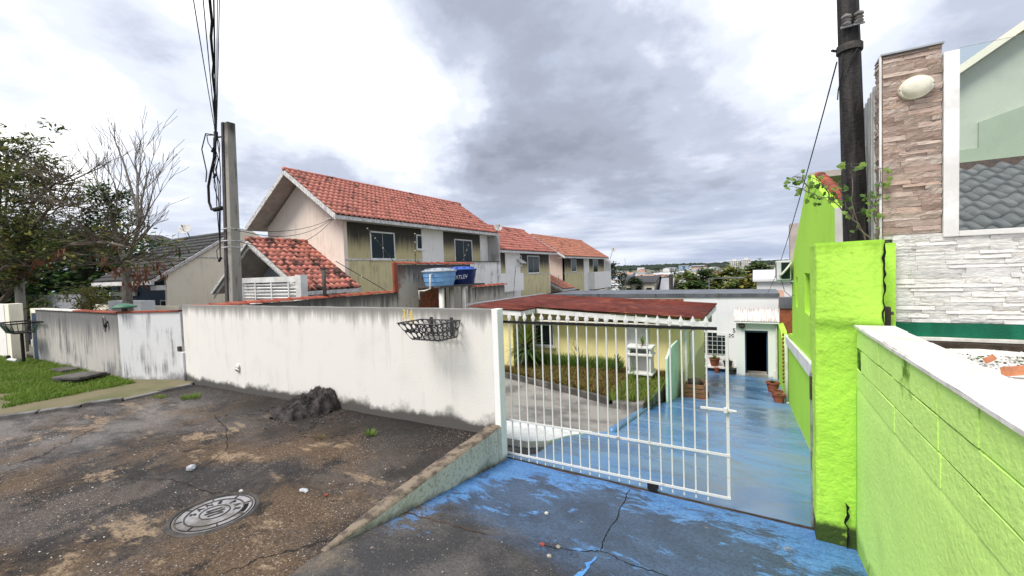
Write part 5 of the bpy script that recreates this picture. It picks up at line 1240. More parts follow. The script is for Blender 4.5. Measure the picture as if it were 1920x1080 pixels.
# electric fence rods on the walls
def fence_rod(label, base, top, n=6, mat=None):
    root = thing('fence_rod', label, 'fence rod', base, 'electric fence rods on the walls'); a, b = Vector(base), Vector(top)
    k = MB(); k.tube([a, b], .012, 6); k.build('rod', mat or M['iron_dark'], root)
    for i in range(n): p = a.lerp(b, .3+.7*i/(n-1)); k = MB(); k.lathe(p, [(.01, -.015), (.028, 0), (.01, .015)], 8, (b-a).normalized()); k.build('insulator', M['ceramic'] if i % 2 else M['dark'], root)
fence_rod('leaning electric fence rod behind the red edge tile', (PX-.1, 9.95, 1.66), (PX-.9, 8.6, 2.7), 4)
fence_rod('upright electric fence rod on the high wall before the pale wall strip', (PX-.1, 11.2, 2.58), (PX-.08, 11.22, 3.62))
fence_rod('bent electric fence rod before the first window', (PX-.1, 10.25, 2.6), (PX-.75, 9.75, 3.75))
fence_rod('electric fence rod above the dark blue tank', (PX-.1, 13.9, 2.6), (PX-.1, 14.4, 3.35))
fence_rod('electric fence rod behind the dark blue tank', (PX-.1, 16.6, 1.62), (PX-.1, 16.65, 2.75))
fence_rod('tilted electric fence rod before the second house balcony', (PX-.1, 17.9, .6), (PX-.1, 18.3, 2.45))
fence_rod('electric fence rod before the yellow wall of the second house', (PX-.1, 23.5, .6), (PX-.1, 23.5, 1.9))
k = MB(); k.tube([(PX-.06, 7.55, 1.6), (PX-.06, 7.55, 2.42)], .05, 10); tag(k.build('concrete_post', M['party'], smooth=True), 'grey concrete post in front of the porch roof tiles', 'post')

# ------------------------------------------------------------------ water tanks on a white column stand
ts = thing('tank_stand', 'slab stand on four white pipe columns carrying the water tanks', 'stand', (-9.3, 12, 0))
k = MB(); k.box((-9.75, 10.72, 1.76), (-8.75, 13.3, 1.82)); k.build('slab', M['party'], ts)
for x, y in ((-8.9, 10.94), (-9.3, 11.99), (-8.9, 12.14), (-9.3, 13.12)):
    k = MB(); k.tube([(x, y, -1), (x, y, 1.76)], .085 if y < 12.5 else .075, 14); k.build('column', M['pvc'], ts, smooth=True)
k = MB(); k.tube([(-9.1, 11.4, -1), (-9.1, 11.4, 1.76)], .02, 6); k.build('thin_post', M['iron_dark'], ts)
def tank(name, label, c, r0, r1, h, mat, lidmat, ribs):
    root = thing(name, label, 'water tank', c); c = Vector(c); prof = [(r0, 0)]
    for i in range(1, ribs+1):
        t = i/ribs; q = r0+(r1-r0)*t; prof += [(q-.004, h*t-.025), (q+.012, h*t-.014), (q+.012, h*t)]
    k = MB(); k.lathe(c, prof, 40); k.build('shell', mat, root, smooth=False)
    k = MB(); k.lathe(c+Vector((0, 0, h+.001)), [(r1+.035, 0), (r1+.035, .03), (r1*.97, .05), (r1*.6, .10), (r1*.55, .12), (r1*.2, .13), (.02, .13)], 40); lid = k.build('lid', lidmat, root)
    for i in range(10):
        a = 2*pi*i/10; k = MB(); d = Vector((cos(a), sin(a), 0)); k.obox(c+Vector((0, 0, h+.095))+d*r1*.72, d*r1*.14-Vector((0, 0, .012)), Vector((-d.y, d.x, 0))*.03, (0, 0, .016)); k.build('lid_rib', lidmat, lid)
    return root
tank('water_tank', 'light blue plastic water tank with grey lid on the white columns', (-9.25, 11.30, 1.82), .47, .56, .46, M['tank_light'], pmat('tank_grey_lid', (.30, .34, .38), (.42, .45, .48), rough=.5), 3)
t2 = tank('water_tank', 'dark blue water tank with white lettering and bright blue lid', (-9.28, 12.55, 1.82), .47, .56, .50, M['tank_dark'], M['tank_lid'], 2)
me = text_mesh('FORTLEV', .20, .003, .72); mid_a = radians(-60)
for v in me.vertices:
    x, y = v.co.x, v.co.y; zt = .24+y; q = .47+.09*zt/.5+.022+v.co.z; a = mid_a+x/.53; v.co = Vector((-9.28+q*cos(a), 12.55+q*sin(a), 1.82+zt+x*.10))
place_mesh('lettering', me, M['letter_white'], Matrix(), t2)
k = MB(); k.tube([(-9.1, 10.80, 2.20), (-9.1, 10.66, 2.20), (-9.1, 10.64, 1.74), (-9.3, 10.6, 1.68), (-9.5, 10.55, 1.68), (-9.5, 10.55, 1.40)], .025, 8); tag(k.build('water_pipe', M['pvc'], smooth=True), 'white water pipe bending down beside the light blue tank', 'pipe')

# ------------------------------------------------------------------ terrace of town houses
WX, EX, RX = -15.4, -14.75, -18.0
def townhouse(label, y0, y1, ze, zr, olive_m, ovr_f, spec, tilemat, limit, trim_z, zb, roof_y=None, seed=1, tw=.27):
    """gabled unit: side wall at x=WX facing the drive, ridge along y"""
    th = thing('town_house', label, 'house', (-18, y0, zb)); LX = -20.9
    ry0, ry1 = roof_y or (y0-ovr_f, y1+.3)
    k = MB(); k.prism([(LX, y0, zb-6), (WX-.20, y0, zb-6), (WX-.001, y0, zb-6), (WX-.001, y0, ze), (RX, y0, ze+(zr-ze)*.92), (LX, y0, ze)], (0, .2, 0)); k.build('gable_wall', M['gable'], th)
    k = MB(); k.prism([(LX, y1-.2, zb-6), (WX-.001, y1-.2, zb-6), (WX-.001, y1-.2, ze), (RX, y1-.2, ze+(zr-ze)*.92), (LX, y1-.2, ze)], (0, .2, 0)); k.build('rear_gable', M['gable'], th)
    k = MB(); k.box((LX, y0+.2, zb-6), (LX+.2, y1-.2, ze)); k.build('far_wall', M['gable'], th)
    for a, b, z0, z1, mt, dx in spec['walls']: k = MB(); k.box((WX-.2, a, z0), (WX+dx, b, z1)); k.build('side_wall', mt, th)
    for a, b, z0, z1, np_ in spec['windows']: window(th, (WX+.002, a, z0), (0, 1, 0), b-a, z1-z0, (1, 0, 0), frame=.07, panes=np_)
    for a, b, z in spec['trims']: k = MB(); k.box((WX-.01, a, z-.035), (WX+.035, b, z+.035)); k.build('trim_band', M['th_trim'], th)
    s = Vector((RX-EX, 0, zr-ze)); sl_ = s.length; us = s.normalized(); nrow = int(round(sl_/.37)); L = sl_/nrow; ncol = int((ry1-ry0)/tw)
    # the eave runs along +y seen from the drive with up-slope to the left
    # roof plane: right slope as tiles, left slope and decks as boards
    rf = MB(); d_ = .10
    rf.add([(EX, ry0, ze-.02), (EX, ry1, ze-.02), (RX, ry1, zr-.02), (RX, ry0, zr-.02), (EX, ry0, ze-.02-d_), (EX, ry1, ze-.02-d_), (RX, ry1, zr-.02-d_), (RX, ry0, zr-.02-d_)], [(0, 1, 2, 3), (7, 6, 5, 4), (0, 4, 5, 1), (0, 3, 7, 4), (1, 5, 6, 2)])
    XL = RX-(EX-RX); rf.add([(XL, ry0, ze-.02), (XL, ry1, ze-.02), (RX-.001, ry1, zr-.02), (RX-.001, ry0, zr-.02), (XL, ry0, ze-.02-d_), (XL, ry1, ze-.02-d_), (RX-.001, ry1, zr-.02-d_), (RX-.001, ry0, zr-.02-d_)], [(3, 2, 1, 0), (4, 5, 6, 7), (1, 5, 4, 0), (4, 7, 3, 0), (2, 6, 5, 1)])
    roof = rf.build('roof', M['soffit'], th)
    tile_roof(roof, (EX+.05, ry0-.02, ze+.02), (0, 1, 0), us, ncol, nrow, (ry1-ry0+.04)/ncol, L, .05, tilemat, limit, seed)
    uL = Vector((RX-XL, 0, zr-ze)).normalized(); k = MB(); k.add([(XL-.05, ry0-.03, ze+.0), (RX, ry0-.03, zr+.05), (RX, ry1, zr+.05), (XL-.05, ry1, ze)], [(0, 1, 2, 3)]); k.build('left_slope', M['tile_black'], roof)
    k = MB(); yy = ry0-.05
    while yy < ry1: k.tube([(RX, yy, zr+.075), (RX, yy+.40, zr+.055)], [.10, .085], 8); yy += .36
    k.build('ridge_tiles', tilemat, roof, smooth=True)
    # barge boards and eave gutter board
    for sgn, xe in ((1, EX), (-1, XL)):
        k = MB(); k.prism([(xe, ry0-.04, ze-.20), (xe, ry0-.04, ze+.03), (RX, ry0-.04, zr+.03), (RX, ry0-.04, zr-.20)], (0, .038, 0)); k.build('barge_board', M['th_trim'], roof)
    k = MB(); k.box((EX-.02, ry0, ze-.16), (EX+.03, ry1, ze-.01)); k.build('eave_board', M['th_trim'], roof)
    k = MB(); k.box((WX+.001, ry0+.02, ze-.13), (EX-.021, ry1-.02, ze-.105)); k.build('eave_soffit', M['th_trim'], roof)
    return th
O1, O2, O3, SY_, TW = M['olive1'], M['olive2'], M['olive3'], M['sand_yellow'], M['th_white']
th1 = townhouse('first town house with pale gable, stained olive wall and mossy red roof', 12.5, 24.1, 4.75, 7.0, O1, .85,
    dict(walls=[(12.7, 17.45, 2.98, 4.75, O1, 0), (12.7, 17.45, -4, 2.98, SY_, 0), (17.45, 19.25, -4, 4.75, TW, .03), (19.25, 23.0, 2.6, 4.75, O1, 0), (19.25, 23.0, -4, 2.6, SY_, 0), (23.0, 23.9, 2.8, 4.75, TW, .02)],
         windows=[(13.95, 15.5, 2.98, 4.30, 2), (17.05, 17.72, 3.52, 4.32, 1), (20.3, 22.1, 2.75, 4.25, 2)], trims=[(12.5, 13.94, 2.98), (15.52, 17.45, 2.98)]), M['tile_red'], 300, 2.98, -.5, (11.65, 24.35), 1)
k = MB(); k.box((WX+.001, 19.3, .95), (WX+.85, 24.1, 2.86)); k.box((WX+.001, 23.92, 2.861), (WX+.85, 24.08, 4.58)); k.build('balcony', M['balcony'], th1)
k = MB(); k.box((WX-.0, 19.28, 2.861), (WX+.88, 23.91, 2.90)); k.build('balcony_rail', M['iron_dark'], th1)
th2 = townhouse('second town house in the row with tilted small window', 24.3, 33.7, 3.68, 5.78, O2, .3,
    dict(walls=[(24.5, 26.1, 1.9, 3.68, O2, 0), (26.1, 28.3, -4, 3.68, TW, .03), (28.3, 33.5, 1.92, 3.68, O2, 0), (28.3, 33.5, -4, 1.92, SY_, 0), (24.5, 26.1, -4, 1.9, TW, 0)],
         windows=[(24.35, 25.2, 2.1, 3.40, 1), (29.5, 31.6, 2.02, 3.42, 2), (27.6, 28.55, 2.62, 3.40, 1)], trims=[(28.3, 29.45, 1.92), (31.65, 33.65, 1.92)]), M['tile_red'], 0, 1.92, -1, (24.0, 33.9), 2)
k = MB(); k.box((WX+.001, 24.0, .85), (WX+.75, 27.4, 2.10)); k.build('balcony', TW, th2)
k = MB(); k.obox((WX+.26, 28.08, 2.98), (.24, 0, -.18), (0, .36, 0), (.01, 0, .014)); k.build('tilted_sash', M['white'], th2)
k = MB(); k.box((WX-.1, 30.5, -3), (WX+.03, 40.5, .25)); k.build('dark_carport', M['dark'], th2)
th3 = townhouse('third town house in the row with cleaner orange roof', 36.9, 49.4, 3.42, 5.52, O3, .9,
    dict(walls=[(36.9, 42.0, 1.90, 3.42, O3, 0), (36.9, 42.0, -4, 1.90, SY_, 0), (42.0, 43.6, -4, 3.42, TW, .03), (43.6, 48.8, 1.8, 3.42, O3, 0), (43.6, 48.8, -4, 1.8, TW, 0), (48.8, 49.2, -4, 3.42, TW, .02)],
         windows=[(38.5, 39.9, 1.98, 3.38-.02, 2), (42.4, 43.3, 2.6, 3.3, 1), (44.9, 46.6, 1.75, 3.25, 1)], trims=[(36.7, 38.45, 1.90), (39.95, 42.0, 1.90)]), M['tile_orange'], 0, 1.9, -1, (35.5, 48.6), 3)
k = MB(); k.box((WX+.001, 43.3, .05), (WX+.7, 49.2, 1.88)); k.box((WX+.001, 49.0, 1.881), (WX+.7, 49.15, 3.3)); k.box((WX+.001, 49.0, -4), (WX+.7, 49.15, .049)); k.build('balcony', TW, th3)
k = MB(); k.box((WX+.002, 43.5, -1.2), (WX+.02, 48.8, .02)); k.build('patio_opening', M['glass_dark'], th3)
# porch roofs
def porch(label, xr, y0, y1, zr, xe, ze, xl, tilemat, limit, seed, dark=True):
    p = thing('porch', label, 'porch', (xr, y0, 0))
    s = Vector((xr-xe, 0, zr-ze)); n = int(round(s.length/.36)); us = s.normalized(); nc = int((y1-y0)/.26)
    k = MB(); k.add([(xe, y0, ze-.03), (xe, y1, ze-.03), (xr, y1, zr-.03), (xr, y0, zr-.03)], [(0, 1, 2, 3)]); k.add([(xl, y0, ze-.03), (xr, y0, zr-.03), (xr, y1, zr-.03), (xl, y1, ze-.03)], [(0, 1, 2, 3)]); o = k.build('roof', M['soffit'], p); o.modifiers.new('thick', 'SOLIDIFY').thickness = .08
    tile_roof(o, (xe+.05, y0-.02, ze+.03), (0, 1, 0), us, nc, n, (y1-y0+.02)/nc, s.length/n, .055, tilemat, limit, seed)
    k = MB(); k.add([(xl-.04, y0-.03, ze), (xr, y0-.03, zr+.05), (xr, y1, zr+.05), (xl-.04, y1, ze)], [(0, 1, 2, 3)]); k.build('left_slope', M['tile_black'], o)
    k = MB(); yy = y0-.05
    while yy < y1-.2: k.tube([(xr, yy, zr+.08), (xr, yy+.40, zr+.06)], [.105, .09], 8); yy += .35
    k.build('ridge_tiles', tilemat, o, smooth=True)
    for xx in (xe, xl):
        for q, d in ((0, 0), (.16, .10)):
            k = MB(); zo = -.24*0-q; f = lambda x_, z_: (x_, y0-.05+d, z_)
            k.prism([f(xx, ze-.14+zo), f(xx, ze+.0+zo), f(xr, zr+.0+zo), f(xr, zr-.14+zo)], (0, .04, 0)); k.build('barge_board', M['th_trim'], o)
    k = MB(); k.box((xe-.0, y0, ze-.16), (xe+.05, y1, ze-.02)); k.build('eave_board', M['th_trim'], o)
    if dark:
        k = MB(); k.prism([(xl+.7, y1-1.2, -1), (xe-.4, y1-1.2, -1), (xe-.4, y1-1.2, ze+.15), (xr, y1-1.2, zr-.45), (xl+.7, y1-1.2, ze+.15)], (0, .1, 0)); k.build('back_wall', M['grey_wall'], p)
    return p
porch('tiled porch roof with white barge boards in front of the first town house', -17.9, 9.85, 12.47, 3.83, -14.45, 1.75, -20.9, M['tile_red_porch'], 300, 5)
porch('tiled lean roof over the carport of the third town house', -17.9, 33.9, 36.6, 2.35, -14.3, .55, -21, M['tile_orange'], 0, 6, False)
# satellite dishes
def dish(label, base, c, R, aim, extra=False):
    root = thing('satellite_dish', label, 'satellite dish', base); c = Vector(c); aim = Vector(aim).normalized()
    k = MB(); k.lathe(c, [(.01, 0), (R*.4, R*.03), (R*.75, R*.11), (R, R*.2), (R*.985, R*.21), (R*.7, R*.12), (.02, R*.02)], 24, aim); k.build('reflector', pmat('dish_%d' % len(bpy.data.materials), (.55, .55, .53), (.38, .37, .35), scale=4), root, smooth=True)
    k = MB(); k.tube([Vector(base), Vector(base)+(c-Vector(base))*.6+Vector((0, 0, .1)), c], .025, 6); k.build('mast', M['iron_dark'], root)
    k = MB(); e = c+aim*R*.95; k.tube([c-Vector((0, 0, R*.8)), e], .012, 5); k.tube([e-aim*.05, e+aim*.06], .035, 8); k.build('feed_arm', M['iron_dark'], root); return root
dish('pale satellite dish at the corner of the first town house roof', (-15.0, 24.3, 4.4), (-14.6, 24.0, 5.12), .27, (.75, -.55, .35))
dish('satellite dish on a mast at the end of the third town house', (-14.9, 49.3, 2.9), (-14.4, 49.3, 4.4), .27, (.4, -.8, .3))
# louvred pedestrian gate of the town houses
lg = thing('louvred_gate', 'white louvred entrance gate panel in front of the porch', 'gate', (-13.4, 8, 0))
k = MB(); k.box((-15.2, 8.0, -1), (-15.0, 8.12, 2.29)); k.box((-11.95, 7.9, -1), (-11.70, 8.12, 2.32)); k.box((-14.999, 8.01, 2.12), (-11.951, 8.11, 2.29)); k.build('frame', M['white'], lg)
for i in range(14): z = 2.04-.105*i; k = MB(); k.obox((-13.475, 8.06, z), (1.52, 0, 0), (0, .02, .012), (0, -.014, .024)); k.build('slat', M['white'], lg)
for x in (-14.3, -13.4, -12.5): k = MB(); k.box((x-.03, 8.02, -1), (x+.03, 8.035, 2.12)); k.build('upright', M['white'], lg)
# ------------------------------------------------------------------ stained wall and metal panel on the left
sw = thing('stained_wall', 'grey streaked boundary wall with thin red coping above the grass', 'wall', (-14.5, 3.75, .1))
k = MB(); k.box((-17.25, 3.70, -.1), (-11.74, 3.84, 1.60)); k.build('body', M['wall_left'], sw)
x = -17.3; rr2 = random.Random(5)
while x < -11.75:
    L = min(rr2.uniform(.38, .46), -11.72-x); k = MB(); k.box((x+.004, 3.67, 1.601), (x+L-.004, 3.87, 1.632+rr2.uniform(-.004, .006))); k.build('coping_tile', M['coping'] if x > -14.5 else M['stone_cap'], sw, bevel=.006); x += L
me_ = thing('wall_meter', 'oval meter frame with valve on the stained wall', 'meter', (-12.4, 3.68, 1.4))
k = MB(); k.tube([(-12.45+.055*cos(a), 3.685, 1.36+.16*sin(a)) for a in fr(0, 2*pi, 21)], .012, 6); k.build('ring', M['iron'], me_); k = MB(); k.box((-12.48, 3.67, 1.30), (-12.42, 3.70, 1.48)); k.build('dial', M['iron_dark'], me_); k = MB(); k.tube([(-12.28, 3.68, 1.42), (-12.24, 3.64, 1.36), (-12.28, 3.66, 1.30)], .03, 7); k.build('valve', M['iron_dark'], me_)
gpn = thing('sheet_gate', 'whitewashed streaky gate panel between stained wall and white wall', 'gate', (-11, 4, .1))
d = Vector((1.42, .56, 0)).normalized(); q = Vector((-d.y, d.x, 0)); a = Vector((-11.735, 3.70, 0)); L = 1.50
k = MB(); k.obox(a+d*L/2+q*.03+Vector((0, 0, .83)), d*L/2, q*.03, (0, 0, .765)); k.build('panel', M['panel_white'], gpn)
for t0, t1 in ((.02, .30), (.31, .62), (.63, .99), (1.0, 1.48)): k = MB(); k.obox(a+d*(t0+t1)/2+q*.03+Vector((0, 0, 1.625)), d*(t1-t0)/2, q*.055, (0, 0, .02)); k.build('coping_tile', M['coping'], gpn, bevel=.006)
k = MB(); k.obox(a+d*1.46-q*.02+Vector((0, 0, .84)), d*.03, q*.025, (0, 0, .05)); k.build('lock', M['iron_dark'], gpn)
lp = thing('mushroom_lamp', 'green mushroom shaped garden lamp on the wall corner', 'lamp', (-11.62, 3.78, 1.63))
k = MB(); k.lathe((-11.62, 3.78, 1.632), [(.05, 0), (.05, .07), (.03, .08)], 12); k.build('base', M['iron_dark'], lp); k = MB(); k.lathe((-11.62, 3.78, 1.70), [(.03, 0), (.20, .015), (.215, .03), (.20, .05), (.11, .09), (.02, .11)], 24); k.build('cap', M['lamp_green'], lp, smooth=True)
# bin basket on a post
bb = thing('bin_basket', 'dark bin basket on a black post standing in the grass', 'bin', (-16.9, 3.35, .2))
k = MB(); k.tube([(-16.9, 3.35, .1), (-16.9, 3.35, 1.02)], .035, 8); k.build('post', M['black_steel'], bb)
A_, B_ = [(-17.5, 3.05, 1.30), (-16.3, 3.05, 1.30), (-16.3, 3.62, 1.30), (-17.5, 3.62, 1.30)], [(-17.3, 3.15, 1.04), (-16.5, 3.15, 1.04), (-16.5, 3.52, 1.04), (-17.3, 3.52, 1.04)]
k = MB(); k.tube([*A_, A_[0]], .018, 6); k.tube([*B_, B_[0]], .014, 6); k.build('rim', M['black_steel'], bb)
for i in range(4):
    p0, p1, r0_, r1_ = map(Vector, (A_[i], A_[(i+1) % 4], B_[i], B_[(i+1) % 4])); n = 12 if i % 2 == 0 else 6
    for t in fr(0, 1, n)[:-1]: k = MB(); k.tube([p0.lerp(p1, t), r0_.lerp(r1_, t)], .008, 4); k.build('wire', M['lamp_green'] if rr2.random() < .3 else M['black_steel'], bb)
k = MB(); k.box((-17.3, 3.15, 1.03), (-16.5, 3.52, 1.04)); k.build('floor', M['black_steel'], bb)
# paving slabs lying on the grass
for i, (c, s, rz, lb) in enumerate((((-12.6, 3.30, .26), (.42, .30, .035), .2, 'dark mossy paving slab lying at the foot of the stained wall'), ((-12.35, 3.22, .325), (.36, .26, .03), .34, 'topmost dark paving slab of the pair by the stained wall'), ((-14.2, 3.45, .25), (.30, .16, .03), .1, 'lone dark slab in the grass farther along the stained wall'))):
    o = lump('paving_slab', (0, 0, 0), (.01, .01, .01), M['slab_dark'], lb, 'slab'); bpy.data.objects.remove(o)
    k = MB(); k.obox(c, (cos(rz)*s[0], sin(rz)*s[0], 0), (-sin(rz)*s[1], cos(rz)*s[1], 0), (0, 0, s[2])); tag(k.build('paving_slab', M['slab_dark'], bevel=.015), lb, 'slab')
# neighbour entrance farther left
ne = thing('entrance_wall', 'pale neighbour entrance wall with pillar and dark blue gate', 'wall', (-18.5, 3.6, 0))
k = MB(); k.box((-18.35, 3.35, -.1), (-17.95, 3.62, 1.78)); k.build('pillar', M['cream'], ne, bevel=.01)
k = MB(); k.box((-18.80, 3.42, -.1), (-18.351, 3.62, 1.74)); k.build('grey_pillar', M['grey_wall'], ne)
k = MB(); k.box((-30, 3.45, -.1), (-18.801, 3.62, 1.75)); k.build('side_wall', M['th_white'], ne)
k = MB(); k.box((-17.949, 3.75, -.1), (-17.26, 3.85, 1.62)); k.build('back_wall', M['cream'], ne)
k = MB(); k.box((-17.62, 3.70, .12), (-17.27, 3.745, 1.50)); k.build('gate', M['blue_gate'], ne)
k = MB(); k.box((-17.85, 3.70, .55), (-17.70, 3.749, .75)); k.build('mail_box', M['white'], ne)
k = MB(); k.box((-75, 8, -1), (-29.8, 8.2, 1.78)); tag(k.build('garden_wall', M['grey_wall']), 'plain blue grey garden wall in front of the dark hedge', 'wall')
o = None
vp_ = thing('valve_pipe', 'pale grey pipe and black wheel lying by the entrance pillar', 'pipe', (-17.6, 3.2, .2))
k = MB(); k.tube([(-17.75, 3.25, .27), (-17.2, 3.3, .27)], .045, 8); k.build('pipe', M['ac_white'], vp_); k = MB(); k.lathe((-17.78, 3.22, .29), [(.09, 0), (.1, .02), (.09, .06)], 14, (0, 1, 0)); k.build('wheel', M['dark'], vp_)
# ------------------------------------------------------------------ concrete pole with cables
cp = thing('utility_pole', 'weathered grey concrete utility pole behind the tiled party wall', 'utility pole', (-11.6, 6, 0))
M['pole_grey'] = plaster('pole_grey', (.33, .31, .275), (.03, .028, .027), streak=.9, top=(6.2, .3, .7), bscale=40)
M['pole_soot'] = plaster('pole_soot', (.085, .08, .08), (.02, .02, .02), streak=.7, bscale=40)
def pp(z): return Vector((-11.63+.045*(z-1.75), 6.0, z))
b0, t0 = pp(-1), pp(6.16)
def hq(c, w, dd): return [c+Vector((-w, -dd, 0)), c+Vector((w, -dd, 0)), c+Vector((w, dd, 0)), c+Vector((-w, dd, 0))]
k = MB(); k.add(hq(b0, .17, .14)+hq(t0, .115, .10), [(3, 2, 1, 0), (4, 5, 6, 7), (0, 1, 5, 4), (1, 2, 6, 5), (2, 3, 7, 6), (3, 0, 4, 7)]); k.build('shaft', M['pole_grey'], cp, bevel=.02)
k = MB(); c0, c1 = b0+Vector((-.105, -.155, 0)), t0+Vector((-.07, -.112, 0)); k.add(hq(c0, .068, .02)+hq(c1, .044, .016), [(3, 2, 1, 0), (4, 5, 6, 7), (0, 1, 5, 4), (1, 2, 6, 5), (2, 3, 7, 6), (3, 0, 4, 7)]); k.build('cable_channel', M['pole_soot'], cp)
for z in (5.66, 5.42, 5.08, 4.85): k = MB(); c = pp(z)+Vector((.03, -.165, 0)); k.lathe(c, [(.018, 0), (.018, .004)], 8, (0, -1, 0)); k.build('bolt_hole', M['dark'], cp)
for z in (3.52, 3.22, 3.06): k = MB(); c = pp(z); w_ = .115+(6.16-z)*.008+.010; k.tube([c+Vector((-w_, -.19, 0)), c+Vector((w_, -.19, 0)), c+Vector((w_, .16, 0)), c+Vector((-w_, .16, 0)), c+Vector((-w_, -.19, 0))], .014, 5); k.build('strap', M['cable_white'], cp)
k = MB(); k.tube([pp(4.05)+Vector((-.15, -.15, 0)), pp(4.05)+Vector((-.42, -.2, -.02))], .055, 10); k.tube([pp(4.05)+Vector((-.42, -.2, -.02)), pp(4.03)+Vector((-.55, -.2, .02)), pp(4.1)+Vector((-.66, -.2, .15)), pp(4.4)+Vector((-.66, -.2, .25)), pp(4.7)+Vector((-.5, -.2, .3)), pp(5.0)+Vector((-.33, -.2, .3)), pp(5.6)+Vector((-.28, -.2, .2))], .03, 8); k.build('conduit_loop', M['cable'], cp, smooth=True)
wr_ = random.Random(8); k = MB()
for j in range(5):
    k.tube([pp(5.85)+Vector((-.30+.03*j, -.2, 0))]+[pp(z)+Vector((-.30+.05*j+wr_.uniform(-.09, .06), -.2+wr_.uniform(-.05, .05), 0)) for z in (5.6, 5.3, 5.0, 4.6, 4.2)]+[pp(3.2-.1*j)+Vector((-.22, -.2, 0))], .011, 5)
k.tube([pp(5.85)+Vector((-.2, -.2, 0)), pp(5.95)+Vector((-.6, -.25, 0)), pp(5.6)+Vector((-.82, -.25, 0)), pp(5.0)+Vector((-.62, -.25, 0)), pp(4.75)+Vector((-.68, -.25, 0))], .014, 6)
k.tube([pp(5.85)+Vector((-.2, -.2, 0)), pp(5.9)+Vector((-.55, -.25, 0)), pp(5.7)+Vector((-.5, -.25, 0)), pp(5.5)+Vector((-.3, -.25, 0))], .012, 6)
k.tube([pp(3.1)+Vector((-.2, -.2, 0)), pp(3.0)+Vector((-.38, -.2, 0)), pp(2.8)+Vector((-.36, -.2, 0)), pp(2.72)+Vector((-.2, -.2, 0))], .009, 5); k.build('drop_wires', M['cable'], cp)
for z, dx in ((5.5, -.34), (5.3, -.28), (5.1, -.36), (4.85, -.3), (2.75, -.2)): k = MB(); c = pp(z)+Vector((dx, -.22, 0)); k.tube([c-Vector((.05, 0, .03)), c+Vector((.06, 0, .05))], .032, 6); k.build('clamp', M['cable'], cp)
k = MB(); k.tube([pp(5.82)+Vector((-.34, -.18, 0)), pp(5.82)+Vector((-.10, -.1, 0))], .02, 6); k.tube([pp(5.75)+Vector((-.26, -.18, 0)), pp(5.95)+Vector((-.26, -.18, 0))], .05, 8); k.build('rack', M['iron_dark'], cp)
# overhead cables, coming over the street towards the viewer
ends = [(-9.95, 4.71), (-9.81, 4.80), (-9.70, 4.86), (-9.66, 4.90), (-9.60, 4.93), (-9.57, 4.95)]
st_p = pp(5.9)+Vector((-.28, -.18, 0)); cab = [(0, .014), (1, .014), (2, .036), (3, .020), (4, .012), (5, .012)]
names = ['outermost thin overhead cable left of the bundle', 'second thin overhead cable left of the bundle', 'thick twisted overhead power cable above the grey pole', 'medium overhead cable beside the thick twisted cable', 'thin overhead cable right of the thick one', 'rightmost thin overhead cable above the grey pole']
for (i, rr_c), lb in zip(cab, names):
    ex, ey = ends[i]; P1 = CAM+(Vector((ex, ey, 8))-CAM)*.78; s0 = st_p+Vector((wr_.uniform(-.02, .02), 0, -.08*i)); dirv = P1-s0; e = s0+dirv*3.2
    pts = sag(s0, e, .0, 40)
    pts = [p-Vector((0, 0, .35*4*t*(1-t))) for p, t in zip(pts, fr(0, 1, 40))]
    if rr_c > .03: pts = [p+Vector((sin(j*2.1)*.014, cos(j*2.1)*.014, 0)) for j, p in enumerate(pts)]
    k = MB(); k.tube(pts, rr_c*.6, 6); tag(k.build('overhead_cable', M['cable'], smooth=True), lb, 'cable', 'overhead cables')
for i, (z, e, sg) in enumerate(((3.52, (-14.9, 11.6, 4.62), .25), (3.22, (-14.9, 11.62, 4.58), .55), (3.5, (-14.92, 11.6, 4.60), .40))):
    k = MB(); k.tube(sag(pp(z)+Vector((.16, 0, 0)), e, sg, 16), .009, 5); tag(k.build('house_cable', M['cable'], smooth=True), ['upper service cable from the grey pole to the first town house eave', 'lowest sagging service cable from grey pole to town house eave', 'middle service cable from grey pole to town house eave'][i], 'cable', 'service cables to the town house')

# ------------------------------------------------------------------ cream house with dark tiled roof
ch = thing('cream_house', 'cream house with dark tiled roof and shaded veranda', 'house', (-26, 11, 0))
k = MB(); k.prism([(-24, 9.4, -1), (-24, 16.5, -1), (-24, 16.5, 2.9), (-24, 13.4, 4.98), (-24, 12.7, 4.90), (-24, 9.4, 2.72)], (-.2, 0, 0)); k.build('gable_wall', M['cream'], ch)
k = MB(); k.box((-23.995, 9.5, 3.40), (-23.97, 16.5, 3.45)); k.build('band', M['th_trim'], ch)
us_ = Vector((0, 3.75, 2.5)).normalized()
k = MB(); k.add([(-31, 8.86, 2.38), (-23.85, 8.86, 2.38), (-23.85, 12.75, 4.92), (-31, 12.75, 4.92)], [(0, 1, 2, 3)]); rf_ = k.build('roof', M['tile_black'], ch); rf_.modifiers.new('thick', 'SOLIDIFY').thickness = .1
for j in range(12):
    y = 8.86+3.9*j/12; z = 2.40+2.54*j/12; k = MB(); k.grid(lambda u, v: (u, y-.03+.345*v, z+.05+.25*v*.85-.0+.018*abs(sin(u*11))-.06*v), fr(-31, -23.9, 150), [0, 1]); k.grid(lambda u, v: (u, y-.03, z+.05+.018*abs(sin(u*11))-.06*v), fr(-31, -23.9, 150), [0, 1]); k.build('tile_course', M['tile_black'], rf_)
k = MB(); k.prism([(-23.84, 8.80, 2.22), (-23.84, 12.75, 4.84), (-23.84, 12.75, 5.0), (-23.84, 8.80, 2.38)], (-.06, 0, 0)); k.build('barge_board', M['th_trim'], rf_)
k = MB(); k.box((-31, 8.78, 2.16), (-23.9, 8.90, 2.36)); k.build('gutter', M['white'], rf_)
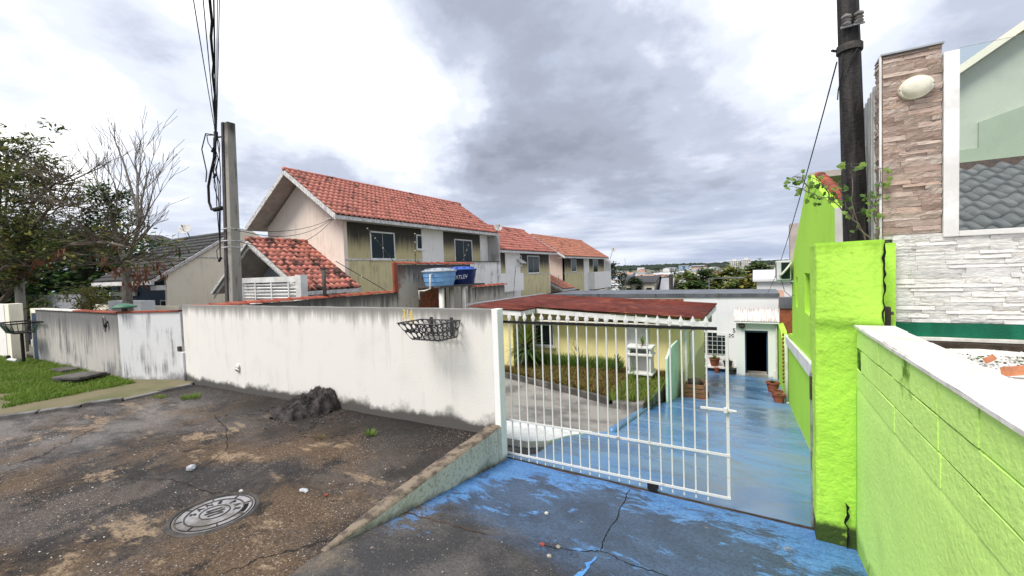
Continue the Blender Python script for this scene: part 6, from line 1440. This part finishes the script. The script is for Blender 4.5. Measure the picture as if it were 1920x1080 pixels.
k = MB(); k.box((-31, 9.6, -1), (-24.2, 9.7, 2.3)); k.build('veranda_wall', M['blue_gate'], ch)
k = MB(); k.box((-30.9, 9.45, 1.62), (-27.6, 9.55, 1.82)); k.build('veranda_beam', M['white'], ch)
k = MB(); k.box((-24.199, 9.4, .2), (-24.19, 10.4, 1.9)); k.build('veranda_opening', M['dark'], ch)
k = MB(); k.box((-24.6, 9.0, 1.90), (-23.995, 9.38, 2.12)); k.build('canopy_edge', M['white'], ch)
for x in (-25.2, -26.6): window(ch, (x, 9.59, .9), (1, 0, 0), .8, .5, (0, -1, 0), panes=1, sill=False)
k = MB(); k.box((-29.7, 8.4, -.5), (-20.5, 8.5, 1.25)); tag(k.build('front_fence_wall', M['cream']), 'low cream wall in front of the veranda of the cream house', 'wall')
mb_ = thing('meter_cabinet', 'white meter cabinet standing behind the stained wall', 'cabinet', (-19.8, 6.5, 0))
k = MB(); k.box((-21.1, 6.4, -.3), (-18.3, 6.8, 1.62)); k.build('body', M['house_white'], mb_); k = MB(); k.box((-20.7, 6.385, .4), (-18.9, 6.399, 1.45)); k.build('door', M['alu'], mb_)
dish('satellite dish on the dark roof of the cream house', (-28.9, 12.6, 4.9), (-28.9, 12.4, 5.3), .36, (.5, -.6, .5))
bh = thing('blue_house', 'pale blue two storey house beyond the trees', 'house', (-45, 16, 0))
k = MB(); k.box((-75, 17, -1), (-45.7, 17.3, 5.0)); k.build('wall', M['blue_wall'], bh); k = MB(); k.prism([(-45.69, 16.8, -1), (-41.0, 16.8, -1), (-41.0, 16.8, 5.1), (-45.69, 16.8, 6.2)], (0, .3, 0)); k.build('gable', pmat('blue_deep', (.26, .34, .47), (.22, .29, .40), scale=.8), bh)
k = MB(); k.prism([(-46.0, 16.3, 6.25), (-40.4, 16.3, 4.9), (-40.4, 16.3, 5.12), (-46.0, 16.3, 6.5)], (0, 1.6, 0)); k.build('roof', M['tile_black'], bh)
k = MB(); k.box((-47, 14.5, -1), (-38, 14.7, 2.2)); k.build('annex', M['th_white'], bh); k = MB(); k.box((-47.2, 14.3, 2.2), (-37.8, 14.9, 2.4)); k.build('annex_roof', M['th_trim'], bh)

# ------------------------------------------------------------------ trees on the left
def leaf_quads(mb, c, n, R, L, w, r, mi=(0,), flat=.5, hang=0.0):
    c = Vector(c)
    for i in range(n):
        d = Vector((r.gauss(0, 1), r.gauss(0, 1), r.gauss(0, 1)*flat)); d = d.normalized()*R*r.random()**.5; p = c+d
        a = Vector((r.uniform(-1, 1), r.uniform(-1, 1), r.uniform(-.5, .4)-hang)).normalized(); s = a.cross(Vector((r.uniform(-.4, .4), r.uniform(-.4, .4), 1))).normalized()*w*r.uniform(.6, 1.2); a = a*L*r.uniform(.6, 1.2)
        mb.add([p-s*.3, p+a*.5-s, p+a, p+a*.5+s], [(0, 1, 2, 3)], r.choice(mi))
tr = random.Random(21)
t1 = thing('canopy_tree', 'wide spreading tree with olive leaves and hanging brown pods', 'tree', (-29.5, 4.9, 0))
k = MB(); tips = []
limbs = [[(-29.5, 4.9, -.3), (-28.6, 4.9, 1.2), (-26, 5, 2.2), (-23.4, 5, 3.1), (-19, 5, 3.55), (-16.4, 5, 3.45), (-14.6, 5, 3.2)],
         [(-26, 5, 2.2), (-24.6, 4.9, 3.8), (-22.3, 4.8, 5.0), (-19.6, 4.8, 5.5), (-17.8, 4.8, 5.4)], [(-27, 5, 1.9), (-27.3, 5.1, 4.3), (-26.6, 5.2, 6.3), (-24.6, 5.2, 7.0)],
         [(-23.4, 5, 3.1), (-21, 4.6, 4.2), (-18.6, 4.5, 4.7), (-16.8, 4.5, 4.5)], [(-23.4, 5, 3.1), (-21, 5.4, 3.2), (-18.5, 5.5, 2.9), (-15.8, 5.5, 2.85)], [(-24.6, 4.9, 3.8), (-24.9, 4.6, 5.2), (-23.6, 4.5, 6.3), (-22, 4.5, 6.6)],
         [(-27, 5, 1.9), (-25, 4.4, 2.7), (-22.5, 4.2, 3.0), (-20, 4.2, 2.9)]]
for li, pts in enumerate(limbs):
    pts = [Vector(p) for p in pts]; n = len(pts); R0 = .14 if li == 0 else .075; k.tube(pts, [R0*(1-.8*i/(n-1)) for i in range(n)], 7)
    fine = [a_.lerp(b_, t) for a_, b_ in zip(pts, pts[1:]) for t in (0, .2, .4, .6, .8)]+[pts[-1]]
    for i, p in enumerate(fine):
        if li == 0 and i < 9: continue
        if i < 3: continue
        for q in range(2):
            a = tr.uniform(0, 6.28); twigs(k, p, (cos(a)+.3, sin(a)*.7, tr.uniform(-.1, .75)), tr.uniform(.55, 1.15), .022, 2, tr, .6, 3, .1, 3, tips, .62, .72, .005)
k.build('trunk', M['bark'], t1)
lf = MB()
for p, d in tips:
    keep = .62 if p.x < -21.5 else (.45 if p.x < -19 else (.3 if p.z < 3.7 else .03))
    if tr.random() > keep: continue
    leaf_quads(lf, p+Vector((0, 0, .03)), 19 if p.x < -20 else 11, .27, .22, .042, tr, (0, 0, 0, 1, 1, 2), .35)
    if p.z < 3.9 and tr.random() < .16: leaf_quads(lf, p-Vector((0, 0, .15)), 7, .16, .28, .026, tr, (3,), .8, 1.8)
tag(lf.build('crown', [M['leaf_olive'], M['leaf_dark'], M['leaf_yellow'], M['pod_brown']], t1), kind='stuff')
t2_ = thing('bare_tree', 'tall half bare tree with ivy clump and thin leafless branches', 'tree', (-18.1, 6, 0))
k = MB(); tips = []; r = random.Random(44)
k.tube([(-18.2, 6, -.3), (-18.15, 6, 1.5), (-18.1, 6, 2.4), (-18.0, 6, 2.9)], [.17, .14, .125, .115], 9)
k.tube([(-18.0, 6, 2.85), (-18.35, 5.95, 3.5), (-18.55, 5.9, 4.2), (-18.6, 5.9, 4.7)], [.10, .08, .07, .05], 7); k.tube([(-18.0, 6, 2.85), (-17.6, 6, 3.3), (-17.1, 6, 3.8), (-16.75, 6, 4.3)], [.09, .07, .06, .045], 7)
for o_, d, L, R0 in (((-18.55, 5.9, 4.3), (-.25, 0, 1), 1.1, .035), ((-18.5, 5.9, 4.1), (.35, 0, 1), 1.2, .035), ((-18.6, 5.9, 4.6), (-.5, .1, .9), 1.0, .03),
                     ((-16.75, 6, 4.3), (.0, 0, 1), 1.2, .035), ((-16.75, 6, 4.3), (.5, 0, .9), 1.2, .03), ((-16.9, 6, 4.0), (.9, 0, .45), 1.3, .03), ((-17.1, 6, 3.8), (1, .1, .25), 1.3, .028), ((-17.0, 6, 4.0), (-.1, 0, 1), 1.1, .03), ((-17.2, 6, 3.6), (.9, -.1, .05), 1.0, .024)):
    twigs(k, o_, d, L*1.25, R0, 3, r, .48, 3, .14, 5, None, .62, .70, .006)
k.tube([(-16.9, 6, 4.1), (-17.25, 6, 5.2), (-17.7, 6, 6.1), (-18.3, 6, 7.0), (-18.75, 6, 7.5)], [.04, .034, .028, .016, .006], 5)
for p in ((-18.3, 6, 7.0), (-18.0, 6, 6.6), (-17.7, 6, 6.1)): twigs(k, p, (r.uniform(-.4, .4), 0, 1), .55, .012, 1, r, .5, 2, .1, 3, None, .6, .6, .006)
k.build('trunk', M['bark_light'], t2_)
lf = MB()
for i in range(64):
    c = Vector((-18.85+r.gauss(0, .40), 5.9+r.gauss(0, .36), 4.75+r.gauss(0, .52))); leaf_quads(lf, c, 26, .26, .15, .045, r, (0, 0, 1), .8, .3)
for i in range(18): leaf_quads(lf, (-17.6+r.gauss(0, .5), 6+r.gauss(0, .3), 2.95+r.gauss(0, .25)), 14, .3, .15, .04, r, (1, 2), .7, .2)
for i in range(14): leaf_quads(lf, (-16.6+r.gauss(0, .7), 5.8+r.gauss(0, .3), 2.65+r.gauss(0, .16)), 14, .24, .22, .03, r, (3,), .7, 1.5)
tag(lf.build('crown', [M['leaf_dark'], M['leaf_mid'], M['leaf_olive'], M['pod_brown']], t2_), kind='stuff')
def blob_tree(name, label, base, h, R, mats, n, seed, L=.18, w=.07, trunk=True, cat='tree', zlo=.3, per=60, zs=1.0, group=None):
    r = random.Random(seed); root = thing(name, label, cat, base, group); b = Vector(base)
    if trunk: k = MB(); twigs(k, b-Vector((0, 0, .3)), (0, 0, 1), h*.5, R*.07+.03, 2, r, .6, 3, .2, 4); k.build('trunk', M['bark'], root)
    lf = MB()
    for i in range(n):
        a = r.uniform(0, 2*pi); t = r.random(); zz = zlo+(1-zlo)*t; rad = R*sqrt(max(.05, 1-(2*(t-.42))**2*.8))*r.uniform(.45, 1.02)
        leaf_quads(lf, b+Vector((cos(a)*rad, sin(a)*rad, h*zz*zs)), per, R*.24, L, w, r, tuple(range(len(mats))), .7)
    tag(lf.build('crown', mats, root), kind='stuff'); return root
blob_tree('hedge_tree', 'dense dark green tree rising behind the grey garden wall', (-39, 10.5, -.5), 5.9, 6.2, [M['leaf_dark'], M['leaf_mid'], M['leaf_dark']], 230, 3, .42, .16, per=60, zlo=.12)
blob_tree('hedge_tree', 'second dense dark tree filling the left edge behind the grey wall', (-49, 10.5, -.5), 6.6, 6.0, [M['leaf_dark'], M['leaf_olive'], M['leaf_dark']], 160, 9, .42, .16, per=60, zlo=.12)
blob_tree('yellow_shrub', 'yellow green feathery shrub behind the stained wall', (-26.2, 7.0, .0), 2.2, 1.9, [M['leaf_yellow'], M['leaf_mid'], M['leaf_olive']], 36, 5, .3, .03, per=40, cat='shrub', zlo=.3)
blob_tree('yellow_shrub', 'smaller golden shrub nearer the white meter cabinet', (-23.6, 6.8, .0), 2.2, 1.0, [M['leaf_yellow'], M['grass_dry']], 20, 6, .26, .03, per=36, cat='shrub', zlo=.35)
wp = thing('ivy_post', 'pale concrete post wrapped in ivy behind the entrance pillar', 'post', (-25.1, 5, 0))
k = MB(); k.tube([(-25.1, 5.0, -.3), (-25.0, 5.0, 3.5)], .14, 10); k.build('post', M['pole_grey'], wp); lf = MB()
for i in range(22): leaf_quads(lf, (-25.05+tr.gauss(0, .12), 4.85, 2.2+tr.random()*1.4), 10, .16, .12, .04, tr, (0,), 1, .5)
tag(lf.build('ivy', M['leaf_olive'], wp), kind='stuff')
# ------------------------------------------------------------------ valley town
fr_ = random.Random(77)
def fmat(name, c): return pmat('far_'+name, c, dk(c, .8), scale=.3, bump=0, bscale=2, var=.05)
FW = {n: fmat(n, c) for n, c in dict(white=(.70, .70, .70), cream=(.62, .56, .46), grey=(.42, .43, .46), blue=(.28, .40, .55), salmon=(.55, .35, .27)).items()}
FR = {n: fmat('roof_'+n, c) for n, c in dict(grey=(.30, .31, .34), dark=(.06, .06, .065), red=(.36, .14, .09), pale=(.62, .63, .65), rust=(.40, .24, .17)).items()}
def far_words(x, y, w, rot):
    band = 'near edge of the valley' if y < 330 else ('middle of the valley' if y < 560 else ('far side of the valley' if y < 900 else 'far slope below the ridge'))
    side = 'seen past the town houses' if x/y < -.22 else ('left of the grove' if x/y < -.13 else ('above the grove' if x/y < -.02 else 'near the green house wall'))
    return ('long' if w > 17 else ('broad' if w > 13 else 'small')), band, side
def far_house(x, y, w, d, h, rise, rot, wn, rn, group='far town houses', label=None, zbase=None, windows=False):
    z = terrain_z(x, y)-.5 if zbase is None else zbase
    root = thing('far_house', label or '%s %s house with %s roof, %s, %s' % (far_words(x, y, w, rot)[0], wn, rn, far_words(x, y, w, rot)[1], far_words(x, y, w, rot)[2]), 'house', (x, y, z), group)
    root.rotation_euler.z = rot
    def P(mb_, nm, mt):
        o = bpy.data.objects.new(nm, mb_.mesh(nm, mt)); COL.objects.link(o); o.parent = root; return o
    k = MB(); k.prism([(-w/2, -d/2, 0), (-w/2, d/2, 0), (-w/2, d/2, h), (-w/2, 0, h+rise), (-w/2, -d/2, h)], (w, 0, 0)); P(k, 'walls', FW[wn])
    k = MB(); e = .4; rr = rise/(d/2)
    for s in (-1, 1): k.prism([(-w/2-e, s*(d/2+e), h-rr*e+.05), (-w/2-e, 0, h+rise+.05), (-w/2-e, 0, h+rise+.3), (-w/2-e, s*(d/2+e), h-rr*e+.3)], (w+2*e, 0, 0))
    P(k, 'roof', FR[rn])
    if windows:
        for i in range(3):
            k = MB(); xx = -w/2+w*(i+.5)/3; k.box((xx-.5, -d/2-.05, h-2.2), (xx+.5, -d/2-.01, h-.9)); P(k, 'window', M['glass_dark'])
    return root
cnt = 0
for i in range(125):
    py = 504+44*fr_.random()**1.5; px = fr_.uniform(1085, 1520); H = 15.1
    y = 802*H/(py-496); y = min(y, 1500); ang = (px-1417)/802*.77
    x = y*ang*1.0
    if y < 300 and -45 < x < 12 and y < 150: continue
    s = 1+y/900
    far_house(x, y, fr_.uniform(8, 16)*s, fr_.uniform(7, 11)*s, fr_.uniform(3.0, 6)*s**.5, fr_.uniform(.6, 2.0)*s**.5, fr_.choice((0, 0, .2, 1.57, 1.4, -.3)),
              fr_.choice(('white', 'white', 'white', 'cream', 'grey', 'white', 'blue', 'salmon')), fr_.choice(('grey', 'pale', 'pale', 'red', 'rust', 'dark', 'pale', 'grey')), windows=y < 420)
far_house(-19.5, 87, 5.8, 8, 9.8, 1.0, 0, 'cream', 'dark', None, 'house with steep black roof and pale walls below the tree', -10.6, True)
dh = far_house(-17.7, 88.5, 6.2, 5, 8.4, 2.5, 0, 'white', 'dark', None, 'black roofed cottage with white gable end in the near valley', -11, True)
far_house(-14.6, 86, 1.6, 5, 8.4, 2.3, 0, 'white', 'grey', None, 'narrow white gable beside the black roofed cottage', -11)
far_house(-14.6, 97, 2.6, 5, 8.4, .8, 0, 'salmon', 'red', None, 'red brick house behind the wooden post', -11)
far_house(-8.5, 72, 8, 6, 7.6, .3, .05, 'white', 'pale', None, 'long low white flat building right of the wooden post', -10.4)
far_house(-82, 330, 34, 16, 5.0, 1.0, .05, 'white', 'pale', None, 'wide white warehouse in the middle of the valley', -14)
far_house(3.2, 60, 6.2, 9, 8.8, .9, .0, 'white', 'pale', None, 'white metal clad shed beside the lime green house', -8.6)
far_house(-1.0, 36, 4.6, 5, 4.4, .7, 0, 'cream', 'rust', None, 'low outbuilding with rust coloured tile roof behind the white house', -5.15)
far_house(-7, 30, 14, 4, 4.0, .3, 0, 'grey', 'grey', None, 'grey flat roofed shed directly behind the white house', -4.2)
far_house(-16, 62, 9, 6, 7.4, .6, .1, 'grey', 'grey', None, 'grey shed roof beyond the third town house', -9.6)
# roofs of metal shed: standing ribs
rb = bpy.data.objects
far_house(13.5, 690, 8, 8, 7, .5, 0, 'white', 'red', None, 'white block with red top on the far slope', -8.4)
far_house(-150, 1100, 22, 12, 9, 1, 0, 'blue', 'grey', None, 'teal coloured hall on the far slope', -7)
def tower(label, x, y, w, d, z0, h, mat):
    t = thing('apartment_tower', label, 'tower', (x, y, z0)); k = MB(); k.box((x-w/2, y-d/2, z0-10), (x+w/2, y+d/2, z0+h)); k.build('block', mat, t)
    k = MB(); k.box((x-w*.18, y-d*.2, z0+h), (x+w*.18, y+d*.2, z0+h+2.5)); k.build('roof_tank', mat, t)
    for j in range(7):
        for i in range(5):
            k = MB(); xx = x-w/2+w*(i+.5)/5; zz = z0+1.2+(h-1.5)*j/7; k.box((xx-w*.055, y-d/2-.12, zz), (xx+w*.055, y-d/2-.02, zz+h*.07)); k.build('window', M['glass_dark'], t)
TWM = fmat('tower', (.66, .64, .62))
tower('left one of the two pale apartment towers on the horizon', -34.5, 900, 17, 14, -10, 19, TWM)
tower('right one of the two pale apartment towers on the horizon', -15.6, 905, 16, 14, -9, 19.4, TWM)
# wooden post
k = MB(); k.box((-7.55, 44.9, -6.5), (-7.2, 45.2, 1.38)); tag(k.build('wooden_post', M['wood_dark']), 'single brown wooden post rising behind the white house parapet', 'post')
k = MB(); k.tube([(-2.6, 30, -4), (-2.6, 30, 1.35), (-.6, 30, 1.35)], .05, 5); tag(k.build('antenna_frame', M['zinc']), 'grey pipe frame behind the parapet of the white house', 'frame')
# trees in the valley
far_specs = [(-13.0, 97, 12.5, 4.2), (-8.6, 95, 13.3, 4.6), (-4.0, 93, 13.3, 4.4), (.5, 98, 14.0, 4.6), (4.2, 92, 12.6, 4.0), (-11.0, 88, 10.6, 3.4), (-1.8, 86, 11.0, 3.6)]
lbs = ['rounded green tree at the left end of the valley grove', 'second tree of the valley grove from the left', 'tall middle tree of the valley grove', 'tallest tree at the right of the valley grove', 'rightmost tree of the valley grove near the white shed', 'low front tree left in the valley grove', 'low front tree right in the valley grove']
for i, (s_, lb) in enumerate(zip(far_specs, lbs)):
    x, y, h, R = s_; blob_tree('valley_tree', lb, (x, y, terrain_z(x, y)), h+.9, R*1.1, [M['leaf_olive'], M['leaf_mid'], M['leaf_dark']] if i % 2 else [M['leaf_mid'], M['leaf_olive'], M['leaf_yellow']], 90, 60+i, .75, .34, per=34, zlo=.35, group='trees of the valley grove')
blob_tree('valley_tree', 'dark tall tree beyond the third town house', (-22.4, 76, terrain_z(-22, 76)), 14.0, 2.9, [M['leaf_dark'], M['leaf_dark'], M['far_leaf']], 46, 80, .5, .2, per=36, zlo=.3)
blob_tree('valley_tree', 'smaller dark tree right of the tall one by the town houses', (-20.0, 82, terrain_z(-20, 82)), 12.0, 2.2, [M['leaf_dark'], M['far_leaf']], 30, 81, .5, .2, per=34, zlo=.4)
for i in range(26):
    y = fr_.uniform(200, 900); x = y*fr_.uniform(-.34, .1); z = terrain_z(x, y); h = fr_.uniform(6, 11)*(1+y/2500)
    blob_tree('town_tree', '%s dark tree among houses, %s, %s' % ('tall' if h > 10 else 'low', far_words(x, y, 1, 0)[1], far_words(x, y, 1, 0)[2]), (x, y, z), h, h*.38, [M['far_leaf'], M['far_wood']], 14, 100+i, h*.13, h*.06, trunk=False, per=16, zlo=.15, group='trees among the distant houses')
# wooded ridge on the horizon: one far mass
wv = MB(); wr3 = random.Random(5); ico = bmesh.new(); bmesh.ops.create_icosphere(ico, subdivisions=1, radius=1); iv = [v.co.copy() for v in ico.verts]; if_ = [tuple(v.index for v in f.verts) for f in ico.faces]; ico.free()
for i in range(1500):
    y = 1500+1600*wr3.random(); x = y*wr3.uniform(-.62, .34); z = terrain_z(x, y); s = wr3.uniform(6, 13); 
    if mnoise.noise(Vector((x*.004, y*.004, 0))) < -.12 and wr3.random() < .8: continue
    wv.add([(x+v.x*s*1.8*wr3.uniform(.8, 1.2), y+v.y*s, z+s*.15+v.z*s*wr3.uniform(.5, .9)) for v in iv], if_)
tag(wv.build('distant_woods', M['far_wood']), 'dark wooded ridge along the horizon beyond the town', 'woods', kind='stuff')
